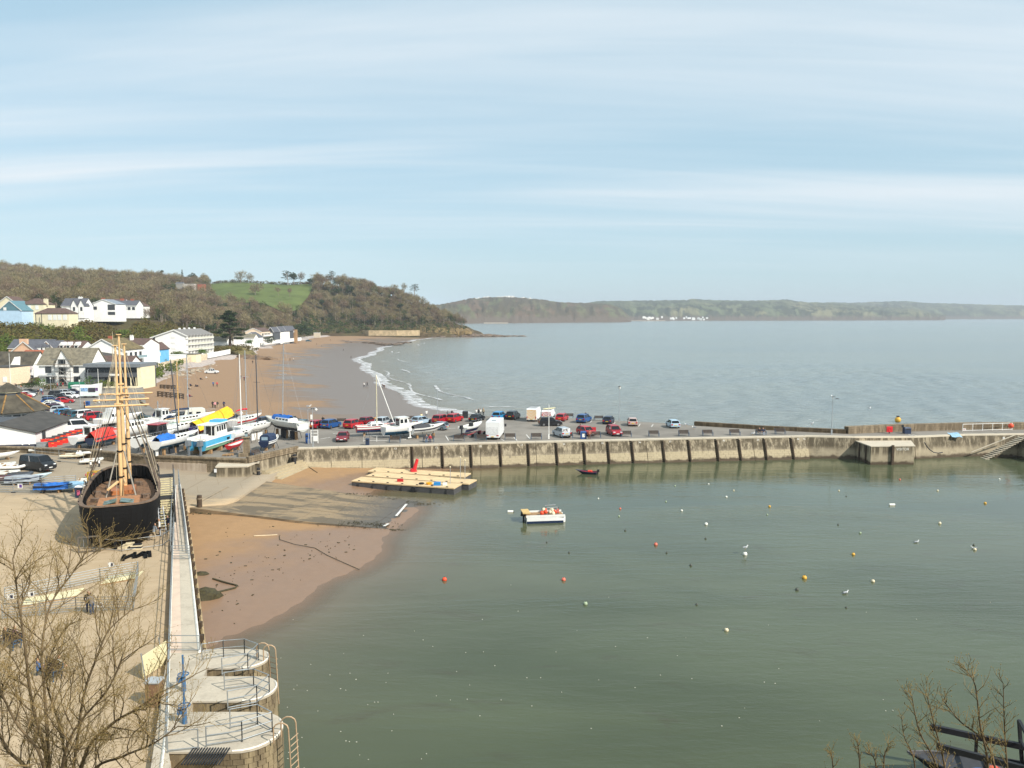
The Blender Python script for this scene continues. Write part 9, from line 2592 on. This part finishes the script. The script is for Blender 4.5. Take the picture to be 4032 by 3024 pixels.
# ------------------------------------------------------------------ buoys and gulls
BUO = dict(o=OR, c=CRM, w=mk('white_buoy', '#e6e4da', .45), k=mk('weedy_buoy', '#4f5148', .7), y=mk('yellow_buoy', '#d9a63a', .5), p=mk('faded_red_buoy', '#d9705a', .5), g=mk('greenish_buoy', '#9fae8f', .6))
BL_ = [(1750, 2285, 'o', .34), (2219, 2285, 'p', .30), (2582, 2146, 'p', .30), (2305, 2380, 'g', .28), (2743, 2382, 'k', .16), (2780, 2066, 'w', .30), (2778, 2122, 'k', .17), (2462, 2090, 'k', .18), (2442, 2004, 'p', .2), (2437, 2034, 'g', .18), (2356, 1964, 'w', .16), (2622, 1976, 'g', .17), (2684, 2012, 'w', .22), (2658, 1914, 'g', .17), (2790, 1907, 'w', .17), (2860, 1958, 'w', .22),
  (2933, 2185, 'w', .36), (3030, 1996, 'y', .24), (3021, 2027, 'g', .15), (3167, 2278, 'y', .34), (3138, 2324, 'k', .24), (3437, 2291, 'c', .26), (3360, 2185, 'y', .26), (3387, 2100, 'g', .2), (3300, 2067, 'k', .15), (3303, 1933, 'c', .18), (3332, 1955, 'k', .14), (3700, 2062, 'c', .27), (3838, 2166, 'c', .26), (3834, 2148, 'k', .18), (3879, 1983, 'y', .26), (3692, 1933, 'c', .2), (2860, 2484, 'c', .26), (2153, 2136, 'k', .13), (2241, 2177, 'k', .15), (2625, 2178, 'k', .15), (2720, 2228, 'k', .2), (2889, 1932, 'c', .16), (3332, 2394, 'k', .14), (3543, 1889, 'p', .2), (3935, 1888, 'w', .2)]
NMC = dict(o='bright orange', c='cream', w='white', k='small dark weedy', y='dull yellow', p='faded red', g='greenish white')
for (px, py, c, r) in BL_:
 r *= .68
 t = thing('mooring_buoy', NMC[c] + ' mooring buoy floating in the basin', 'buoy', G(px, py, 0), rr.uniform(0, 6), NMC[c] + ' mooring buoys')
 MB().ball((0, 0, r * .35), r, 10, 7).obj('float', BUO[c], t); m2 = MB(); m2.tube([(0, 0, r * 1.2), (0, 0, r * 1.5)], r * .2, n=6); m2.obj('eye', PLAST, t)
for (px, py, lab) in ((2010, 2017, 'white fender float drifting beside the pot boat'), (3512, 1990, 'long white fender float on the open basin')):
 t = thing('fender_float', lab, 'buoy', G(px, py, 0)); m2 = MB(); m2.tube([(-.35, 0, .08), (.35, 0, .08)], .17, n=8); m2.obj('float', BUO['w'], t); MB().ball((.4, 0, .08), .08, 6, 4).obj('eye', PLAST, t)
t = thing('marker_buoy', 'yellow and black marker buoy on the open sea beyond the pier', 'buoy', G(3535, 1658, 0)); MB().ball((0, 0, .3), .7, 10, 7).obj('float', BUO['y'], t); MB().box((0, 0, 1.1), (.5, .5, .3)).obj('top_mark', PLAST, t)
t = thing('pier_buoy', 'orange ball buoy resting on the outer parapet', 'buoy', G(3980, 1683, ZD + 1.2)); MB().ball((0, 0, .3), .45, 10, 7).obj('float', OR, t); MB().ball((0, 0, .75), .1, 6, 4).obj('eye', PLAST, t)
def gull(lab, loc, rz, s=1.0, float_=True):
 m2 = MB(); m2.loft([[Vector((x, r * math.cos(a), z + r * .8 * math.sin(a))) for a in np.linspace(0, 2 * PI, 9)[:-1]] for x, r, z in ((-.3, .02, .2), (-.15, .09, .17), (.03, .13, .15), (.16, .1, .17), (.2, .07, .26), (.24, .065, .34), (.3, .03, .34), (.38, .008, .32))], 0, True, True)
 o = m2.obj('seagull', mk('gull_white', '#ebeae6', .7)); o.location = loc; o.rotation_euler = (0, 0, rz); o.scale = (s, s, s); tag(o, lab, 'bird')
 w = MB()
 for sd in (-1, 1): w.loft([[Vector((x, sd * y, z)) for y, z in ((.05, .26), (.13, .2), (.12, .14))] for x in (-.34, -.1, .1)], 0, True)
 w.obj('wing', mk('gull_grey', '#8f9499', .7), o)
 if not float_:
  l = MB(); l.tube([(0, .04, .05), (0, .04, -.12)], .01, n=4); l.tube([(0, -.04, .05), (0, -.04, -.12)], .01, n=4); l.obj('leg', PC['yellow'], o)
gull('white gull swimming beside the buoys far out in the basin', G(3609, 2136, 0) - Vector((0, 0, .06)), .2, .9); gull('gull swimming between two cream buoys', G(3834, 2160, 0) - Vector((0, 0, .06)), 2.8, .9); gull('brownish gull swimming near the cream buoys', G(3330, 2336, 0) - Vector((0, 0, .06)), .3, .9); gull('dark gull perched on the largest white buoy', G(2934, 2183, 0) + Vector((0, 0, .6)), .3, 1.0, False)
for (px, py, rz, lab) in ((2732, 1690, 2.6, 'gull standing on the tarmac by the parapet end'), (2703, 1678, 3, 'gull standing beside the pale blue hatchback'), (3196, 1692, .2, 'gull standing on the low stone parapet'), (2964, 1714, .3, 'gull pecking beside the occupied bench'), (1960, 1680, 1, 'gull on the tarmac behind the motorhome')):
 gull(lab, G(px, py, ZD) + Vector((0, 0, .15 + (.85 if 'parapet' in lab and 'standing on the low' in lab else 0))), rz, 1.2, False)
b_, h_ = hpost(1215, 1748, 1615); gull('gull perched on top of the slim lamp post', b_ + Vector((.2, 0, h_ + .45)), .2, 1.2, False); b_, h_ = hpost(3274, 1711, 1575); gull('gull perched on the outer lamp post', b_ + Vector((0, 0, h_ + .4)), 2, 1.2, False)
gull('gull riding the swell beyond the pier', G(3424, 1610, 0) - Vector((0, 0, .06)), .5, 1.6)
# ------------------------------------------------------------------ moored boat at the foot of the cliff
t = thing('trawler', 'cluttered fishing boat with black gantry frames moored under the cliff bushes', 'boat', G(4030, 3150, 0), R(160)); hull(t, 9, 3.2, 1.5, mk('dark_hull', '#2a2c30', .6), ANTIF, z0=-.4, deck=TARPK)
FRM = mk('black_gantry', '#1d1d20', .6)
m2 = MB(); m2.beam((-.2, -1.3, 1.0), (.1, -1.2, 3.6), .14, .14); m2.beam((-.2, 1.3, 1.0), (.1, 1.2, 3.6), .14, .14); m2.beam((.1, -1.2, 3.6), (.1, 1.2, 3.6), .14, .14); m2.beam((.0, -1.2, 2.6), (.0, 1.2, 2.6), .1, .1); m2.obj('gantry', FRM, t)
m2 = MB(); m2.beam((-.5, 1.2, 2.2), (4.2, 1.0, 2.6), .2, .3); m2.beam((-.5, -1.2, 2.2), (4.2, -1.0, 2.6), .2, .3); m2.beam((2, 1.1, 1.2), (2, 1.1, 2.4), .14, .14); m2.beam((2, -1.1, 1.2), (2, -1.1, 2.4), .14, .14); m2.obj('net_frame', FRM, t)
MB().ball((1.4, .3, 1.3), (.6, .5, .35), 10, 6).obj('float', mk('coral_float', '#e2604a', .5), t); MB().ball((2.1, .6, 1.25), (.5, .5, .3), 10, 6).obj('float', B_BLUE, t); cabin(t, -3.6, -1.4, 2.2, 1.1, 1.6, mk('orange_cabin', '#d86a36', .6), roof=mk('orange_cabin', '#d86a36'))
m2 = MB()
for k in range(30): rr_ = random.Random(k); m2.ball((rr_.uniform(-1, 3.5), rr_.uniform(-1.1, 1.1), 1.0), rr_.uniform(.15, .4), 6, 4)
m2.obj('heaped_net', mk('dark_net', '#2c2f2a', 1.0, bump=.8), t, 'stuff')
# ------------------------------------------------------------------ ground of the viewpoint cliff (below the frame) and the bare trees on it
V = [(x, y, 23.0 - 1.05 * y - .35 * max(0, x) * 0) for y in (-12, 0, 8, 16, 24) for x in (-70, -30, 0, 30, 70)]
raw_obj('cliff_slope', V, [(j * 5 + i, j * 5 + i + 1, j * 5 + i + 6, j * 5 + i + 5) for j in range(4) for i in range(4)], M_TERR, kind='structure')
TWB = m_twig('tree_bark_near', lin('#7d6c53'), lin('#6e5f48'), lin('#564a38')); TWN = m_twig('young_twig', lin('#9a845c'), lin('#8a7650'), lin('#77653f'))
BUD = mk('bud', '#8f7d4c', .9)
def bare_tree(name, lab, stems, seed, r0, dens, ln0, depth_lv=3, upb=.5, cat='tree', xlim=None):
 rd = random.Random(seed)
 t = thing(name, lab, cat, stems[0][0])
 o0 = stems[0][0]
 big, tw, bd = MB(), MB(), MB()
 def grow(p, d, ln, r, lv):
  pts = [p]; q = p.copy(); dd = d.copy(); n = 4 if lv else 3
  for i in range(n):
   dd = (dd + Vector((rd.gauss(0, .16), rd.gauss(0, .16), rd.gauss(.05, .10)))).normalized()
   q = q + dd * (ln / n); pts.append(q.copy())
  (big if lv > 1 else tw).tube(pts, r, r * .45, 5 if lv > 1 else 3, caps=False)
  if lv == 0:
   bd.box(pts[-1], (r * 2.6, r * 2.6, r * 5))
   bd.box(pts[1], (r * 2, r * 2, r * 2.4))
   return
  k = dens[lv]
  for j in range(k):
   u = (j + 1.0 + rd.uniform(-.3, .3)) / (k + .6); i = min(int(u * n), n - 1)
   b = pts[i].lerp(pts[i + 1], u * n - i) if u < 1 else pts[-1]
   sd = dd.cross(Vector((rd.gauss(0, 1), rd.gauss(0, 1), rd.gauss(0, 1)))).normalized()
   nd = (dd * rd.uniform(.5, 1.0) + sd * rd.uniform(.5, .9) + Vector((0, 0, upb * .4))).normalized()
   grow(b, nd, ln * rd.uniform(.42, .62), r * .5, lv - 1)
 for (path_) in stems:
  P_ = catmull([p - o0 for p in path_], 5)
  r_ = r0 * rd.uniform(.8, 1.1); big.tube(P_, r_, r_ * .28, 7, caps=False)
  ns = len(P_)
  for i in range(3, ns):
   for _ in range(dens['s'] if rd.random() < .85 else 1):
    d0 = (P_[min(i + 1, ns - 1)] - P_[i - 1]).normalized()
    sd = d0.cross(Vector((rd.gauss(0, 1), rd.gauss(0, 1), rd.gauss(0, 1)))).normalized()
    nd = (d0 * .7 + sd * .75 + Vector((0, 0, .15))).normalized()
    grow(P_[i], nd, ln0 * rd.uniform(.6, 1.15) * (1 - .35 * i / ns), r_ * .32, depth_lv - 1)
 big.obj('trunk', TWB, t); tw.obj('twigs', TWN, t, 'stuff'); bd.obj('buds', BUD, t, 'stuff')
 return t
def st(L_, y): return [D(a, b, y + dy) for a, b, dy in L_]
bare_tree('bare_tree', 'bare budding tree with spreading grey branches on the cliff side', [
 st(((215, 3420, .5), (190, 3030, 0), (125, 2760, -.2), (100, 2560, -.3), (72, 2360, -.2), (50, 2200, 0)), 19), st(((215, 3420, .5), (195, 3030, 0), (175, 2720, .4), (165, 2560, .6), (200, 2380, .9), (290, 2250, 1.2), (350, 2150, 1.4)), 19),
 st(((230, 3420, .5), (290, 3020, .3), (330, 2740, .3), (385, 2580, .3), (430, 2480, .5), (520, 2400, .8)), 19), st(((210, 3420, .5), (170, 3010, -.5), (60, 2840, -.8), (-30, 2640, -1), (-60, 2500, -1)), 19), st(((235, 3420, .5), (330, 2990, .0), (430, 2860, -.3), (540, 2790, -.5), (640, 2720, -.6)), 19), st(((235, 3420, .5), (350, 3060, -.4), (480, 2980, -.8), (600, 2930, -1), (700, 2860, -1)), 19), st(((220, 3420, .5), (120, 3060, .3), (30, 2950, .5), (-20, 2820, .6), (20, 2680, .7)), 19), st(((225, 3420, .5), (240, 3060, -.6), (290, 2880, -.9), (420, 2720, -1), (480, 2600, -1)), 19), st(((225, 3420, .5), (260, 3050, .6), (230, 2850, 1), (180, 2650, 1.2), (250, 2480, 1.5)), 19)],
 5, .052, {'s': 1, 2: 6, 1: 6}, 1.6, 3)
bare_tree('bare_sapling', 'bare sapling with upright twigs in the corner above the cliff boat', [
 st(((3740, 3300, 0), (3690, 3024, 0), (3620, 2880, 0), (3590, 2740, 0)), 15), st(((3750, 3300, 0), (3720, 3020, .2), (3680, 2860, .3), (3650, 2740, .3)), 15), st(((3900, 3300, 0), (3890, 3010, 0), (3860, 2860, .1), (3840, 2700, .1), (3805, 2640, .2)), 15), st(((3990, 3300, 0), (3965, 3010, 0), (3955, 2860, .1), (3950, 2690, .1)), 15), st(((3960, 3300, 0), (3900, 2960, .3), (3780, 2840, .3), (3715, 2760, .4)), 15)],
 8, .030, {'s': 2, 2: 3, 1: 4}, .5, 2, .9)
bare_tree('bare_shrub', 'few bare twigs poking up at the bottom edge beside the sapling', [
 st(((3300, 3250, 0), (3280, 3020, 0), (3272, 2960, 0)), 15), st(((3390, 3250, 0), (3385, 3000, 0), (3375, 2920, 0)), 15), st(((3500, 3250, 0), (3480, 3010, 0), (3500, 2930, 0)), 15), st(((3620, 3250, 0), (3600, 3000, 0), (3560, 2900, .1), (3550, 2820, .1)), 15), st(((3440, 3250, 0), (3450, 3020, 0), (3420, 2960, 0)), 15)], 9, .022, {'s': 2, 2: 2, 1: 3}, .3, 2, .9, 'shrub')
# ------------------------------------------------------------------ sea air
hzm = bpy.data.materials.new('sea_haze'); hzm.use_nodes = True
n_ = hzm.node_tree
for x in list(n_.nodes): n_.nodes.remove(x)
ho_ = n_.nodes.new('ShaderNodeOutputMaterial'); pv_ = n_.nodes.new('ShaderNodeVolumePrincipled')
pv_.inputs['Color'].default_value = (.78, .86, .95, 1); pv_.inputs['Density'].default_value = 0.00011; pv_.inputs['Anisotropy'].default_value = .0
n_.links.new(pv_.outputs[0], ho_.inputs['Volume'])
MB().bx(-9500, 12500, -300, 13500, -4.5, 260).obj('haze', hzm, kind='stuff')
